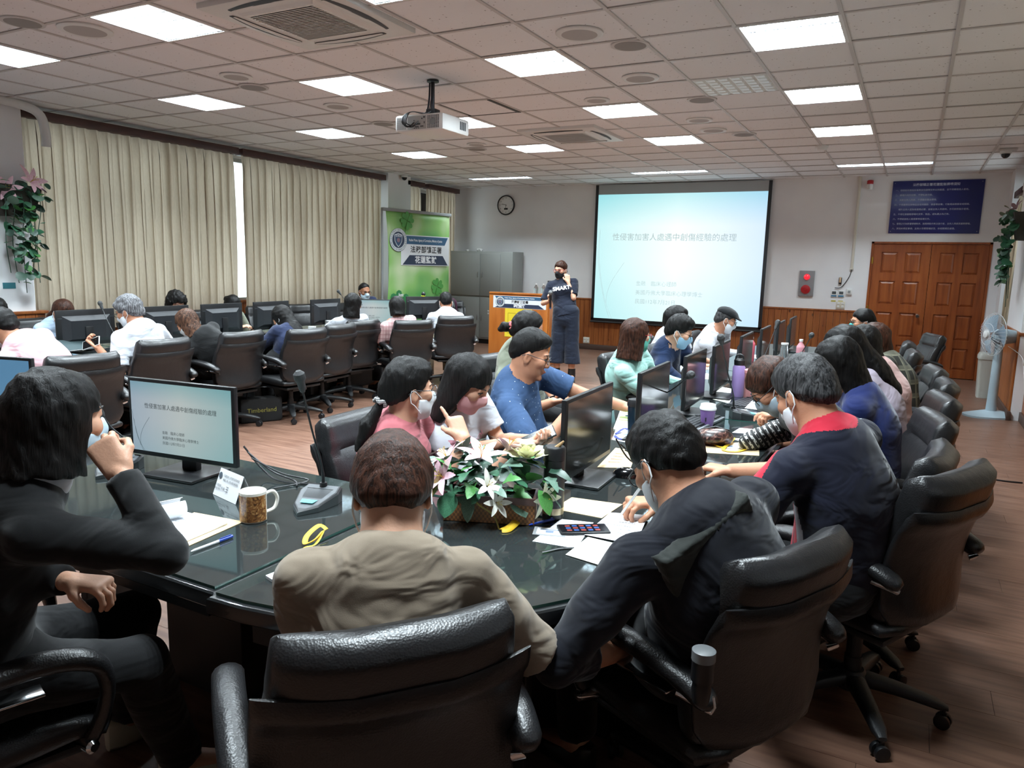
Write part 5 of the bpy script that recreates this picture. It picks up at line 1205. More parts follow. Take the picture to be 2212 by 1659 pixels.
# ---- inner side of the left arm, backs to the camera
PEOPLE['i1'] = person('person in pale pink shirt with yellow lanyard at the left picture edge', (-5.348, 2.739, 1.062), (-5.12, 2.98), 190, look=198, pitch=-30, shirt=K_PPK, sleeve='long', pants=T_BLK, hairc='k', mask=MW, lanyard=LYY, res=.011, bow=.08, fat=1.1)
PEOPLE['i2'] = person('person with wavy grey hair in white shirt holding a white phone', (-5.533, 3.797, 1.108), (-5.5, 3.86), 184, look=204, pitch=-24, shirt=K_WHT, pants=T_BLK, hairc='g', mask=MW, glasses=(GB, .023, .017), lanyard=LYY, res=.0105, bow=.07, collar='polo', hairkw=dict(a=-.02, t=.016, top=.02, rough=.004), hands={'L': dict(p=(-5.502, 3.500, 0.837), d=(-.7, -.2, .5), palm=(.2, .3, .9), curl=.8, pole=(.1, -.5, -1)), 'R': dict(p=(-5.75, 4.2, .8), d=(-1, 0, 0), palm=(0, 0, -1))})
PEOPLE['i3'] = person('person in black top with brown streaked hair bowing over the table', (-5.673, 4.444, 0.969), (-5.58, 4.68), 184, look=190, pitch=-42, sex='f', shirt=K_BLK, pants=T_BLK, hair='bob', hairc='h', mask=MW, res=.0115, bow=.08, hairkw=dict(L=.16, wid=.01))
PEOPLE['i4'] = person('person in navy top with very long black hair down the back', (-5.455, 5.365, 0.979), (-5.36, 5.29), 180, look=182, pitch=-40, sex='f', shirt=K_NT, sleeve='three', pants=T_BLK, hair='long', hairc='z', mask=MW, res=.012, bow=.07, hairkw=dict(L=.19, LL=.42))
PEOPLE['i5'] = person('person with black bob and glasses turned toward the speaker, white top', (-5.379, 6.343, 1.079), (-5.62, 6.47), 160, look=100, pitch=-6, sex='f', shirt=K_WHT, pants=T_BLK, hair='bob', hairc='k', mask=MW, glasses=(GB, .023, .016), res=.012, hairkw=dict(L=.15, wid=.012))
PEOPLE['i6'] = person('person in pink plaid shirt with rounded black hair raising a hand', (-5.135, 6.809, 1.032), (-5.25, 7.0), 150, look=140, pitch=-20, sex='f', shirt=K_PL2, pants=T_BLK, hair='bob', hairc='k', mask=MW, res=.0125, hairkw=dict(L=.10, wid=.008, t=.018, top=.02), hands={'L': dict(p=(-5.265, 6.807, 0.777), d=(-.1, 0, 1), palm=(0, 1, 0), curl=.5, pole=(-.2, -.5, -1))})
PEOPLE['i7'] = person('person in white shirt with cropped hair nearest the banner', (-5.292, 8.048, 1.046), (-5.24, 7.99), 140, look=128, pitch=-12, shirt=K_WHT, pants=T_KHK, hairc='k', mask=MW, res=.0125, collar='polo', hairkw=dict(a=.012, b=.62, t=.009, top=.016))
# ---- window side of the left arm
PEOPLE['l1'] = person('person in black behind the pink shirt, cut by the left picture edge', (-7.072, 3.595, 1.037), (-7.2, 3.45), 10, look=0, pitch=-20, sex='f', shirt=K_BLK, sleeve='long', pants=T_BLK, hair='bob', hairc='k', mask=MW, res=.014)
PEOPLE['l2'] = person('person in light blue shirt with ponytail behind a monitor back', (-7.005, 4.141, 1.004), (-7.3, 4.15), 6, look=0, pitch=-30, sex='f', shirt=K_LBL, sleeve='long', pants=T_BLK, hair='pony', hairc='b', mask=MW, res=.013, hairkw=dict(t=.016, tail=V3(-.1, -.05, -.2), swing=V3(-.06, -.03, -.08)))
PEOPLE['l3'] = person('person with curly black hair, glasses and white mask by the curtain', (-6.910, 5.292, 1.055), (-7.2, 5.35), 0, look=-12, pitch=-24, sex='f', skin_='f', shirt=cloth('grey scarf cloth', '#5a5c60', '#303236'), sleeve='long', pants=T_BLK, hair='bob', hairc='z', mask=MW, glasses=(GB, .023, .017), res=.0125, hairkw=dict(L=.16, wid=.03, t=.026, top=.028, rough=.006, bang=.05))
PEOPLE['l4'] = person('person with small hair bun behind a monitor, forehead showing', (-6.982, 6.104, 0.996), (-7.25, 6.2), 0, look=4, pitch=-22, sex='f', skin_='f', shirt=K_OLV, pants=T_BLK, hair='bun', hairc='k', mask=MW, res=.014, hands={'R': dict(p=(-6.448, 5.830, 0.766), d=(.6, .5, .2), palm=(0, .3, -.8), curl=.5)})
PEOPLE['l5'] = person('person with cropped hair and tanned face at the far curtain', (-6.982, 8.478, 1.108), (-7.25, 8.7), -10, look=-22, pitch=-10, skin_='d', shirt=K_NT, pants=T_BLK, hairc='k', mask=MLB, glasses=(GB, .022, .016), res=.014, hairkw=dict(t=.005, top=.008, a=.012))
# ---- the speaker at the front
PEOPLE['s'] = person('person in navy T-shirt and cropped dark trousers speaking with a microphone at the front', (-4.197, 9.174, 1.493), (-4.03, 9.03, .87), 284, look=264, pitch=-10, sex='f', skin_='f', seated=False, boots=True, shirt=K_TEE, pants=K_DEN, hair='pony', hairc='b', mask=MBK, glasses=(GR, .023, .016), res=.0105, bow=-.01, hairkw=dict(tail=V3(0, .03, -.03), swing=V3(0, .02, -.02)),
    hands={'R': dict(p=(-4.183, 8.843, 1.089), d=(-.05, -.35, .6), palm=(.8, .1, .1), curl=1.25, pole=(-.8, .3, -.8), thumb=(0, -1, .2), hem=.85), 'L': dict(p=(-4.044, 9.090, 1.338), d=(-.3, .2, 1), palm=(-.5, .8, 0), curl=.5, pole=(.35, -.6, -1), hem=.85)})
# ================================================================ wall things
M_BLUE = mat('navy sign board', '#1c2268', .35); M_SILV = mat('pale lettering', '#c3c8dc', .5); M_INK = mat('black ink', '#17181b', .6); M_WINK = mat('white ink', '#e9ebee', .6); M_GREYINK = mat('grey ink', '#55585c', .6)
def wall_frame(x, z, y=YB): return plane_at((x, y, z), (1, 0, 0))
def wp(o, x, z, y=YB): o.location = (x, y, z); return o
# projection screen
SX0, SX1, SZ0, SZ1, SY = -5.24, -2.17, .575, 3.0, YB - .07
def slide_mat(name, e):
    m, nt, N, L, p = MNEW(name); tc = N.new('ShaderNodeTexCoord'); sp_ = N.new('ShaderNodeSeparateXYZ'); L.new(tc.outputs['Generated'], sp_.inputs[0])
    a = ramp(nt, sp_.outputs['X'], [(0, '#c0ecee'), (.5, '#f4fffd'), (1, '#d2e6f9')]); b = ramp(nt, sp_.outputs['Z'], [(0, '#e6f6f8'), (.45, '#ffffff'), (.75, '#ffffff'), (1, '#c2e9ee')])
    c = mixc(nt, 1.0, a.outputs[0], b.outputs[0], 'MULTIPLY'); L.new(c, p.inputs['Emission Color']); p.inputs['Emission Strength'].default_value = e; p.inputs['Base Color'].default_value = (.05, .05, .05, 1); p.inputs['Roughness'].default_value = .6; return m
M_SLIDE = slide_mat('projected slide', .72); M_MSLIDE = slide_mat('monitor slide', .30)
SL = ['性侵害加害人處遇中創傷經驗的處理', '金融　臨床心理師', '美國丹佛大學臨床心理學博士', '民國112年7月21日']
t = thing('projection_screen', 'large pull down screen with black border showing a pale blue slide', 'screen', (0, SY, 0))
MB().box((SX0, 0, SZ0), (SX1, .006, SZ1)).obj('fabric', mat('screen fabric', '#aab0b2', .8), t, 0)
for a, b in (((SX0, SZ0), (SX0 + .055, SZ1)), ((SX1 - .055, SZ0), (SX1, SZ1)), ((SX0, SZ0 - .035), (SX1, SZ0 + .03))):
    MB().box((a[0], -.003, a[1]), (b[0], 0.0005, b[1])).obj('border', M_BLACKP, t, 0)
MB().tube([(SX0 - .01, .004, SZ0 - .04), (SX1 + .01, .004, SZ0 - .04)], .016, 10).obj('weight_bar', M_BLACKP, t)
sl = MB().box((SX0 + .056, -.0035, SZ0 + .03), (SX1 - .056, -.001, SZ1 - .17)).obj('slide', M_SLIDE, t, 0)
def slide_text(parent, x0, z0, w, h, y, mats, M0):
    f = lambda u, v: M0 @ Matrix.Translation((x0 + w * u, z0 + h * v, y))
    lettering(SL[0], h * .062, mats[0], parent, f(.475, .66))
    for k in range(3): lettering(SL[1 + k], h * .042, mats[0], parent, f(.265, .295 - .072 * k), 'LEFT')
    for pts in ([(.0, .6), (.03, .35), (.065, .15), (.105, .0)], [(.02, .72), (.02, .5), (.06, .2), (.12, .0)], [(.185, .46), (.12, .33), (.085, .22), (.078, .12)]):
        MB().tube(smooth_path([(x0 + w * u, z0 + h * v, y) for u, v in pts], 8), h * .0013, 4).xf(M0).obj('curve', mats[1], parent)
M_T1 = mat('pale grey slide lettering', '#9fb0b4', .6, emit='#b4cacd', estr=.5); M_T2 = mat('slide line', '#a9bcc0', .6, emit='#b4cacd', estr=.44)
M_T3 = mat('monitor slide lettering', '#20282c', .6); M_T4 = mat('monitor slide line', '#4c5a5e', .6)
slide_text(sl, SX0 + .056, SZ0 + .03, SX1 - SX0 - .112, SZ1 - SZ0 - .2, .0045, (M_T1, M_T2), Matrix(((1, 0, 0, 0), (0, 0, -1, 0), (0, 1, 0, 0), (0, 0, 0, 1))))
# clock
t = thing('wall_clock', 'round white wall clock with black rim', 'clock', (-7.13, YB, 2.68))
MB().lathe([(.185, 0), (.192, .02), (.188, .035), (.172, .04), (.168, .03)], n=40, axis='y', cap=False).xf(Matrix.Scale(-1, 4, (0, 1, 0))).obj('rim', M_BLACKP, t)
MB().lathe([(.176, .004), (.172, .018)], n=40, axis='y').xf(Matrix.Scale(-1, 4, (0, 1, 0))).obj('dial', mat('clock dial', '#e4e6e6', .5), t)
PM = Matrix(((1, 0, 0, 0), (0, 0, -1, 0), (0, 1, 0, 0), (0, 0, 0, 1)))
for k in range(1, 13):
    a = math.pi / 2 - k * math.pi / 6; lettering(str(k), .036, M_INK, t, Matrix.Translation((.135 * math.cos(a), -.0195, .135 * math.sin(a))) @ PM)
for ang, ln, w in ((90 - 285, .10, .006), (90 - 190, .075, .008)):
    MB().box((-.015, -.022, -w / 2), (ln, -.0205, w / 2)).xf(Matrix.Rotation(-math.radians(ang), 4, 'Y')).obj('hand', M_INK, t, 0)
MB().box((-.04, -.0205, -.085), (.04, -.019, -.055)).obj('display', M_BLACKG, t, 0)
# notice board
BX0, BX1, BZ0, BZ1 = -.42, .77, 2.16, 2.935
t = thing('notice_board', 'blue notice board with eight lines of white rules above the door', 'sign', (0, YB - .022, 0))
bd = MB().box((BX0, 0, BZ0), (BX1, .012, BZ1), .002).obj('board', M_BLUE, t)
NB = ['一、領標廠商應隨身攜帶身份證明文件以供驗證，並不得轉借他人使用。', '二、標場內保持安靜，不得私自交談。', '三、未經主持人同意，不得擅自進出標場。', '四、不得攜帶危險物品及使用攝影、錄音等設備；行動電話應靜音或關機，', '　　場外主持人認為有使用必要，並經主持人同意時，方可依所指示使用。', '五、不得任意翻閱標場內文件、物品，或私藏占為己有。', '六、不得偷窺他人報價單等投標文件。', '七、發現之行為影響標場秩序，致開標動作無法進行者，主持人得請其離開標場。', '八、其他未規定事項，主持人可視現場狀況，依相關規定處理。']
lettering('法務部矯正署花蓮監獄標場須知', .044, M_SILV, bd, Matrix.Translation(((BX0 + BX1) / 2 - .02, -.0015, BZ1 - .062)) @ PM, bold=.0006)
for k, s in enumerate(NB): lettering(s, .0305, M_SILV, bd, Matrix.Translation((BX0 + .045, -.0015, BZ1 - .14 - .0705 * k)) @ PM, 'LEFT', sx=1.0 if len(s) < 34 else .95)
for x in (BX0 + .03, BX1 - .03):
    for z in (BZ0 + .03, BZ1 - .03): MB().lathe([(.006, 0), (.006, .003)], n=8, axis='y').xf(Matrix.Translation((x, -.003, z))).obj('screw', M_STEEL, t)
# fire alarm
t = thing('fire_alarm', 'grey fire alarm panel with red lamp and red bell', 'fire alarm', (-1.53, YB - .03, 1.36))
MB().box((-.115, 0, -.205), (.115, .03, .205), .006).obj('panel', mat('alarm grey', '#8a8b8e', .4), t)
MB().lathe([(.048, 0), (.046, .02), (.02, .04), (.004, .044)], n=20, axis='y').xf(Matrix.Translation((.0, 0, .105)) @ Matrix.Scale(-1, 4, (0, 1, 0))).obj('lamp', mat('red lamp', '#c01a2c', .2, emit='#ff3344', estr=.5), t)
MB().lathe([(.072, 0), (.072, .012), (.05, .02), (.02, .022), (.015, .03)], n=24, axis='y').xf(Matrix.Translation((-.005, 0, -.095)) @ Matrix.Scale(-1, 4, (0, 1, 0))).obj('bell', M_RED, t)
t = thing('alarm_siren', 'small white and red siren high on the back wall', 'siren', (-.735, YB - .05, 2.9)); MB().lathe([(.04, -.08), (.045, -.02), (.04, 0)], n=16).obj('base', M_WHITEP, t); MB().lathe([(.045, 0), (.045, .05), (.03, .06)], n=16).obj('beacon', M_RED, t)
for x, lb in ((-1.105, 'left of two white thermostats with blue stripe by the door'), (-1.0, 'right of two white thermostats with blue stripe by the door')):
    t = thing('thermostat', lb, 'thermostat', (x, YB - .015, 1.21)); MB().box((-.045, 0, -.05), (.045, .015, .05), .004).obj('housing', M_WHITEP, t); MB().box((-.03, -.001, -.005), (.03, .001, .04)).obj('display', M_DGREY, t, 0); MB().box((-.04, -.0012, -.043), (.04, .001, -.02)).obj('label_strip', mat('blue label', '#2f7398', .5), t, 0)
    tag(MB().box((x - .035, YB - .002, 1.085), (x + .035, YB, 1.105)).obj('sticker', mat('yellow sticker', '#b8ac3c', .6)), 'yellow sticker below the %s thermostat' % lb.split()[0], 'sticker')
t = thing('wall_box', 'white junction box on the back wall under the trunking', 'junction box', (-.885, YB - .03, 1.25)); MB().box((-.04, 0, -.045), (.04, .03, .045), .005).obj('box', M_WHITEP, t); MB().box((-.02, -.002, -.02), (.02, 0, .02)).obj('cover', M_GREYP, t, 0)
t = thing('remote_holder', 'small dark remote in a holder on the back wall', 'remote control', (-1.03, YB - .03, 1.42)); MB().box((-.022, 0, -.055), (.022, .028, .05), .004).obj('holder', M_BLACKP, t); MB().box((-.014, -.006, -.03), (.014, 0, .055), .003).obj('remote', mat('beige remote', '#c4a98a', .5), t)
tag(MB().tube(smooth_path([(-.88, YB - .02, 1.6), (-.9, YB - .02, 1.5), (-.96, YB - .02, 1.38), (-1.02, YB - .02, 1.31), (-1.1, YB - .02, 1.305)]), .006, 6).obj('cable', M_BLACKP), 'black cable from the trunking to the thermostats', 'cable')
def plate(x, y, z, lb, nx, nm='light_switch', cat='switch', along='x', sgn=-1):
    t = thing(nm, lb, cat, (x, y, z), 0 if along == 'x' else math.pi / 2 * 1)
    w = .065 * nx
    MB().box((-w / 2, -.012, -.058), (w / 2, 0, .058), .004).obj('plate', mat('cream plate', '#d2cdbd', .45), t)
    for a in range(nx):
        for b in (-1, 1): MB().box((-w / 2 + .065 * (a + .5) - .018, -.016, b * .024 - .016), (-w / 2 + .065 * (a + .5) + .018, -.011, b * .024 + .016), .002).obj('rocker', M_WHITEP, t)
    return t
plate(-.995, YB, .985 + .05, 'cream double light switch by the wooden door', 2)
plate(-5.33, YB - .02, .2 - .05 + .02, 'white wall socket low on the wood panelling left of the screen', 2, 'wall_socket', 'socket')
plate(-7.2, 12.46, .62, 'cream wall socket plate on the grey cabinet side', 1, 'wall_socket', 'socket')
plate(RP + .17, 9.05, .5, 'white wall socket behind the standing fan', 1, 'wall_socket', 'socket', 'y').rotation_euler = (0, 0, -math.pi / 2)
# ================================================================ cabinet, lectern, banner
M_CAB = mat('grey steel cabinet', '#8f9390', .45)
t = thing('steel_cabinet', 'grey two door steel cabinet in the far left corner', 'cabinet', (-7.38, 12.68, 0))
cb = MB().box((-.72, -.22, .09), (.68, .22, 1.78), .004).obj('carcass', M_CAB, t)
MB().box((-.70, -.19, 0), (.66, .2, .09)).obj('plinth', M_BLACKP, t, 0)
for a, b, z0, z1 in ((-.70, -.03, .93, 1.74), (-.015, .42, .93, 1.74), (-.70, -.03, .12, .9), (-.015, .42, .12, .9)):
    d = MB().box((a, -.235, z0), (b, -.219, z1), .004).obj('door', M_CAB, t); 
    MB().box((b - .05 if a < -.5 else a + .03, -.245, (z0 + z1) / 2 - .05), (b - .035 if a < -.5 else a + .045, -.234, (z0 + z1) / 2 + .05), .002).obj('handle', M_STEEL, d)
for x, s, lb in ((-7.83, .5, 'small crumpled white paper on the steel cabinet, left'), (-7.55, .8, 'crumpled white tissue on top of the steel cabinet')):
    bm = bmesh.new(); bmesh.ops.create_icosphere(bm, subdivisions=2, radius=.08 * s)
    for v in bm.verts: v.co *= random.uniform(.7, 1.25); v.co.z = max(-.03 * s, v.co.z * .6)
    o = MB().bm(bm).obj('crumpled_paper', M_WHITEP, None, 30, (x, 12.68, 1.78 + .03 * s)); tag(o, lb, 'paper')
def emblem(parent, M0, r):
    e = []
    MB().lathe([(r, 0), (r, .002)], n=28).xf(M0).obj('crest_disc', mat('crest navy', '#2c3a52', .5), parent)
    MB().lathe([(r * .98, .0022), (r * .94, .003), (r * .72, .003), (r * .70, .0022)], n=28, cap=False).xf(M0).obj('crest_ring', mat('crest pale', '#c9d2d6', .5), parent)
    sh = [(-.46, .42), (0, .56), (.46, .42), (.42, -.1), (.22, -.42), (0, -.62), (-.22, -.42), (-.42, -.1)]
    MB().prism([(x * r * 1.02, y * r * 1.02) for x, y in sh[::-1]], .0022, .0030).xf(M0).obj('crest_shield', mat('crest pale', '#c9d2d6'), parent, 0)
    MB().prism([(x * r * .88, y * r * .88) for x, y in sh[::-1]], .0030, .0036).xf(M0).obj('crest_field', mat('crest blue', '#37506f', .5), parent, 0)
    MB().lathe([(r * .2, .0036), (r * .2, .0042)], (0, -.02 * r, 0), 6).xf(M0).obj('crest_flower', mat('crest rose', '#8a6a78', .5), parent, 0)
    lettering('法務部', r * .24, M_WINK, parent, M0 @ Matrix.Translation((0, r * .33, .0044)))
    for k, ch in enumerate('MINISTRY OF JUSTICE'):
        a = math.radians(200 - 220 * k / 18); lettering(ch, r * .2, M_INK, parent, M0 @ Matrix.Translation((r * .84 * math.cos(a), r * .84 * math.sin(a), .0036)) @ Matrix.Rotation(a - math.pi / 2, 4, 'Z'))
    for k, ch in enumerate('AGENCY OF CORRECTIONS'):
        a = math.radians(212 + 116 * k / 20); lettering(ch, r * .15, M_INK, parent, M0 @ Matrix.Translation((r * .84 * math.cos(a), r * .84 * math.sin(a), .0036)) @ Matrix.Rotation(a + math.pi / 2, 4, 'Z'))
M_HDR1 = mat('slate blue print', '#2f5a7c', .5); M_HDR2 = mat('dark navy print', '#26324a', .5); M_PRW = mat('white print', '#dfe4e8', .5)
def header(parent, M0, w, h, sc=1.0, crest=True):
    """white plate with the two name bands; M0 origin at its centre"""
    MB().box((-w / 2, -h / 2, 0), (w / 2, h / 2, .0012)).xf(M0).obj('name_plate', M_PRW, parent, 0)
    MB().prism([(-w * .47, h * .47), (-w * .43, h * .20), (w * .40, h * .20), (w * .47, h * .47)], .0013, .002).xf(M0).obj('name_band', M_HDR1, parent, 0)
    MB().prism([(-w * .47, -h * .48), (-w * .33, -h * .16), (w * .36, -h * .16), (w * .47, -h * .48)], .0013, .002).xf(M0).obj('name_band', M_HDR2, parent, 0)
    lettering('Hualien Prison, Agency of Corrections, Ministry of Justice', h * .115, M_WINK, parent, M0 @ Matrix.Translation((0.0, h * .335, .0026)), sx=min(1.0, w * .8 / (h * .115 * 27)), bold=.0008)
    lettering('法務部矯正署', h * .24, M_INK, parent, M0 @ Matrix.Translation((w * .01, h * .015, .0026)), spacing=1.08, bold=.002)
    lettering('花蓮監獄', h * .25, M_WINK, parent, M0 @ Matrix.Translation((0, -h * .325, .0026)), spacing=1.05, bold=.003)
# banner
def banner_mat():
    m, nt, N, L, p = MNEW('green banner print'); tc = N.new('ShaderNodeTexCoord'); n = N.new('ShaderNodeTexNoise'); n.inputs['Scale'].default_value = 1.7; n.inputs['Detail'].default_value = 1; L.new(tc.outputs['Object'], n.inputs['Vector'])
    r = ramp(nt, n.outputs['Fac'], [(.32, '#4f9a4c'), (.5, '#8cc06c'), (.68, '#c9dcb0')]); L.new(r.outputs[0], p.inputs['Base Color']); p.inputs['Roughness'].default_value = .45; return m
BA, BB = V3(-7.62, 9.70, 0), V3(-7.32, 11.25, 0); bw = float(np.linalg.norm(BB - BA)); bang = math.atan2(BB[1] - BA[1], BB[0] - BA[0])
t = thing('banner_stand', 'green clover banner on a grey stand before the curtains', 'banner', tuple(BA), bang)
LM = Matrix(((1, 0, 0, 0), (0, 0, -1, 0), (0, 1, 0, 0), (0, 0, 0, 1)))   # x along, y up, z towards the room
bz0, bz1 = .12, 2.36
def bfn(u, v):
    x = bw * (.04 + .94 * u) + (.055 * math.sin(math.pi * min(1, (1 - v) * 1.3)) * (1 - u) - .02 * (1 - v) * u); return (x, -.02 - .012 * math.sin(3 * v + 2 * u), bz0 + (bz1 - bz0) * v)
bc = MB().grid(bfn, 16, 20).obj('banner_cloth', banner_mat(), t, 180)
sm_ = bc.modifiers.new('thickness', 'SOLIDIFY'); sm_.thickness = .002
MB().box((0, -.03, bz1 - .01), (bw, .03, bz1 + .04), .008).obj('top_bar', M_GREYP, t)
MB().tube([(.02, .02, .03), (.02, .02, bz1)], .018, 10).obj('pole', M_GREYP, t); MB().tube([(bw - .02, .03, .03), (bw - .02, .03, bz1)], .012, 8).obj('pole', M_GREYP, t)
MB().box((-.05, -.2, 0), (bw + .02, .2, .04), .008).box((.0, -.06, .04), (bw, .06, .13), .01).obj('base', M_GREYP, t)
BM = lambda u, z, d=.036: Matrix.Translation((bw * u, -d, z)) @ LM
header(bc, BM(.60, 1.74), bw * .72, .50); emblem(bc, BM(.20, 1.90, .042), .19)
def clover(parent, M0, r, m, stem=True, n=4):
    for k in range(n):
        a = 2 * math.pi * k / n + .4; pts = []
        for q in range(18):
            f = 2 * math.pi * q / 18; hx = 16 * math.sin(f) ** 3 / 17; hy = (13 * math.cos(f) - 5 * math.cos(2 * f) - 2 * math.cos(3 * f) - math.cos(4 * f) + 17) / 30
            pts.append((r * .55 * hx * math.cos(a) - r * hy * math.sin(a), r * .55 * hx * math.sin(a) + r * hy * math.cos(a)))
        MB().prism(pts, .0, .0012).xf(M0).obj('clover_leaf', m, parent, 0)
    if stem: MB().tube([tuple(M0 @ Vector((-r * .02 - s * r * .5, -s * r * 1.9, .001))) for s in (0, .3, .6, 1)], r * .035, 5).obj('clover_stem', m, parent)
M_CL1 = mat('clover green', '#4f9c45', .5); M_CL2 = mat('deep clover green', '#2f7f4a', .5)
clover(bc, BM(.33, 2.22), .15, M_CL1); clover(bc, BM(.78, 1.13), .15, M_CL1); clover(bc, BM(.22, .82), .26, M_CL2, False)
lettering('Just', .075, M_WINK, bc, BM(.24, 1.0, .04), bold=.002); lettering('in', .06, M_WINK, bc, BM(.24, .91, .04), bold=.002)
# lectern
t = thing('lectern', 'orange brown wooden lectern with name sign and yellow poster', 'lectern', (-5.42, 10.5, 0), math.radians(4))
side = [(-.20, .08), (.30, .08), (.30, 1.02), (.20, 1.05), (.05, 1.02), (-.02, 1.09), (-.20, 1.10)]
fr = MB().box((-.5, -.235, .08), (.5, -.2, 1.10), .004).obj('front_panel', M_LECT, t)
for s_ in (-1, 1):
    o = MB().prism(side, -.018, .018); o.xf(Matrix(((0, 0, 1, s_ * .5), (1, 0, 0, 0), (0, 1, 0, 0), (0, 0, 0, 1)))); o.obj('side_panel', M_LECT, t, 0)
MB().box((-.52, -.26, 0), (.52, .31, .09), .01).obj('plinth', M_LECT, t); MB().box((-.48, -.2, 1.0), (.48, .29, 1.02)).obj('desk_top', M_LECT, t, 0); MB().box((-.5, -.25, 1.085), (.5, -.17, 1.115), .006).obj('top_rail', M_LECT, t)
header(fr, Matrix.Translation((.02, -.2365, .965)) @ LM, .90, .19); emblem(fr, Matrix.Translation((-.31, -.239, .965)) @ LM, .082)
yp = MB().box((-.22, -.239, .42), (.24, -.236, .865)).obj('poster', mat('yellow poster', '#e0c934', .5), fr, 0)
for x, z, w, h in ((-.17, .62, .14, .17), (.0, .62, .16, .17), (-.17, .47, .38, .11)):
    for q in (((x, z), (x + w, z + .006)), ((x, z + h), (x + w, z + h + .006)), ((x, z), (x + .006, z + h)), ((x + w, z), (x + w + .006, z + h))): MB().box((q[0][0], -.2402, q[0][1]), (q[1][0], -.239, q[1][1])).obj('printed_line', mat('ochre print', '#9a7d1c', .6), yp, 0)
def bottle(x, y, z, h, r, m, lb, nm='water_bottle', cat='bottle', cap=None, capm=None, neck=.4, group=None):
    t = thing(nm, lb, cat, (x, y, z), 0, group)
    MB().lathe([(r * .9, 0), (r, .008), (r, h * .68), (r * .95, h * .74), (r * neck, h * .88), (r * neck, h * .93)], n=18).obj('body', m, t); MB().lathe([(r * neck * 1.15, h * .92), (r * neck * 1.15, h)], n=14).obj('cap', capm or M_WHITEP, t); return t
M_CLEAR = mat('clear plastic', '#dfe6e8', .12, trans=.85)
bottle(-5.24, 10.55, 1.02, .24, .035, M_CLEAR, 'clear water bottle on the lectern, left one'); bottle(-5.12, 10.57, 1.02, .24, .035, M_CLEAR, 'clear water bottle on the lectern, right one')
t = thing('desk_clock', 'small black device on the lectern beside the bottles', 'device', (-5.03, 10.6, 1.02)); MB().tube([(0, 0, 0), (0, 0, .2)], .008, 8).obj('stalk', M_BLACKP, t); MB().box((-.03, -.02, .18), (.03, .02, .29), .006).obj('head', M_BLACKP, t)
# handheld microphone of the speaker
P = PEOPLE['s']; wv = P.W['R'][1]; md = nrm(V3(.12, -.30, .95)); mp_ = wv + V3(.045, -.085, .03)
t = thing('microphone', 'grey handheld microphone in the speaker’s hand', 'microphone', tuple(mp_))
MB().tube([tuple(-md * .12), tuple(-md * .02), tuple(md * .06)], [.013, .015, .018], 12).obj('handle', M_BLACKP, t); MB().sphere(tuple(md * .085), (.03, .03, .034), 14, 10).obj('grille', mat('mic grille', '#6d6f70', .45, metal=.6, bump=(700, .5, (1, 1, 1))), t); MB().tube([tuple(-md * .135), tuple(-md * .118)], .0135, 12).obj('end_band', mat('blue band', '#2a5f9c', .4), t)
# flat cap of the man at the back
P = PEOPLE['p8']; HB = P.base
S = SDF(); S.ell(P.hp(0, -.008, .058), V3(.088, .108, .062), P.AX, 0); S.ell(P.hp(0, .085, .045), V3(.07, .06, .014), P.AX, .03)
def _cut(x, y, z): return (.040 - ((x - P.H[0]) * P.AX[2][0] + (y - P.H[1]) * P.AX[2][1] + (z - P.H[2]) * P.AX[2][2]))
S.fn(_cut, P.H - .3, P.H + .3, inter=True); v_, q_ = S.build(.007); c0 = P.H; o = part('flat_cap', mesh_np('flat_cap', v_ - c0, q_, cloth('black cap wool', '#0f1114', folds=.2)), None, tuple(c0)); tag(o, 'black flat cap on the head of the man in pale grey', 'cap')
# print on shirts
P = PEOPLE['s']; o_ = P.curve(.33) + P.Fs * .15 - P.base
lettering('SMART', .075, M_WINK, P.o, plane_at(tuple(o_ + P.Fs * .012), tuple(-P.Rs), tuple(-P.sp)), bold=.002)
P = PEOPLE['p2']; MP = mat('pink print', '#c47f98', .7)
for k, (s, z) in enumerate((('YOUR', .30), ('JUST', .36), ('LOVE', .42))): lettering(s, .05, MP, P.o, plane_at(tuple(P.curve(z) + P.Fs * (.150 - .01 * k) - P.base), tuple(-P.Rs), tuple(-P.sp)))
# ================================================================ standing fan, bin, cord
t = thing('standing_fan', 'pale blue standing fan wrapped in mesh near the door', 'fan', (.90, 9.72, 0), math.radians(205))
M_FAN = mat('pale blue plastic', '#a9bdc8', .4)
s = MB(); s.loft([[(.30 * math.copysign(abs(math.cos(a)) ** .8, math.cos(a)) * f - .02, .19 * math.copysign(abs(math.sin(a)) ** .8, math.sin(a)) * f, z) for a in [2 * math.pi * q / 28 for q in range(28)]] for f, z in ((1, 0), (1, .02), (.8, .035), (.45, .06), (.3, .07))]); s.obj('base', M_FAN, t)
MB().lathe([(.055, .06), (.05, .2), (.045, .62), (.04, .82)], n=18).obj('column', M_FAN, t)
MB().lathe([(.03, -.10), (.07, -.09), (.085, 0), (.08, .1), (.05, .13)], n=20, axis='x').xf(Matrix.Translation((-.06, 0, .90))).obj('motor', M_FAN, t)
g = MB()
for k in range(36):
    a = 2 * math.pi * k / 36; g.tube([(.07 + .075 - .06 * (r / .235) ** 4, r * math.cos(a), .92 + r * math.sin(a)) for r in (.05, .12, .19, .235)], .0016, 4); g.tube([(.07 - .055 + .055 * (r / .235) ** 4, r * math.cos(a), .92 + r * math.sin(a)) for r in (.05, .12, .19, .235)], .0016, 4)
for r, x in ((.235, .075), (.12, .14), (.05, .145), (.12, .02)): g.tube([(x, r * math.cos(a), .92 + r * math.sin(a)) for a in [2 * math.pi * q / 32 for q in range(32)]], .003, 5, closed=True)
g.obj('cage', mat('fan cage', '#c9ced2', .4), t)
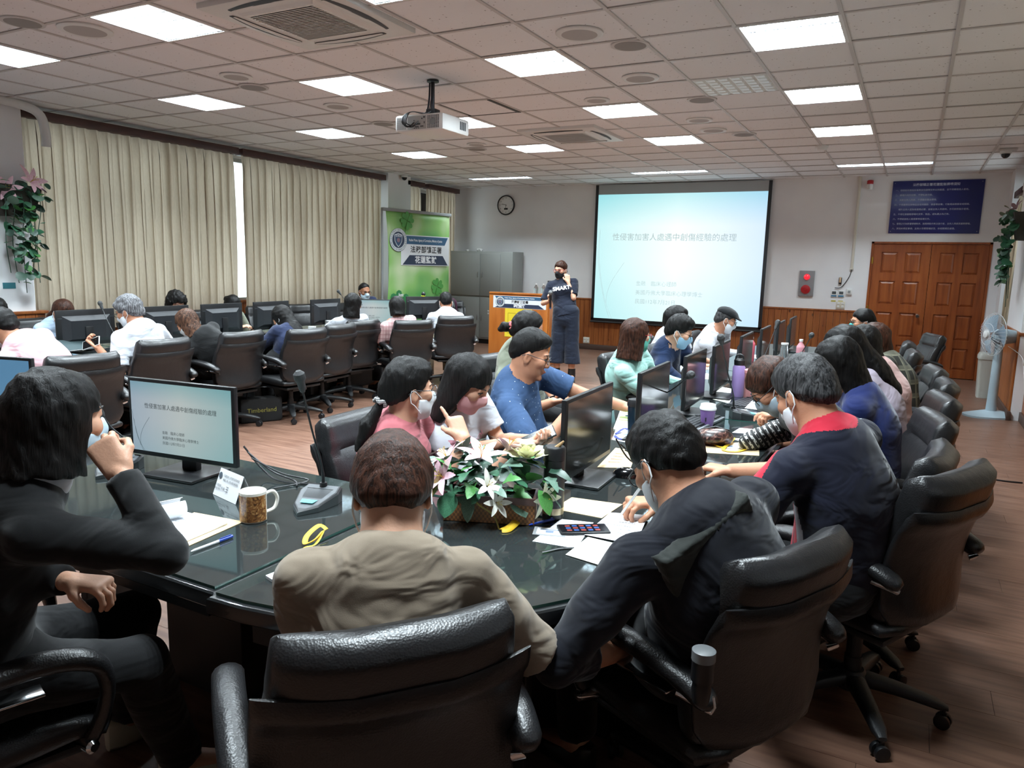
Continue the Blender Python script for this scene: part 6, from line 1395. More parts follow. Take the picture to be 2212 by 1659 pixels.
MB().lathe([(.045, 0), (.04, .02), (.01, .03)], n=16, axis='x').xf(Matrix.Translation((.145, 0, .92))).obj('badge', M_WHITEP, t)
for k in range(3):
    a = 2 * math.pi * k / 3; b = MB().grid(lambda u, v: (.07 + .05 * (v - .5) * (1 - .4 * u), (.03 + .185 * u) * math.cos(a + (v - .5) * (.9 + .3 * u)), .92 + (.03 + .185 * u) * math.sin(a + (v - .5) * (.9 + .3 * u))), 6, 6); b.obj('blade', mat('fan blade', '#8ea3b4', .35), t, 60)
tag(MB().tube(smooth_path([(.98, 9.7, .8), (1.1, 9.5, .7), (1.12, 9.3, .5), (1.14, 9.08, .5)]), .004, 6).obj('fan_cord', M_WHITEP), 'white cord from the standing fan to the wall socket', 'cord')
t = thing('waste_bin', 'slim pale grey waste bin beside the wooden door', 'bin', (.93, 11.25, 0)); rr_ = lambda w, d, z: [(w * math.copysign(abs(math.cos(a)) ** .35, math.cos(a)), d * math.copysign(abs(math.sin(a)) ** .35, math.sin(a)), z) for a in [2 * math.pi * q / 24 for q in range(24)]]
MB().loft([rr_(.075, .12, 0), rr_(.095, .14, .5)]).obj('body', mat('bin plastic', '#b4b8b2', .45), t); MB().loft([rr_(.105, .15, .5), rr_(.105, .15, .54), rr_(.09, .13, .575)]).obj('lid', mat('bin plastic', '#b4b8b2'), t)
tag(MB().tube(smooth_path([(.50, 6.72, .006), (.62, 6.67, .006), (.75, 6.64, .006), (.88, 6.66, .006)]), .006, 6).obj('floor_cord', M_BLACKP), 'black cord lying on the aisle floor at the right edge', 'cord')
# ================================================================ leafy things
def leaf_mesh(name, m, shape, L, fold=.15, curl=.2):
    """flat-ish leaf along +x with a folded midrib"""
    b = MB(); n = 8
    pr = {'oval': lambda u: .42 * math.sin(math.pi * u) ** .75, 'ivy': lambda u: (.46 if u < .34 else .30 if u < .5 else .36) * (1 - u) ** .55 * min(1, u * 9) ** .5, 'lily': lambda u: .20 * math.sin(math.pi * min(1, u * .95 + .03)) ** .8, 'round': lambda u: .5 * math.sqrt(max(0, 1 - (2 * u - 1) ** 2))}[shape]
    for k in range(n + 1):
        u = k / n; w = pr(min(max(u, .001), .999)) * L; z = -curl * L * u * u
        b.v += [(L * u, -w, z + fold * w), (L * u, 0, z), (L * u, w, z + fold * w)]
    for k in range(n):
        for q in (0, 1): a = k * 3 + q; b.f.append((a, a + 3, a + 4, a + 1)); b.mi.append(0)
    return b.mesh(name, m, 50)
def leafmat(n, c, c2): 
    m = mat(n, c, .4, vary=(25, c2, (1, 1, 1), .35, .65), spec=.4); return m
LF = [leafmat('ivy green', '#3d6f52', '#2d5840'), leafmat('dusty leaf green', '#70907f', '#587565'), leafmat('bright leaf green', '#4f8f48', '#3b7237'), leafmat('dark leaf green', '#2f5040', '#223d30')]
PT = [leafmat('pink petal', '#d49fb2', '#e6c9d0'), leafmat('white petal', '#e4e4d8', '#f0f0e8'), leafmat('cream petal', '#e6e6b8', '#f2f2da')]
def orient(o, loc, d, up=(0, 0, 1), roll=0., s=1.):
    d = Vector(d).normalized(); u = Vector(up); y = u.cross(d); y = y.normalized() if y.length > .01 else Vector((0, 1, 0)); z = d.cross(y)
    R = Matrix((d, y, z)).transposed().to_4x4() @ Matrix.Rotation(roll, 4, 'X'); o.matrix_basis = Matrix.Translation(loc) @ R @ Matrix.Scale(s, 4)
LMS = {}
def leaf(parent, kind, mi, loc, d, L, roll=0., up=(0, 0, 1), nm='leaf', curl=.2):
    k = (kind, mi, nm, curl); mm = (PT if nm == 'petal' else LF)[mi]
    if k not in LMS: LMS[k] = leaf_mesh(nm, mm, kind, 1.0, curl=curl)
    o = part(nm, LMS[k], parent); orient(o, loc, d, up, roll, L); return o
def lily(parent, loc, d, s, mi=0):
    d = Vector(d).normalized(); a = d.orthogonal().normalized(); b = d.cross(a)
    for k in range(6):
        t_ = 2 * math.pi * k / 6 + .3; r = a * math.cos(t_) + b * math.sin(t_); leaf(parent, 'lily', mi, Vector(loc) + r * s * .06, (d * .75 + r * .8), s * (1.0 if k % 2 else .9), up=tuple(-r + d * .4), nm='petal', curl=.45)
    for k in range(4):
        t_ = 2 * math.pi * k / 4; r = a * math.cos(t_) + b * math.sin(t_); MB().tube([Vector(loc), Vector(loc) + d * s * .35 + r * s * .05, Vector(loc) + d * s * .55 + r * s * .16], [s * .012, s * .01, s * .022], 5).obj('stamen', mat('lily stamen', '#b9a03a', .5), parent)
# flower basket on the table
rnd = random.Random(5)
bc_ = Vector((-1.127, 1.989, 0.750)); bx_ang = math.radians(22)
t = thing('flower_basket', 'artificial lilies and ivy in a woven basket on the table', 'flowers', tuple(bc_), bx_ang)
def weave_mat():
    m, nt, N, L, p = MNEW('woven cane'); tc = N.new('ShaderNodeTexCoord'); mp = N.new('ShaderNodeMapping'); mp.inputs['Scale'].default_value = (150, 150, 110); L.new(tc.outputs['Object'], mp.inputs[0]); c = N.new('ShaderNodeTexChecker'); c.inputs['Scale'].default_value = 1; L.new(mp.outputs[0], c.inputs['Vector']); c.inputs[1].default_value = (*lin('#8a5a30'), 1); c.inputs[2].default_value = (*lin('#5a3518'), 1); L.new(c.outputs[0], p.inputs['Base Color']); p.inputs['Roughness'].default_value = .6
    b = N.new('ShaderNodeBump'); b.inputs['Strength'].default_value = .6; b.inputs['Distance'].default_value = .003; L.new(c.outputs['Fac'], b.inputs['Height']); L.new(b.outputs[0], p.inputs['Normal']); return m
bk = MB()
for a, b in (((-.145, -.055, .002), (.145, -.047, .075)), ((-.145, .047, .002), (.145, .055, .075)), ((-.145, -.047, .002), (-.137, .047, .075)), ((.137, -.047, .002), (.145, .047, .075)), ((-.14, -.05, .002), (.14, .05, .008))): bk.box(a, b)
bk.obj('basket', weave_mat(), t, 0); MB().box((-.148, -.058, .066), (.148, -.05, .088)).box((-.148, .05, .066), (.148, .058, .088)).box((-.148, -.05, .066), (-.14, .05, .088)).box((.14, -.05, .066), (.148, .05, .088)).obj('rim_band', M_DWOOD, t, 0); MB().box((-.137, -.047, .06), (.137, .047, .072)).obj('foam', LF[3], t, 0)
for k in range(95):
    a = rnd.uniform(0, 2 * math.pi); h = rnd.uniform(.08, .20); r = rnd.uniform(.04, .17) * (1 if h > .1 else .8); x = 1.15 * r * math.cos(a); y = .62 * r * math.sin(a)
    d = (math.cos(a) + rnd.uniform(-.5, .5), math.sin(a) * .8 + rnd.uniform(-.5, .5), rnd.uniform(-.5, .55)); leaf(t, rnd.choice(['ivy', 'ivy', 'oval']), rnd.choice([0, 0, 1, 2, 3]), (x, y, h), d, rnd.uniform(.05, .082), rnd.uniform(-.7, .7))
for k, (x, y, z, d) in enumerate(((-.11, -.09, .06, (-.3, -.9, -1)), (-.06, -.085, .05, (.1, -.8, -1)), (.155, -.06, .07, (.8, -.4, -1)), (-.16, -.02, .05, (-1, -.3, -.9)), (.17, .0, .06, (1, 0, -.8)))): leaf(t, 'ivy' if k % 2 else 'oval', k % 3, (x, y, z + .05), d, .085)
for x, y, z, d, s, mi in ((-.14, -.01, .19, (-.5, -.1, .8), .075, 0), (-.03, -.03, .205, (.1, -.25, .95), .08, 0), (-.14, -.08, .15, (-.5, -.7, .5), .068, 0), (.045, .04, .215, (.3, .3, .9), .075, 0), (-.1, .06, .2, (-.3, .5, .8), .07, 0), (.0, -.10, .135, (.5, -.6, .6), .05, 1), (.03, -.10, .085, (.5, -.7, .2), .048, 1), (.165, -.03, .09, (.8, -.6, -.2), .065, 2)): lily(t, (x, y, z), d, s, mi)
for k in range(3):                                                   # cream rose, three whorls of petals
    for q in range(6): a = 2 * math.pi * q / 6 + k * .5; leaf(t, 'round', 2, (.11 + .012 * k * math.cos(a), .02 + .012 * k * math.sin(a), .20), (math.cos(a) * (.35 + .4 * k), math.sin(a) * (.35 + .4 * k), 1 - .25 * k), .055, up=(-math.cos(a), -math.sin(a), .6), nm='petal', curl=.1)
for x, y, z, d in ((.165, .03, .19, (.8, 0, .9)), (-.15, -.07, .16, (-.3, -.5, -.9))): MB().tube([Vector((x, y, z)), Vector((x, y, z)) + Vector(d) * .03, Vector((x, y, z)) + Vector(d) * .075], [.006, .013, .003], 8).obj('bud', mat('lily bud', '#8a8a4a', .5, vary=(30, '#a5845a', (1, 1, 1), .4, .6)), t)
MB().tube(smooth_path([(-.05, -.07, .12), (-.03, -.1, .08), (.02, -.09, .04), (.04, -.1, .0)]), .003, 5).obj('vine', mat('vine brown', '#7d6a2c', .6), t)
# wall planters
def planter(loc, out, lb, n, seed, pinks):
    r_ = random.Random(seed); ang = math.atan2(out[1], out[0]); t = thing('wall_planter', lb, 'plant', loc, ang)
    s = MB(); s.loft([[(0, -.20, .2), (.02, -.20, .2), (.02, .20, .2), (0, .20, .2)], [(0, -.18, .0), (.10, -.14, .0), (.10, .14, .0), (0, .18, .0)], [(0, -.22, .30), (.17, -.20, .30), (.17, .20, .30), (0, .22, .30)]][1:]); s.obj('pot', mat('dark brown planter', '#2d2a22', .7, bump=(60, .5, (1, 1, 1))), t, 0)
    for k in range(n):
        f = k / n; z = .34 - 1.0 * f * r_.uniform(.7, 1); w = .22 * (1 - .55 * f); y = r_.uniform(-w, w); x = .12 + r_.uniform(0, .12) * (1 - .4 * f)
        leaf(t, r_.choice(['round', 'oval', 'round']), r_.choice([0, 0, 1, 3, 2]), (x, y, z), (r_.uniform(.1, 1), r_.uniform(-1, 1), r_.uniform(-.9, .3)), r_.uniform(.06, .115), r_.uniform(-.8, .8))
    for k in range(5): y = -.15 + .075 * k; MB().tube(smooth_path([(.12, y, .28), (.18, y * 1.1, .1), (.15, y * 1.0 + r_.uniform(-.05, .05), -.25), (.12, y * .9, -.55 - .1 * (k % 3))]), .004, 5).obj('stem', LF[3], t)
    for x, y, z, d, s_ in pinks: lily(t, (x, y, z), d, s_, 0)
    return t
planter((LP, 4.28, 1.9), (1, 0), 'wall planter with pink lilies and trailing leaves at the left edge', 110, 3, ((.14, .1, .34, (.9, .3, .5), .16), (.13, -.12, .26, (.9, -.3, .2), .13)))
planter((RP + .08, 10.15, 1.96), (-1, 0), 'wall planter with dark trailing ivy on the right wall by the door', 90, 4, ((.12, -.12, .36, (.8, -.4, .6), .11),))
tag(MB().box((LP, 4.12, 1.19), (LP + .003, 4.24, 1.25)).obj('sticker', mat('teal sticker', '#3f7f8c', .5)), 'small teal sticker on the white left pier', 'sticker')
# wall lamp / cctv bracket at the right planter
t = thing('emergency_light', 'white emergency light high on the right wall', 'lamp', (RP + .06, 10.3, 2.55)); MB().box((-.05, -.12, -.1), (.02, .12, .1), .008).obj('housing', M_WHITEP, t); MB().box((-.06, -.1, -.02), (-.05, .1, .06), .002).obj('diffuser', mat('frosted', '#e8eaea', .5), t)
# ================================================================ monitors, microphones and everything on the tables
M_BEZ = mat('monitor bezel', '#0d0e11', .38); M_MBACK = mat('monitor back', '#15181d', .5); M_DARKSCR = mat('dark screen', '#1b1d1c', .12, spec=.7)
def monitor(x, y, face, lb, slide=None, tilt=0., h=.2):
    t = thing('monitor', lb, 'monitor', (x, y, TZ), math.radians(face - 90), 'monitors on the conference table')
    W_, H_ = .252, .148
    R = Matrix.Translation((0, 0, h)) @ Matrix.Rotation(math.radians(tilt), 4, 'X')
    MB().box((-W_, -.012, -H_), (W_, .008, H_), .004).xf(R).obj('casing', M_BEZ, t)
    sc = MB().box((-W_ + .014, .0075, -H_ + .018), (W_ - .014, .0092, H_ - .013)).xf(R).obj('screen', {None: M_DARKSCR, 'slide': M_MSLIDE, 'blue': mat('blue lit screen', '#101418', .4, emit='#5d8fb5', estr=.5)}[slide], t, 0)
    if slide == 'slide':
        M0 = R @ Matrix(((-1, 0, 0, 0), (0, 0, 1, .0096), (0, 1, 0, 0), (0, 0, 0, 1)))
        T0 = Matrix(((-1, 0, 0, 0), (0, 1, 0, .0), (0, 0, 1, 0), (0, 0, 0, 1)))
        f = lambda u, v: R @ Matrix(((-1, 0, 0, (W_ - .014) - 2 * (W_ - .014) * u), (0, 0, 1, .0098), (0, 1, 0, -H_ + .018 + (2 * H_ - .031) * v), (0, 0, 0, 1)))
        lettering(SL[0], .0215, M_T3, sc, f(.50, .66))
        for k in range(3): lettering(SL[1 + k], .0135, M_T3, sc, f(.31, .30 - .075 * k), 'LEFT')
        for pts in ([(.0, .6), (.03, .35), (.065, .15), (.105, .0)], [(.185, .5), (.12, .35), (.085, .22), (.078, .08)], [(.02, .45), (.05, .2), (.12, .0)]):
            MB().tube([f(u, v).translation for u, v in smooth_path([(u, v, 0) for u, v in pts], 6) for u, v in ((u, v),)] if False else [f(p.x, p.y).translation for p in smooth_path([(u, v, 0) for u, v in pts], 6)], .0006, 4).obj('curve', M_T4, sc)
    bk = MB(); bk.loft([[(-.21, -.012, -.12), (.21, -.012, -.12), (.21, -.012, .10), (-.21, -.012, .10)][::-1], [(-.15, -.042, -.09), (.15, -.042, -.09), (.15, -.042, .06), (-.15, -.042, .06)][::-1]]); bk.xf(R).obj('back_cover', M_MBACK, t, 0)
    MB().box((-W_ + .01, -.0145, .078), (W_ - .01, -.0115, .084)).xf(R).obj('back_ridge', mat('ridge grey', '#3a3f45', .35), t, 0)
    MB().box((-.035, -.05, .012), (.035, -.022, h + .01), .004).obj('neck', M_BEZ, t)
    MB().box((-.12, -.11, .001), (.12, .09, .013), .005).obj('base', M_BEZ, t)
    return t
for y, f, lb in ((2.555, 2, 'largest dark monitor on the right arm, beside the black flask'), (3.36, 2, 'second dark monitor on the right arm, behind the blue tumbler'), (4.11, 2, 'third dark monitor on the right arm, behind the leaning microphone'), (4.75, 2, 'fourth dark monitor on the right arm, behind the purple bottle'), (5.56, 2, 'fifth dark monitor along the right arm'), (6.34, 2, 'sixth dark monitor along the right arm'), (7.16, 2, 'seventh dark monitor along the right arm'), (7.93, 2, 'farthest dark monitor along the right arm')): monitor(-1.03, y, f, lb)
for y, f, lb in ((3.75, 181, 'monitor seen from the back before the light blue shirt'), (4.50, 181, 'monitor seen from the back just right of the grey haired man'), (5.14, 181, 'monitor seen from the back above the brown streaked hair'), (5.79, 181, 'monitor seen from the back left of the long black hair'), (6.63, 181, 'monitor seen from the back beside the black bob')): monitor(-6.04, y, f, lb)
wm = monitor(-5.75, 8.2, 150, 'monitor seen from the back with a webcam on top, before the banner')
t = thing('webcam', 'small black webcam with yellow mark on a monitor top', 'webcam', (-5.75, 8.2, TZ + .348)); MB().sphere((0, 0, .03), (.03, .025, .03), 12, 8).obj('body', M_BLACKP, t); MB().box((-.02, -.028, .0), (.02, .02, .012), .003).obj('clip', mat('yellow mark', '#c9cf3c', .5), t)
monitor(*(-5.694, 7.075, 0.977)[:2], -58, 'lit monitor with pale screen facing the room behind the black bob', 'slide')
monitor(-2.33, 1.785, 277, 'lit monitor with the slide on the front table, right of the woman in black', 'slide', h=.205)
monitor(-3.62, 1.78, 285, 'monitor with blue lit screen cut by the left picture edge', 'blue')
for k, (x, y) in enumerate(((-2.12, 1.9), (-1.0, 2.8))):
    for q in range(3): o = MB().tube(smooth_path([(x + .02 * q, y - .02, TZ + .12 - .02 * q), (x + .05 + .05 * q, y + .02, TZ + .03), (x + .16 + .04 * q, y + .03 * q, TZ + .008), (x + .3 - .05 * q, y + .05 - .06 * q, TZ + .006)]), .0035, 6).obj('monitor_cable', M_BLACKP); tag(o, ('shortest', 'middle', 'longest')[q] + (' black cable loop behind the lit front monitor' if k == 0 else ' black cable loop behind the largest dark monitor'), 'cable')
M_MIC = mat('microphone grey', '#4a4e52', .45); M_MICD = mat('microphone dark', '#1a1c1f', .5); M_LCD = mat('teal display', '#5fb0b8', .3, emit='#58a8b0', estr=.25)
def gooseneck(x, y, face, tip, lb, sc=1.0, thick=.0035):
    """desk microphone: kite shaped base pointing to face, stem to tip (world)"""
    a = math.radians(face - 90); t = thing('desk_microphone', lb, 'microphone', (x, y, TZ), a, 'gooseneck desk microphones')
    pl = [(-.062, -.075), (.062, -.075), (.070, -.03), (.045, .06), (0, .115), (-.045, .06), (-.070, -.03)]; zt = lambda yy: .050 - .20 * (yy + .075)
    b = MB(); b.loft([[(px, py, .001) for px, py in pl], [(px, py, max(.012, zt(py) - .006)) for px, py in pl], [(px * .93, py * .93, max(.016, zt(py))) for px, py in pl]]); b.obj('base', M_MICD, t, 0)
    fc = MB(); fc.add([(px * .88, py * .88, max(.0166, zt(py) + .0008)) for px, py in pl], [tuple(range(7))]); fc.obj('face_plate', M_MIC, t, 0)
    g = MB()
    for k in range(19): u = -.045 + .005 * k; g.box((u, -.048, zt(-.048) + .0008), (u + .0025, -.04, zt(-.048) + .0016)); g.add([(u, -.048, zt(-.048) + .002), (u + .0025, -.048, zt(-.048) + .002), (u * .75 + .002, .018, zt(.018) + .002), (u * .75, .018, zt(.018) + .002)], [(0, 1, 2, 3)])
    g.obj('speaker_slots', M_BLACKP, t, 0); MB().add([(-.028, .032, zt(.032) + .0022), (.028, .032, zt(.032) + .0022), (.022, .058, zt(.058) + .0045), (-.022, .058, zt(.058) + .0045)], [(0, 1, 2, 3)]).obj('display', M_LCD, t, 0)
    inv = Matrix.Rotation(-a, 4, 'Z'); tp = inv @ (Vector(tip) - Vector((x, y, TZ))); s0 = Vector((0, -.062, .05)); p = smooth_path([s0, s0 + Vector((0, 0, .06)) * .8 + (tp - s0) * .08, s0 + (tp - s0) * .55 + Vector((0, 0, .01)), tp], 5)
    MB().tube(p, [thick * 1.7] * 4 + [thick] * (len(p) - 4), 8).obj('stem', M_BLACKP, t); MB().lathe([(.014, .04), (.012, .062)], (0, -.062, 0), 12).obj('socket', M_BLACKP, t)
    dv = (tp - p[-3]).normalized(); MB().tube([tp - dv * .035, tp - dv * .02, tp, tp + dv * .012, tp + dv * .03, tp + dv * .04], [.007, .012, .013, .019, .018, .008], 14).obj('capsule', mat('mic capsule', '#26282a', .55, bump=(600, .4, (1, 1, 1))), t); return t
mb_ = (-1.681, 1.779, 0.750); gooseneck(mb_[0], mb_[1], 285, (-1.690, 1.736, 1.170), 'desk microphone with tall thin stem beside the printed mug')
m2 = (-2.578, 1.681, 0.750); gooseneck(m2[0], m2[1], 290, (-2.671, 1.683, 0.978), 'desk microphone half hidden by the woman in black')
m3 = (-0.750, 4.142, 0.750); gooseneck(m3[0], m3[1], 20, (-0.801, 3.666, 1.215), 'desk microphone with upright stem by the pink tumbler')
m4 = (-1.123, 3.851, 0.750); gooseneck(m4[0], m4[1], 20, (-0.840, 3.254, 1.085), 'desk microphone leaning right with big dark head')
gooseneck(-.84, 5.35, 10, (-0.826, 5.518, 1.176), 'thin desk microphone before the fifth and sixth monitors')
gooseneck(-.70, 6.2, 10, (-0.598, 5.569, 1.109), 'thin desk microphone leaning toward the woman in lavender')
gooseneck(-5.85, 3.85, 180, (-5.978, 3.851, 1.129), 'desk microphone head showing above the monitor back at left'); gooseneck(-5.85, 7.0, 180, (-6.071, 6.908, 1.165), 'thin desk microphone above the left monitors near the cropped head')
# keyboards and mice
def keyboard(x, y, ang, lb):
    t = thing('keyboard', lb, 'keyboard', (x, y, TZ), math.radians(ang), 'black keyboards'); MB().box((-.215, -.07, .002), (.215, .07, .014), .004).obj('case', M_BLACKP, t)
    k = MB()
    for r in range(5):
        for c in range(19): 
            if c in (14,): continue
            k.box((-.205 + c * .0215, -.06 + r * .0235, .013), (-.205 + c * .0215 + .0185, -.06 + r * .0235 + .0195, .0205))
    o = k.obj('keys', mat('key black', '#24262a', .5), t, 0); stuff(o); MB().box((-.2, -.085, .003), (.2, -.072, .016), .003).obj('front_edge', mat('grey edge', '#6b6f74', .4), t); return t
k1 = (-0.936, 3.839, 0.750); keyboard(k1[0], k1[1], 84, 'black keyboard under the purple cup'); k2 = (-0.822, 4.608, 0.750); keyboard(k2[0], k2[1], 80, 'black keyboard before the bending person'); keyboard(-.68, 5.6, 86, 'black keyboard farther along the right arm')
def mouse(p, ang, lb):
    t = thing('mouse', lb, 'mouse', tuple(p), math.radians(ang)); bm = bmesh.new(); bmesh.ops.create_uvsphere(bm, u_segments=18, v_segments=10, radius=1)
    for v in bm.verts: v.co = Vector((v.co.x * .056, v.co.y * .032, max(0, v.co.z * .038) + .001))
    MB().bm(bm).obj('shell', M_BLACKG, t); MB().lathe([(.008, -.003), (.008, .003)], n=12, axis='y').xf(Matrix.Translation((.03, 0, .028))).obj('wheel', M_GREYP, t); return t
mouse((-0.914, 2.677, 0.750), 200, 'glossy black mouse behind the writing hand'); mouse((-0.605, 4.213, 0.750), 190, 'black mouse below the bending person’s mask')
# bottles and cups
fl = (-0.957, 2.097, 0.750); t = thing('flask', 'tall matte black flask right of the flower basket', 'flask', fl)
MB().lathe([(.033, .0), (.0345, .006), (.0345, .196)], n=28).obj('body', mat('matte black metal', '#141517', .4), t); MB().lathe([(.035, .197), (.035, .232), (.03, .238), (.02, .239)], n=28).obj('lid', mat('matte black metal', '#141517'), t); MB().lathe([(.0348, .018), (.0348, .040)], n=28, cap=False).obj('label_band', mat('silver label', '#b9a98a', .3, metal=.6), t)
def cup(p, lb):
    t = thing('paper_cup', lb, 'cup', p); MB().lathe([(.028, 0), (.030, .004), (.040, .092)], n=26).obj('cup', mat('lilac paper', '#8f6db0', .5), t); MB().lathe([(.0425, .088), (.043, .098), (.040, .102), (.038, .116), (.034, .118), (.033, .112)], n=26).obj('lid', M_WHITEP, t); lettering('cafe', .016, M_INK, t, plane_at((.03, -.025, .05), (.64, .77, 0))) if False else None
    MB().box((-.003, -.0375, .03), (.003, -.034, .05)).obj('print', M_INK, t, 0); return t
cup((-0.876, 3.812, 0.750), 'lilac paper cup with white lid beside the keyboard')
t = thing('tumbler', 'dark blue tumbler with black lid behind the curly black hair', 'tumbler', (-1.126, 3.388, 0.750)); MB().lathe([(.031, 0), (.033, .01), (.038, .145)], n=24).obj('body', mat('dark teal blue', '#1c3040', .25, metal=.5), t); MB().lathe([(.041, .145), (.042, .16), (.036, .178), (.03, .18)], n=24).obj('lid', M_BLACKP, t)
t = thing('tumbler', 'pink tumbler beside the purple bottle on the right arm', 'tumbler', (-0.846, 4.782, 0.750)); MB().lathe([(.034, 0), (.037, .008), (.039, .165)], n=24).obj('body', mat('pink metal', '#c98a8b', .3, coat=.3), t); MB().lathe([(.041, .165), (.041, .185), (.032, .192)], n=24).obj('lid', mat('pink metal', '#c98a8b'), t)
t = thing('water_bottle', 'tall lilac bottle with black loop cap on the right arm', 'bottle', (-0.933, 4.841, 0.750)); MB().lathe([(.036, 0), (.039, .008), (.039, .19), (.030, .205)], n=24).obj('body', mat('lilac metal', '#9d86bd', .35), t); MB().lathe([(.033, .205), (.034, .235), (.026, .245)], n=20).obj('cap', M_BLACKP, t); MB().tube(smooth_path([(-.025, 0, .235), (-.02, 0, .262), (0, 0, .272), (.02, 0, .262), (.025, 0, .235)]), .006, 8).obj('loop', M_BLACKP, t)
bottle(-.80, 6.75, TZ, .23, .035, mat('rose plastic', '#cf8f9a', .35), 'pink bottle far along the right arm near the lavender blouse'); bottle(-.93, 6.75, TZ, .19, .034, M_CLEAR, 'clear glass bottle far along the right arm, beside the pink one', neck=.8); bottle(-1.22, 6.8, TZ, .22, .034, mat('pink red plastic', '#cc5f6f', .35), 'pink red bottle between the far monitors')
t = thing('mug', 'white mug with brown patterned print on the front table', 'mug', (-1.740, 1.572, 0.750), math.radians(-60))
def mugm():
    m, nt, N, L, p = MNEW('brown mug print'); tc = N.new('ShaderNodeTexCoord'); n = N.new('ShaderNodeTexNoise'); n.inputs['Scale'].default_value = 60; n.inputs['Detail'].default_value = 4; n.inputs['Distortion'].default_value = 2; L.new(tc.outputs['Object'], n.inputs['Vector']); r = ramp(nt, n.outputs['Fac'], [(.3, '#3a2416'), (.5, '#8a5a30'), (.7, '#c09a62')]); L.new(r.outputs[0], p.inputs['Base Color']); p.inputs['Roughness'].default_value = .15; return m
MB().lathe([(.036, 0), (.040, .003), (.041, .096), (.039, .098), (.0375, .095), (.036, .01), (.0, .009)], n=32, cap=False).lathe([(.036, 0.0005), (.0, .0)], n=32, cap=False).obj('body', mat('white ceramic', '#e6e2d8', .15), t)
pr = MB(); n = 22; r = .0414
for k in range(n): a = math.radians(-150 + 235 * k / (n - 1)); pr.v += [(r * math.cos(a), r * math.sin(a), .006), (r * math.cos(a), r * math.sin(a), .088)]
pr.f = [(2 * k, 2 * k + 2, 2 * k + 3, 2 * k + 1) for k in range(n - 1)]; pr.mi = [0] * (n - 1); pr.obj('print', mugm(), t)
MB().tube(smooth_path([(-.028, .028, .078), (-.048, .048, .080), (-.058, .058, .055), (-.050, .050, .025), (-.028, .028, .018)]), .0058, 10).obj('handle', mat('white ceramic', '#e6e2d8'), t)
MB().lathe([(.0, .06), (.0372, .06)], n=24, cap=False).obj('drink', mat('pale tea', '#c9c2a8', .1), t)
# papers, envelopes and small stuff on the tables
M_PAPER = mat('paper', '#e6e8ec', .7); M_PAPER2 = mat('warm paper', '#e6e3d6', .7); M_KRAFT = mat('kraft envelope', '#cdb68e', .7); M_PRINT = mat('print grey', '#8d9196', .7)
def sheet(pts, m, z, lb, nm='paper', cat='paper', th=.001, lines=None, curl=None, group=None):
    """quad of paper given by its four corners on the table"""
    P_ = [Vector((p[0], p[1], 0)) for p in pts]; c = sum(P_, Vector()) / 4; o = thing(nm, lb, cat, (c.x, c.y, TZ + z), 0, group)
    P_ = [p - c for p in P_]; b = MB(); n = 8
    f = lambda u, v: (P_[0] * (1 - u) + P_[1] * u) * (1 - v) + (P_[3] * (1 - u) + P_[2] * u) * v
    hgt = lambda u, v: (curl(u, v) if curl else 0)
    for lay in (0, th):
        for i in range(n + 1):
            for j in range(n + 1): q = f(i / n, j / n); b.v.append((q.x, q.y, hgt(i / n, j / n) + lay))
    N_ = (n + 1) ** 2
    for i in range(n):
        for j in range(n): a = i * (n + 1) + j; b.f.append((a, a + 1, a + n + 2, a + n + 1)); b.f.append((N_ + a, N_ + a + n + 1, N_ + a + n + 2, N_ + a + 1))
    for i in range(n):
        for e in ((i * (n + 1), (i + 1) * (n + 1)), ((i + 1) * (n + 1) + n, i * (n + 1) + n), (i + 1, i), (n * (n + 1) + i, n * (n + 1) + i + 1)): b.f.append((e[0], e[1], e[1] + N_, e[0] + N_))
    b.mi = [0] * len(b.f); s_ = b.obj('sheet', m, o, 60)
    if lines:
        k, u0, u1, v0, v1, lm = lines; r_ = random.Random(int(c.x * 1000)); L_ = MB()
        for q in range(k):
            v = v0 + (v1 - v0) * q / max(1, k - 1); dv = .22 * abs(v1 - v0) / max(1, k - 1); u = u0
            while u < u1:
                w = r_.uniform(.02, .07); ue = min(u + w, u1)
                A = [(u, v), (ue, v), (ue, v + dv), (u, v + dv)]; L_.add([(f(*a).x, f(*a).y, hgt(*a) + th + .0006) for a in A], [(0, 1, 2, 3)]); u = ue + .012
        stuff(L_.obj('printed_text', lm, s_, 0))
    return o
sheet([(-1.874, 1.196, 0.750), (-1.713, 1.195, 0.750), (-1.753, 1.544, 0.750), (-1.949, 1.521, 0.750)], M_KRAFT, .0008, 'kraft envelope under the papers before the woman in black', 'envelope', 'envelope', .0015)
sheet([(-1.892, 1.233, 0.750), (-1.743, 1.216, 0.750), (-1.774, 1.501, 0.750), (-1.968, 1.499, 0.750)], M_PAPER, .0035, 'white paper stack on the envelope before the woman in black', 'paper_stack', 'paper', .005, (9, .1, .9, .2, .8, mat('faint print', '#b9bcc2', .7)))
A0, A1 = Vector((-1.955, 1.359, 0.750)), Vector((-1.925, 1.465, 0.750)); ax_ = (A1 - A0).normalized(); up_ = Vector((0, 0, 1)); sd = up_.cross(ax_)
rl = MB(); pts = []
for k in range(22): a = -2.6 + 5.6 * k / 21; rr = .027 + .002 * k / 21; pts.append((math.sin(a) * rr, .036 - math.cos(a) * rr * .95))
rl.v = [tuple(e + sd * x + up_ * z) for x, z in pts for e in (A0 - A0, A1 - A0)]; rl.f = [(2 * k, 2 * k + 1, 2 * k + 3, 2 * k + 2) for k in range(21)]; rl.mi = [0] * 21
t = thing('rolled_pages', 'pages folded over into a roll beside the woman in black', 'paper', tuple(A0 + Vector((0, 0, .006)))); o = rl.obj('sheet', M_PAPER, t, 180); mo = o.modifiers.new('thickness', 'SOLIDIFY'); mo.thickness = .0015
lr = MB()
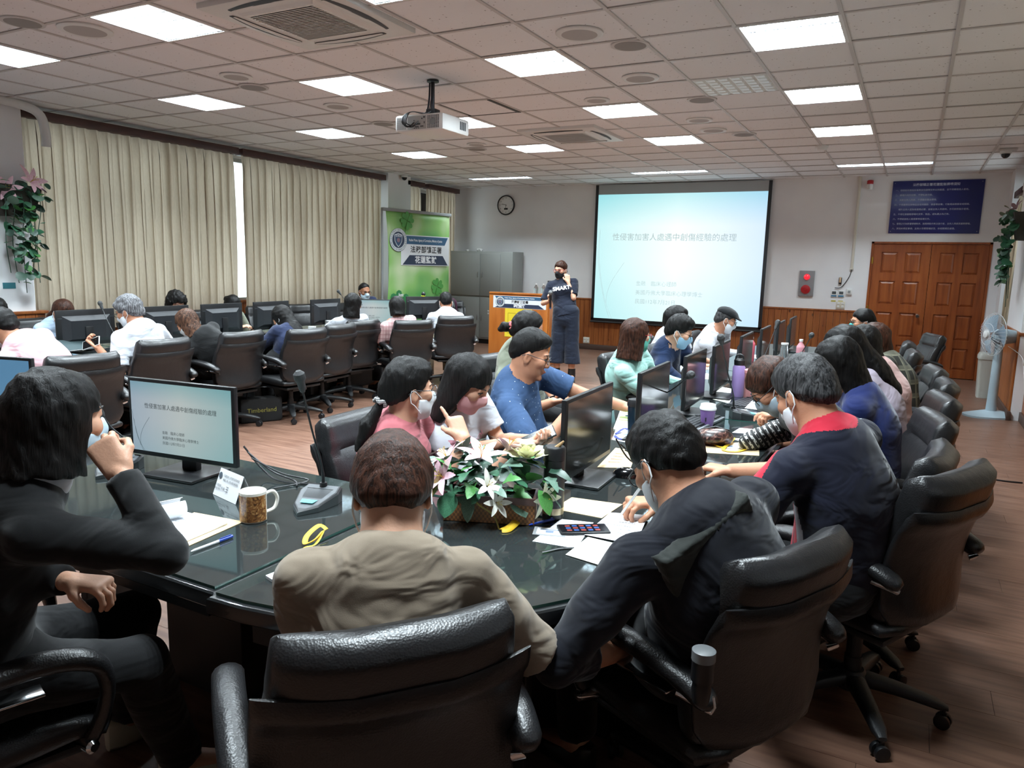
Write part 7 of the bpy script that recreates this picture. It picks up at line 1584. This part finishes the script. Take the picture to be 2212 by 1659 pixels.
for k in range(4):
    for q in range(4):
        a = 1.1 + .16 * k; x, z = math.sin(a) * .0287, .036 - math.cos(a) * .0287 * .95; x2, z2 = math.sin(a + .07) * .0287, .036 - math.cos(a + .07) * .0287 * .95; e0 = (A1 - A0) * (.1 + .17 * q); e1 = (A1 - A0) * (.1 + .17 * q + .13); lr.add([tuple(e0 + sd * x + up_ * z), tuple(e1 + sd * x + up_ * z), tuple(e1 + sd * x2 + up_ * z2), tuple(e0 + sd * x2 + up_ * z2)], [(0, 1, 2, 3)])
stuff(lr.obj('printed_text', M_PRINT, o, 0))
sheet([(-1.384, 1.283, 0.750), (-1.246, 1.243, 0.750), (-1.201, 1.356, 0.750), (-1.370, 1.417, 0.750)], M_PAPER, .001, 'thick white paper stack left of the beige T-shirt', 'paper_stack', 'paper', .008)
sheet([(-0.918, 1.873, 0.750), (-0.783, 1.889, 0.750), (-0.824, 2.119, 0.750), (-0.926, 2.095, 0.750)], M_PAPER, .0008, 'printed sheet under the badge by the flask', 'paper', 'paper', .001, (8, .12, .8, .15, .7, M_PRINT))
sheet([(-0.790, 1.828, 0.750), (-0.602, 1.796, 0.750), (-0.617, 1.976, 0.750), (-0.789, 1.989, 0.750)], M_PAPER2, .0022, 'printed page lying nearest the navy jacket', 'paper', 'paper', .0012, (11, .1, .92, .12, .88, M_PRINT), group=None)
sheet([(-0.804, 1.997, 0.750), (-0.644, 2.001, 0.750), (-0.688, 2.256, 0.750), (-0.810, 2.232, 0.750)], M_PAPER, .004, 'white form under the writing hand', 'paper', 'paper', .0012, (5, .15, .8, .25, .75, M_PRINT), lambda u, v: .006 * u * v)
sheet([(-0.991, 2.173, 0.750), (-0.817, 2.174, 0.750), (-0.808, 2.346, 0.750), (-0.988, 2.321, 0.750)], M_KRAFT, .0005, 'kraft envelope right of the black flask', 'envelope', 'envelope', .0012)
sheet([(-1.060, 2.740, 0.750), (-0.939, 2.802, 0.750), (-1.011, 3.087, 0.750), (-1.111, 3.091, 0.750)], M_KRAFT, .0005, 'kraft envelope with red print behind the black mouse', 'envelope', 'envelope', .0012, (4, .2, .6, .25, .7, mat('red print', '#b5654a', .7)))
sheet([(-1.182, 3.234, 0.750), (-1.108, 3.218, 0.750), (-1.231, 3.634, 0.750), (-1.321, 3.713, 0.750)], M_PAPER, .0005, 'white sheet edge right of the largest dark monitor', 'paper')
nb = sheet([(-1.255, 3.446, 0.750), (-1.168, 3.456, 0.750), (-1.300, 3.909, 0.750), (-1.393, 3.923, 0.750)], M_PAPER2, .0005, 'open notebook with green page beside the blue tumbler', 'notebook', 'notebook', .006); 
sheet([(-1.304, 3.653, 0.750), (-1.239, 3.656, 0.750), (-1.305, 3.875, 0.750), (-1.366, 3.879, 0.750)], mat('green note', '#b9cf8f', .7), .008, 'green note pad on the open notebook', 'note_pad', 'note pad', .003)
sheet([(-0.758, 3.227, 0.750), (-0.525, 3.315, 0.750), (-0.568, 3.561, 0.750), (-0.781, 3.450, 0.750)], M_KRAFT, .0005, 'kraft envelope with yellow lanyard in front of the red collar polo', 'envelope', 'envelope', .0012)
sheet([(-0.737, 3.593, 0.750), (-0.606, 3.535, 0.750), (-0.596, 3.873, 0.750), (-0.717, 3.855, 0.750)], M_PAPER, .0008, 'white sheet under the phone beside the bandana print bag', 'paper')
sheet([(-0.627, 2.927, 0.750), (-0.538, 2.892, 0.750), (-0.545, 2.948, 0.750), (-0.612, 2.984, 0.750)], M_PAPER, .0008, 'white paper corner right of the navy jacket collar', 'paper'); sheet([(-0.785, 4.321, 0.750), (-0.629, 4.303, 0.750), (-0.629, 4.673, 0.750), (-0.797, 4.700, 0.750)], M_PAPER, .0225, 'white sheet under the bending person’s hand', 'paper')
sheet([(-1.073, 4.657, 0.750), (-0.918, 4.539, 0.750), (-0.993, 5.103, 0.750), (-1.127, 5.169, 0.750)], M_PAPER2, .0008, 'pale papers behind the third dark monitor', 'paper')
for x, y, lb in ((-.72, 4.45, 'white sheets before the blue shirt'), (-1.3, 5.6, 'white sheets before the navy polo'), (-1.28, 7.2, 'white sheets before the flat cap'), (-5.72, 4.75, 'white sheets beside the streaked hair'), (-5.75, 7.35, 'white sheets before the pink plaid shirt')): sheet([(x - .12, y - .16), (x + .1, y - .15), (x + .11, y + .15), (x - .11, y + .14)], M_PAPER, .0008, lb, 'paper', 'paper', .002)
def phone(p, ang, lb, lit=False, z=.001, rot=None):
    t = thing('smartphone', lb, 'phone', (p[0], p[1], TZ + z if rot is None else p[2]), rot or math.radians(ang)); MB().box((-.078, -.038, 0), (.078, .038, .0085), .004).obj('case', M_BLACKP if lit != 'white' else M_WHITEP, t); s = MB().box((-.073, -.034, .0084), (.073, .034, .0092)).obj('screen', M_BLACKG if lit != True else mat('phone screen', '#121318', .15), t, 0)
    if lit is True:
        r_ = random.Random(2)
        for k in range(3):
            for q in range(5): MB().box((-.055 + .022 * q, -.025 + .018 * k, .0092), (-.055 + .022 * q + .015, -.025 + .018 * k + .012, .0096)).obj('icon', mat(('red icon', 'blue icon')[(k + q) % 2], ('#8a3a34', '#2f4f8a')[(k + q) % 2], .3), s, 0)
    return t
phone((-0.822, 2.032, 0.750), 35, 'smartphone with coloured icons in a black case between the papers', True, .003); phone((-0.646, 3.655, 0.750), 15, 'dark smartphone on the white sheet beside the bandana print bag', z=.003)
phone((-5.550, 3.480, 0.871), 0, 'white framed smartphone held by the grey haired man', 'white', rot=(math.radians(60), math.radians(-20), math.radians(20))); phone((-1.314, 2.704, 0.846), 0, 'smartphone with bright blue screen in the hand of the woman in white', rot=(math.radians(25), math.radians(-25), math.radians(30))); phone((-1.775, 3.962, 0.783), 0, 'white smartphone held by the person with slicked back hair', 'white', rot=(.5, -.4, .4))
t = thing('tablet', 'tablet with document on screen lying by the light blue shirt', 'tablet', (-5.997, 3.613, 0.827), (math.radians(28), 0, math.radians(100))); MB().box((-.15, -.11, 0), (.15, .11, .009), .003).obj('case', M_BLACKP, t); MB().box((-.14, -.1, .0088), (.14, .1, .0095)).obj('screen', mat('tablet screen', '#3d4a4c', .2), t, 0)
def pen(a, b, m, lb, r=.0045, capm=None):
    a, b = Vector(a), Vector(b); d = (b - a).normalized(); t = thing('pen', lb, 'pen', tuple(a)); L = (b - a).length
    MB().tube([(0, 0, 0), d * .012, d * (L * .68)], [.0015, r * .9, r], 10).obj('barrel', m, t); MB().tube([d * (L * .66), d * L], [r * 1.12, r * 1.05], 10).obj('cap', capm or m, t); MB().tube([d * (L * .7) + Vector((0, 0, r * 1.4)), d * (L * .97) + Vector((0, 0, r * 1.4))], r * .3, 6).obj('clip', capm or m, t); return t
M_BPEN = mat('blue pen', '#1f3f9c', .3)
up5 = Vector((0, 0, .0055)); pen(Vector((-1.680, 1.294, 0.750)) + up5, Vector((-1.677, 1.434, 0.750)) + up5, mat('silver white barrel', '#c9ccd0', .3), 'blue capped pen on the front table edge', capm=M_BPEN); pen(Vector((-0.984, 1.979, 0.750)) + up5, Vector((-0.931, 2.092, 0.750)) + up5, M_BPEN, 'blue pen by the foot of the black flask')
pen((-0.753, 2.162, 0.772), (-0.602, 1.925, 0.973), mat('clear white pen', '#d5d8da', .2), 'white pen in the writing hand', capm=mat('clear white pen', '#d5d8da')); pen(Vector((-1.296, 3.730, 0.750)) + Vector((0, 0, .018)), Vector((-1.246, 3.751, 0.750)) + Vector((0, 0, .018)), M_BPEN, 'blue pen on the green note pad')
def ribbon(path, m, lb, w=.008, badge=None, nm='lanyard'):
    p0 = Vector(path[0]); t = thing(nm, lb, 'lanyard', tuple(p0)); MB().tube([Vector(p) - p0 for p in smooth_path(path, 6)], w, 8, flat=.28, up=(0, 0, 1)).obj('strap', m, t)
    if badge:
        c, ang = badge; R = Matrix.Translation(Vector(c) - p0) @ Matrix.Rotation(math.radians(ang), 4, 'Z'); MB().box((-.05, -.035, .001), (.05, .035, .003)).xf(R).obj('badge_sleeve', mat('badge plastic', '#d9dde0', .15, trans=.5), t); MB().box((-.04, -.027, .0031), (.04, .027, .0036)).xf(R).obj('badge_card', M_PAPER, t, 0)
        MB().box((-.03, .008, .0037), (.03, .016, .004)).box((-.012, -.015, .0037), (.012, .004, .004)).xf(R).obj('badge_print', mat('badge blue print', '#7b8ba5', .6), t, 0)
    return t
ribbon([Vector(p) + Vector((0, 0, z)) for p, z in (((-1.457, 1.590, 0.750), .02), ((-1.481, 1.584, 0.750), .03), ((-1.479, 1.532, 0.750), .016), ((-1.453, 1.498, 0.750), .008), ((-1.431, 1.511, 0.750), .02), ((-1.442, 1.555, 0.750), .028), ((-1.415, 1.497, 0.750), .014), ((-1.429, 1.472, 0.750), .01), ((-1.408, 1.446, 0.750), .006), ((-1.385, 1.453, 0.750), .005))], LYY, 'yellow lanyard heaped left of the beige T-shirt')
ribbon([Vector(p) + Vector((0, 0, z)) for p, z in (((-1.038, 1.897, 0.750), .006), ((-1.030, 1.950, 0.750), .01), ((-1.040, 2.023, 0.750), .03), ((-1.078, 2.089, 0.750), .045), ((-1.063, 2.127, 0.750), .05), ((-1.028, 2.105, 0.750), .035), ((-1.011, 2.041, 0.750), .02), ((-1.020, 1.995, 0.750), .012), ((-1.016, 1.911, 0.750), .006), ((-1.032, 1.892, 0.750), .005))], LYY, 'yellow lanyard with badge between basket and flask', badge=((-0.907, 1.970, 0.750), 20))
ribbon([Vector(p) + Vector((0, 0, z)) for p, z in (((-0.763, 3.429, 0.750), .012), ((-0.731, 3.376, 0.750), .008), ((-0.689, 3.374, 0.750), .006), ((-0.678, 3.520, 0.750), .02), ((-0.681, 3.463, 0.750), .012), ((-0.682, 3.317, 0.750), .006), ((-0.625, 3.316, 0.750), .005), ((-0.592, 3.397, 0.750), .006))], LYY, 'yellow lanyard with badge on the envelope by the brown pouch', badge=((-0.669, 3.408, 0.750), 25))
ribbon([Vector(p) + Vector((0, 0, z)) for p, z in (((-1.202, 3.336, 0.750), .006), ((-1.185, 3.420, 0.750), .02), ((-1.120, 3.345, 0.750), .012), ((-1.115, 3.257, 0.750), .008), ((-1.153, 3.254, 0.750), .006), ((-1.192, 3.296, 0.750), .006))], LYB, 'blue lanyard coiled right of the largest dark monitor', badge=((-1.160, 3.364, 0.750), 10))
ribbon([Vector(p) + Vector((0, 0, z)) for p, z in (((-2.242, 1.461, 0.750), .01), ((-2.184, 1.469, 0.750), .02), ((-2.168, 1.491, 0.750), .03), ((-2.137, 1.511, 0.750), .028), ((-2.095, 1.493, 0.750), .015), ((-2.095, 1.460, 0.750), .012))], LYB, 'blue lanyard heaped beside the rolled pages', .006)
ribbon([Vector(p) + Vector((0, 0, .005)) for p in ((-0.854, 1.805, 0.750), (-0.844, 1.819, 0.750), (-0.823, 1.856, 0.750), (-0.789, 1.885, 0.750))], M_BLACKP, 'black strap end lying on the glass before the papers', .004, nm='strap')
# name plate
a0, a1 = Vector((-2.035, 1.712, 0.750)), Vector((-1.899, 1.679, 0.750)); dx = (a1 - a0); L_ = .155; dx.normalize(); nv = Vector((dx.y, -dx.x, 0)); c_ = a0 + dx * .065
t = thing('name_plate', 'white folded name card with crest beside the mug', 'name card', (c_.x, c_.y, TZ)); h_, d_ = .088, .034
PLM = Matrix(((dx.x, -nv.x * d_ / math.hypot(h_, d_), 0, 0), (dx.y, -nv.y * d_ / math.hypot(h_, d_), 0, 0), (0, h_ / math.hypot(h_, d_), 0, 0), (0, 0, 0, 1)))
f0 = [dx * -.078 + nv * d_, dx * .078 + nv * d_, dx * .078 + Vector((0, 0, h_)), dx * -.078 + Vector((0, 0, h_))]; b0 = [dx * -.078 - nv * d_, dx * .078 - nv * d_]
o = MB().add([tuple(v + Vector((0, 0, .001))) for v in f0 + b0], [(0, 1, 2, 3), (5, 4, 3, 2)]).obj('card', M_PAPER, t, 0); mo = o.modifiers.new('thickness', 'SOLIDIFY'); mo.thickness = .0012
pc = plane_at(tuple((f0[0] + f0[1] + f0[2] + f0[3]) / 4 + (nv * h_ + Vector((0, 0, d_))).normalized() * .0022 + Vector((0, 0, .001))), tuple(dx), tuple(f0[3] - f0[0]))
for s, sz, x, y, al in (('花蓮監獄112年度性侵害處遇', .0085, .012, .026, 'CENTER'), ('專業人員心理治療訓練課程', .0085, .012, .012, 'CENTER'), ('花蓮監獄', .0085, -.055, -.010, 'CENTER'), ('調查分類科', .0075, -.055, -.022, 'CENTER'), ('科員', .012, -.022, -.017, 'CENTER'), ('王', .022, .004, -.016, 'CENTER')): lettering(s, sz, M_INK, o, pc @ Matrix.Translation((x, y, .0004)), al)
MB().lathe([(.0105, 0), (.0105, .0005)], (-.062, .024, 0), 18).xf(pc).obj('crest', mat('crest grey', '#4a5560', .5), o)
# bags
S = SDF(); c = V3(*(-0.740, 3.401, 0.790)); S.ell(c, V3(.085, .05, .045), (V3(.9, .4, 0), V3(-.4, .9, 0), V3(0, 0, 1)), 0); v_, q_ = S.build(.007, disp=noise3(4, 60, .008))
def leop():
    m, nt, N, L, p = MNEW('brown dappled pouch'); tc = N.new('ShaderNodeTexCoord'); n = N.new('ShaderNodeTexNoise'); n.inputs['Scale'].default_value = 40; n.inputs['Distortion'].default_value = 1.5; L.new(tc.outputs['Object'], n.inputs['Vector']); r = ramp(nt, n.outputs['Fac'], [(.42, '#17100f'), (.6, '#5a3a34'), (.72, '#a08478')]); L.new(r.outputs[0], p.inputs['Base Color']); p.inputs['Roughness'].default_value = .3; return m
o = part('pouch', mesh_np('pouch', v_ - c, q_, leop()), None, tuple(c)); tag(o, 'dark brown dappled pouch behind the yellow lanyard', 'pouch'); MB().tube([(-.06, -.03, .035), (0, -.01, .05), (.06, .02, .035)], .004, 6).obj('zip', M_BLACKP, o)
def bandana():
    m, nt, N, L, p = MNEW('bandana print'); tc = N.new('ShaderNodeTexCoord'); mp = N.new('ShaderNodeMapping'); mp.inputs['Rotation'].default_value = (0, 0, .5); L.new(tc.outputs['Object'], mp.inputs[0])
    w = N.new('ShaderNodeTexWave'); w.wave_type = 'BANDS'; w.bands_direction = 'DIAGONAL'; w.inputs['Scale'].default_value = 16; w.inputs['Distortion'].default_value = 1.2; L.new(mp.outputs[0], w.inputs['Vector']); v = N.new('ShaderNodeTexVoronoi'); v.feature = 'DISTANCE_TO_EDGE'; v.inputs['Scale'].default_value = 38; L.new(tc.outputs['Object'], v.inputs['Vector'])
    r = ramp(nt, w.outputs['Fac'], [(.45, '#0c0c0d'), (.55, '#b9bab8')]); r.color_ramp.interpolation = 'CONSTANT'; r2 = ramp(nt, v.outputs['Distance'], [(.0, '#b9bab8'), (.12, '#0c0c0d')]); r2.color_ramp.interpolation = 'CONSTANT'; r3 = ramp(nt, w.outputs['Fac'], [(.0, (0, 0, 0)), (.62, (1, 1, 1))]); r3.color_ramp.interpolation = 'CONSTANT'
    L.new(mixc(nt, r3.outputs[0], r.outputs[0], r2.outputs[0]), p.inputs['Base Color']); p.inputs['Roughness'].default_value = .7; return m
S = SDF(); c = V3(*(-0.529, 3.484, 0.815)); dl = nrm(V3(*(0.099, 0.128, 0.093))*V3(1,1,0)); S.cone(c - dl * .10 - V3(0, 0, .03), c + dl * .12 + V3(0, 0, .02), .055, .075, sm=0, D=V3(-dl[1], dl[0], .6), k=1.5); v_, q_ = S.build(.007, disp=noise3(9, 50, .006)); v_[:, 2] = np.maximum(v_[:, 2], .752)
o = part('bandana_bag', mesh_np('bandana_bag', v_ - c, q_, bandana()), None, tuple(c)); tag(o, 'black and white bandana print bag on the table', 'bag')
P = PEOPLE['r2']; S = SDF(); c = V3(*(-0.352, 1.735, 0.840)); a1 = nrm(P.Rs - P.sp * .22); a3 = nrm(P.sp + P.Rs * .22); a2 = np.cross(a3, a1)
def _bag(x, y, z):
    u, v, w = [(x - c[0]) * a[0] + (y - c[1]) * a[1] + (z - c[2]) * a[2] for a in (a1, a2, a3)]
    hw = .13 - .25 * np.maximum(w, 0); q1 = np.abs(u) - hw; q2 = np.abs(v + .5 * u * u) - .012; q3 = np.abs(w - .02) - .145
    return np.maximum(np.maximum(q1, q2), q3) - .012
S.fn(_bag, c - .3, c + .3); v_, q_ = S.build(.009, disp=noise3(12, 24, .010))
o = part('sling_bag', mesh_np('sling_bag', v_ - c, q_, cloth('dark olive canvas', '#2a2d2a', '#1f2220', folds=.5)), None, tuple(c)); tag(o, 'dark olive cloth bag across the back of the navy jacket', 'bag'); z0 = P.Rs * -.01 - P.sp * .13 - P.Fs * .022; MB().tube([tuple(z0), tuple(z0 + P.Rs * .03 + P.sp * .05), tuple(z0 + P.Rs * .05 + P.sp * .15)], .003, 6).obj('zip', M_BLACKP, o); MB().tube([tuple(z0), tuple(z0 + P.Rs * .025 + P.sp * .032)], .006, 8).obj('zip_pull', M_BLACKG, o); MB().tube(smooth_path([tuple(P.sp * .18 + P.Rs * .05), tuple(P.sp * .34 + P.Rs * .02 + P.Fs * .05), tuple(P.sp * .46 - P.Rs * .08 + P.Fs * .1)]), .022, 8, flat=.2, up=tuple(P.Fs)).obj('strap', cloth('dark olive canvas', '#2a2d2a'), o)
t = thing('umbrella', 'grey topped folded umbrella standing in the chair beside the dark bag', 'umbrella', (-0.323, 1.523, 0.669)); MB().lathe([(.018, -.05), (.022, -.02), (.02, .0), (.0245, .002), (.0245, .05)], n=18).obj('sleeve', M_BLACKP, t); MB().lathe([(.026, .05), (.026, .072), (.02, .075)], n=22).obj('handle', mat('grey handle', '#6b6e70', .4), t); MB().tube([(.027, 0, -.03), (.03, .01, -.06), (.022, .02, -.08)], .003, 6).obj('strap', M_WHITEP, t)
t = thing('shoulder_bag', 'black cloth bag with yellow lettering on the floor under the left chairs', 'bag', (-5.42, 5.02, .0), math.radians(62)); bm = bmesh.new(); MB().box((-.2, -.07, .0), (.2, .07, .24), .03).obj('body', mat('black cloth bag', '#101011', .8), t); lettering('Timberland', .06, mat('yellow lettering', '#8f8a3c', .6), t, plane_at((.0, -.0712, .12), (1, 0, 0))); MB().tube(smooth_path([(-.14, -.05, .22), (-.1, -.06, .33), (.1, -.06, .33), (.14, -.05, .22)]), .01, 8, flat=.4).obj('handle', M_BLACKP, t)
t = thing('backpack', 'purple and black backpack on the chair by the lectern', 'backpack', (-6.92, 10.62, .47), math.radians(30)); S = SDF(); S.cone((0, 0, .12), (0, 0, .38), .17, .13, sm=0, D=(0, 1, 0), k=1.6); v_, q_ = S.build(.014, disp=noise3(3, 26, .008)); part('body', mesh_np('body', v_, q_, mat('plum cloth', '#4a1f38', .7)), t)
for s_ in (-1, 1): MB().tube(smooth_path([(s_ * .06, -.09, .46), (s_ * .09, -.15, .35), (s_ * .10, -.14, .2), (s_ * .08, -.1, .06)]), .028, 8, flat=.35, up=(0, 1, 0)).obj('strap', M_BLACKP, t)
t = thing('cup', 'small brown cup behind the left chairs', 'cup', (-5.75, 5.35, TZ)); MB().lathe([(.034, 0), (.04, .06), (.037, .06), (.03, .008)], n=18).obj('body', mat('brown cup', '#6a4a3c', .4), t); MB().lathe([(0, .05), (.036, .05)], n=16, cap=False).obj('drink', M_DWOOD, t)
t = thing('cup', 'small white cup beside the long black hair', 'cup', (-5.85, 6.2, TZ)); MB().lathe([(.034, 0), (.045, .065), (.042, .065), (.03, .008)], n=18).obj('body', M_WHITEP, t); MB().lathe([(0, .05), (.04, .05)], n=16, cap=False).obj('drink', M_DWOOD, t)
t = thing('mug', 'grey steel mug right of the white cup', 'mug', (-5.8, 6.42, TZ)); MB().lathe([(.045, 0), (.045, .12), (.04, .125)], n=20).obj('body', M_STEEL, t); MB().tube(smooth_path([(.04, 0, .1), (.075, 0, .09), (.075, 0, .04), (.04, 0, .025)]), .007, 8).obj('handle', M_BLACKP, t)
P = PEOPLE['r2']; wl_ = P.W['R'][1]; we = P.W['R'][0]; dd = nrm(wl_ - we); a_ = nrm(np.cross(dd, V3(0, 0, 1))); b_ = np.cross(dd, a_); cc = wl_ - dd * .035; o = MB().tube([tuple((a_ * math.cos(t_) + b_ * math.sin(t_)) * .034) for t_ in [2 * math.pi * q / 20 for q in range(20)]], .0055, 8, closed=True).obj('bracelet', mat('dark beads', '#1a1813', .3), None, 40, tuple(cc)); tag(o, 'dark bead bracelet on the writing wrist', 'bracelet')
P = PEOPLE['p1']; wl_ = P.W['R'][1]; we = P.W['R'][0]; dd = nrm(wl_ - we); a_ = nrm(np.cross(dd, V3(0, 0, 1))); b_ = np.cross(dd, a_); cc = wl_ - dd * .03; o = MB().tube([tuple((a_ * math.cos(t_) + b_ * math.sin(t_)) * .030) for t_ in [2 * math.pi * q / 20 for q in range(20)]], .008, 8, closed=True, flat=1).obj('wristwatch', M_RED, None, 40, tuple(cc)); tag(o, 'red strapped watch on the wrist held to the jaw', 'watch'); MB().box((-.016, -.016, -.006), (.016, .016, .006), .004).xf(plane_at(tuple(-nrm(V3(*cc) - V3(0, 0, CAMZ)) * .034), tuple(dd))).obj('watch_face', mat('watch grey', '#6a6d70', .2), o)
P = PEOPLE['p4']; c = P.curve(.45) + P.Fs * .17; t = thing('id_badge', 'white badge hanging on the olive shirt', 'badge', tuple(c)); MB().box((-.03, -.003, -.045), (.03, .003, .045), .001).xf(Matrix.Rotation(math.radians(100), 4, 'Z')).obj('sleeve', mat('badge plastic', '#d9dde0'), t); MB().box((-.012, -.0045, -.02), (.012, .0045, .005)).xf(Matrix.Rotation(math.radians(100), 4, 'Z')).obj('print', M_INK, t, 0)
t = thing('cap', 'maroon cloth cap resting by the person with slicked back hair', 'cap', (-1.953, 4.212, 0.787)); bm = bmesh.new(); bmesh.ops.create_uvsphere(bm, u_segments=14, v_segments=8, radius=.075)
for v in bm.verts: v.co.z = max(0, v.co.z * .8)
MB().bm(bm).obj('crown', mat('maroon cloth', '#5a1426', .7), t); MB().grid(lambda u, v: (.05 + .09 * u, (v - .5) * .13 * (1 - .3 * u), .004 - .01 * u), 5, 6).obj('peak', mat('maroon cloth', '#5a1426'), t)
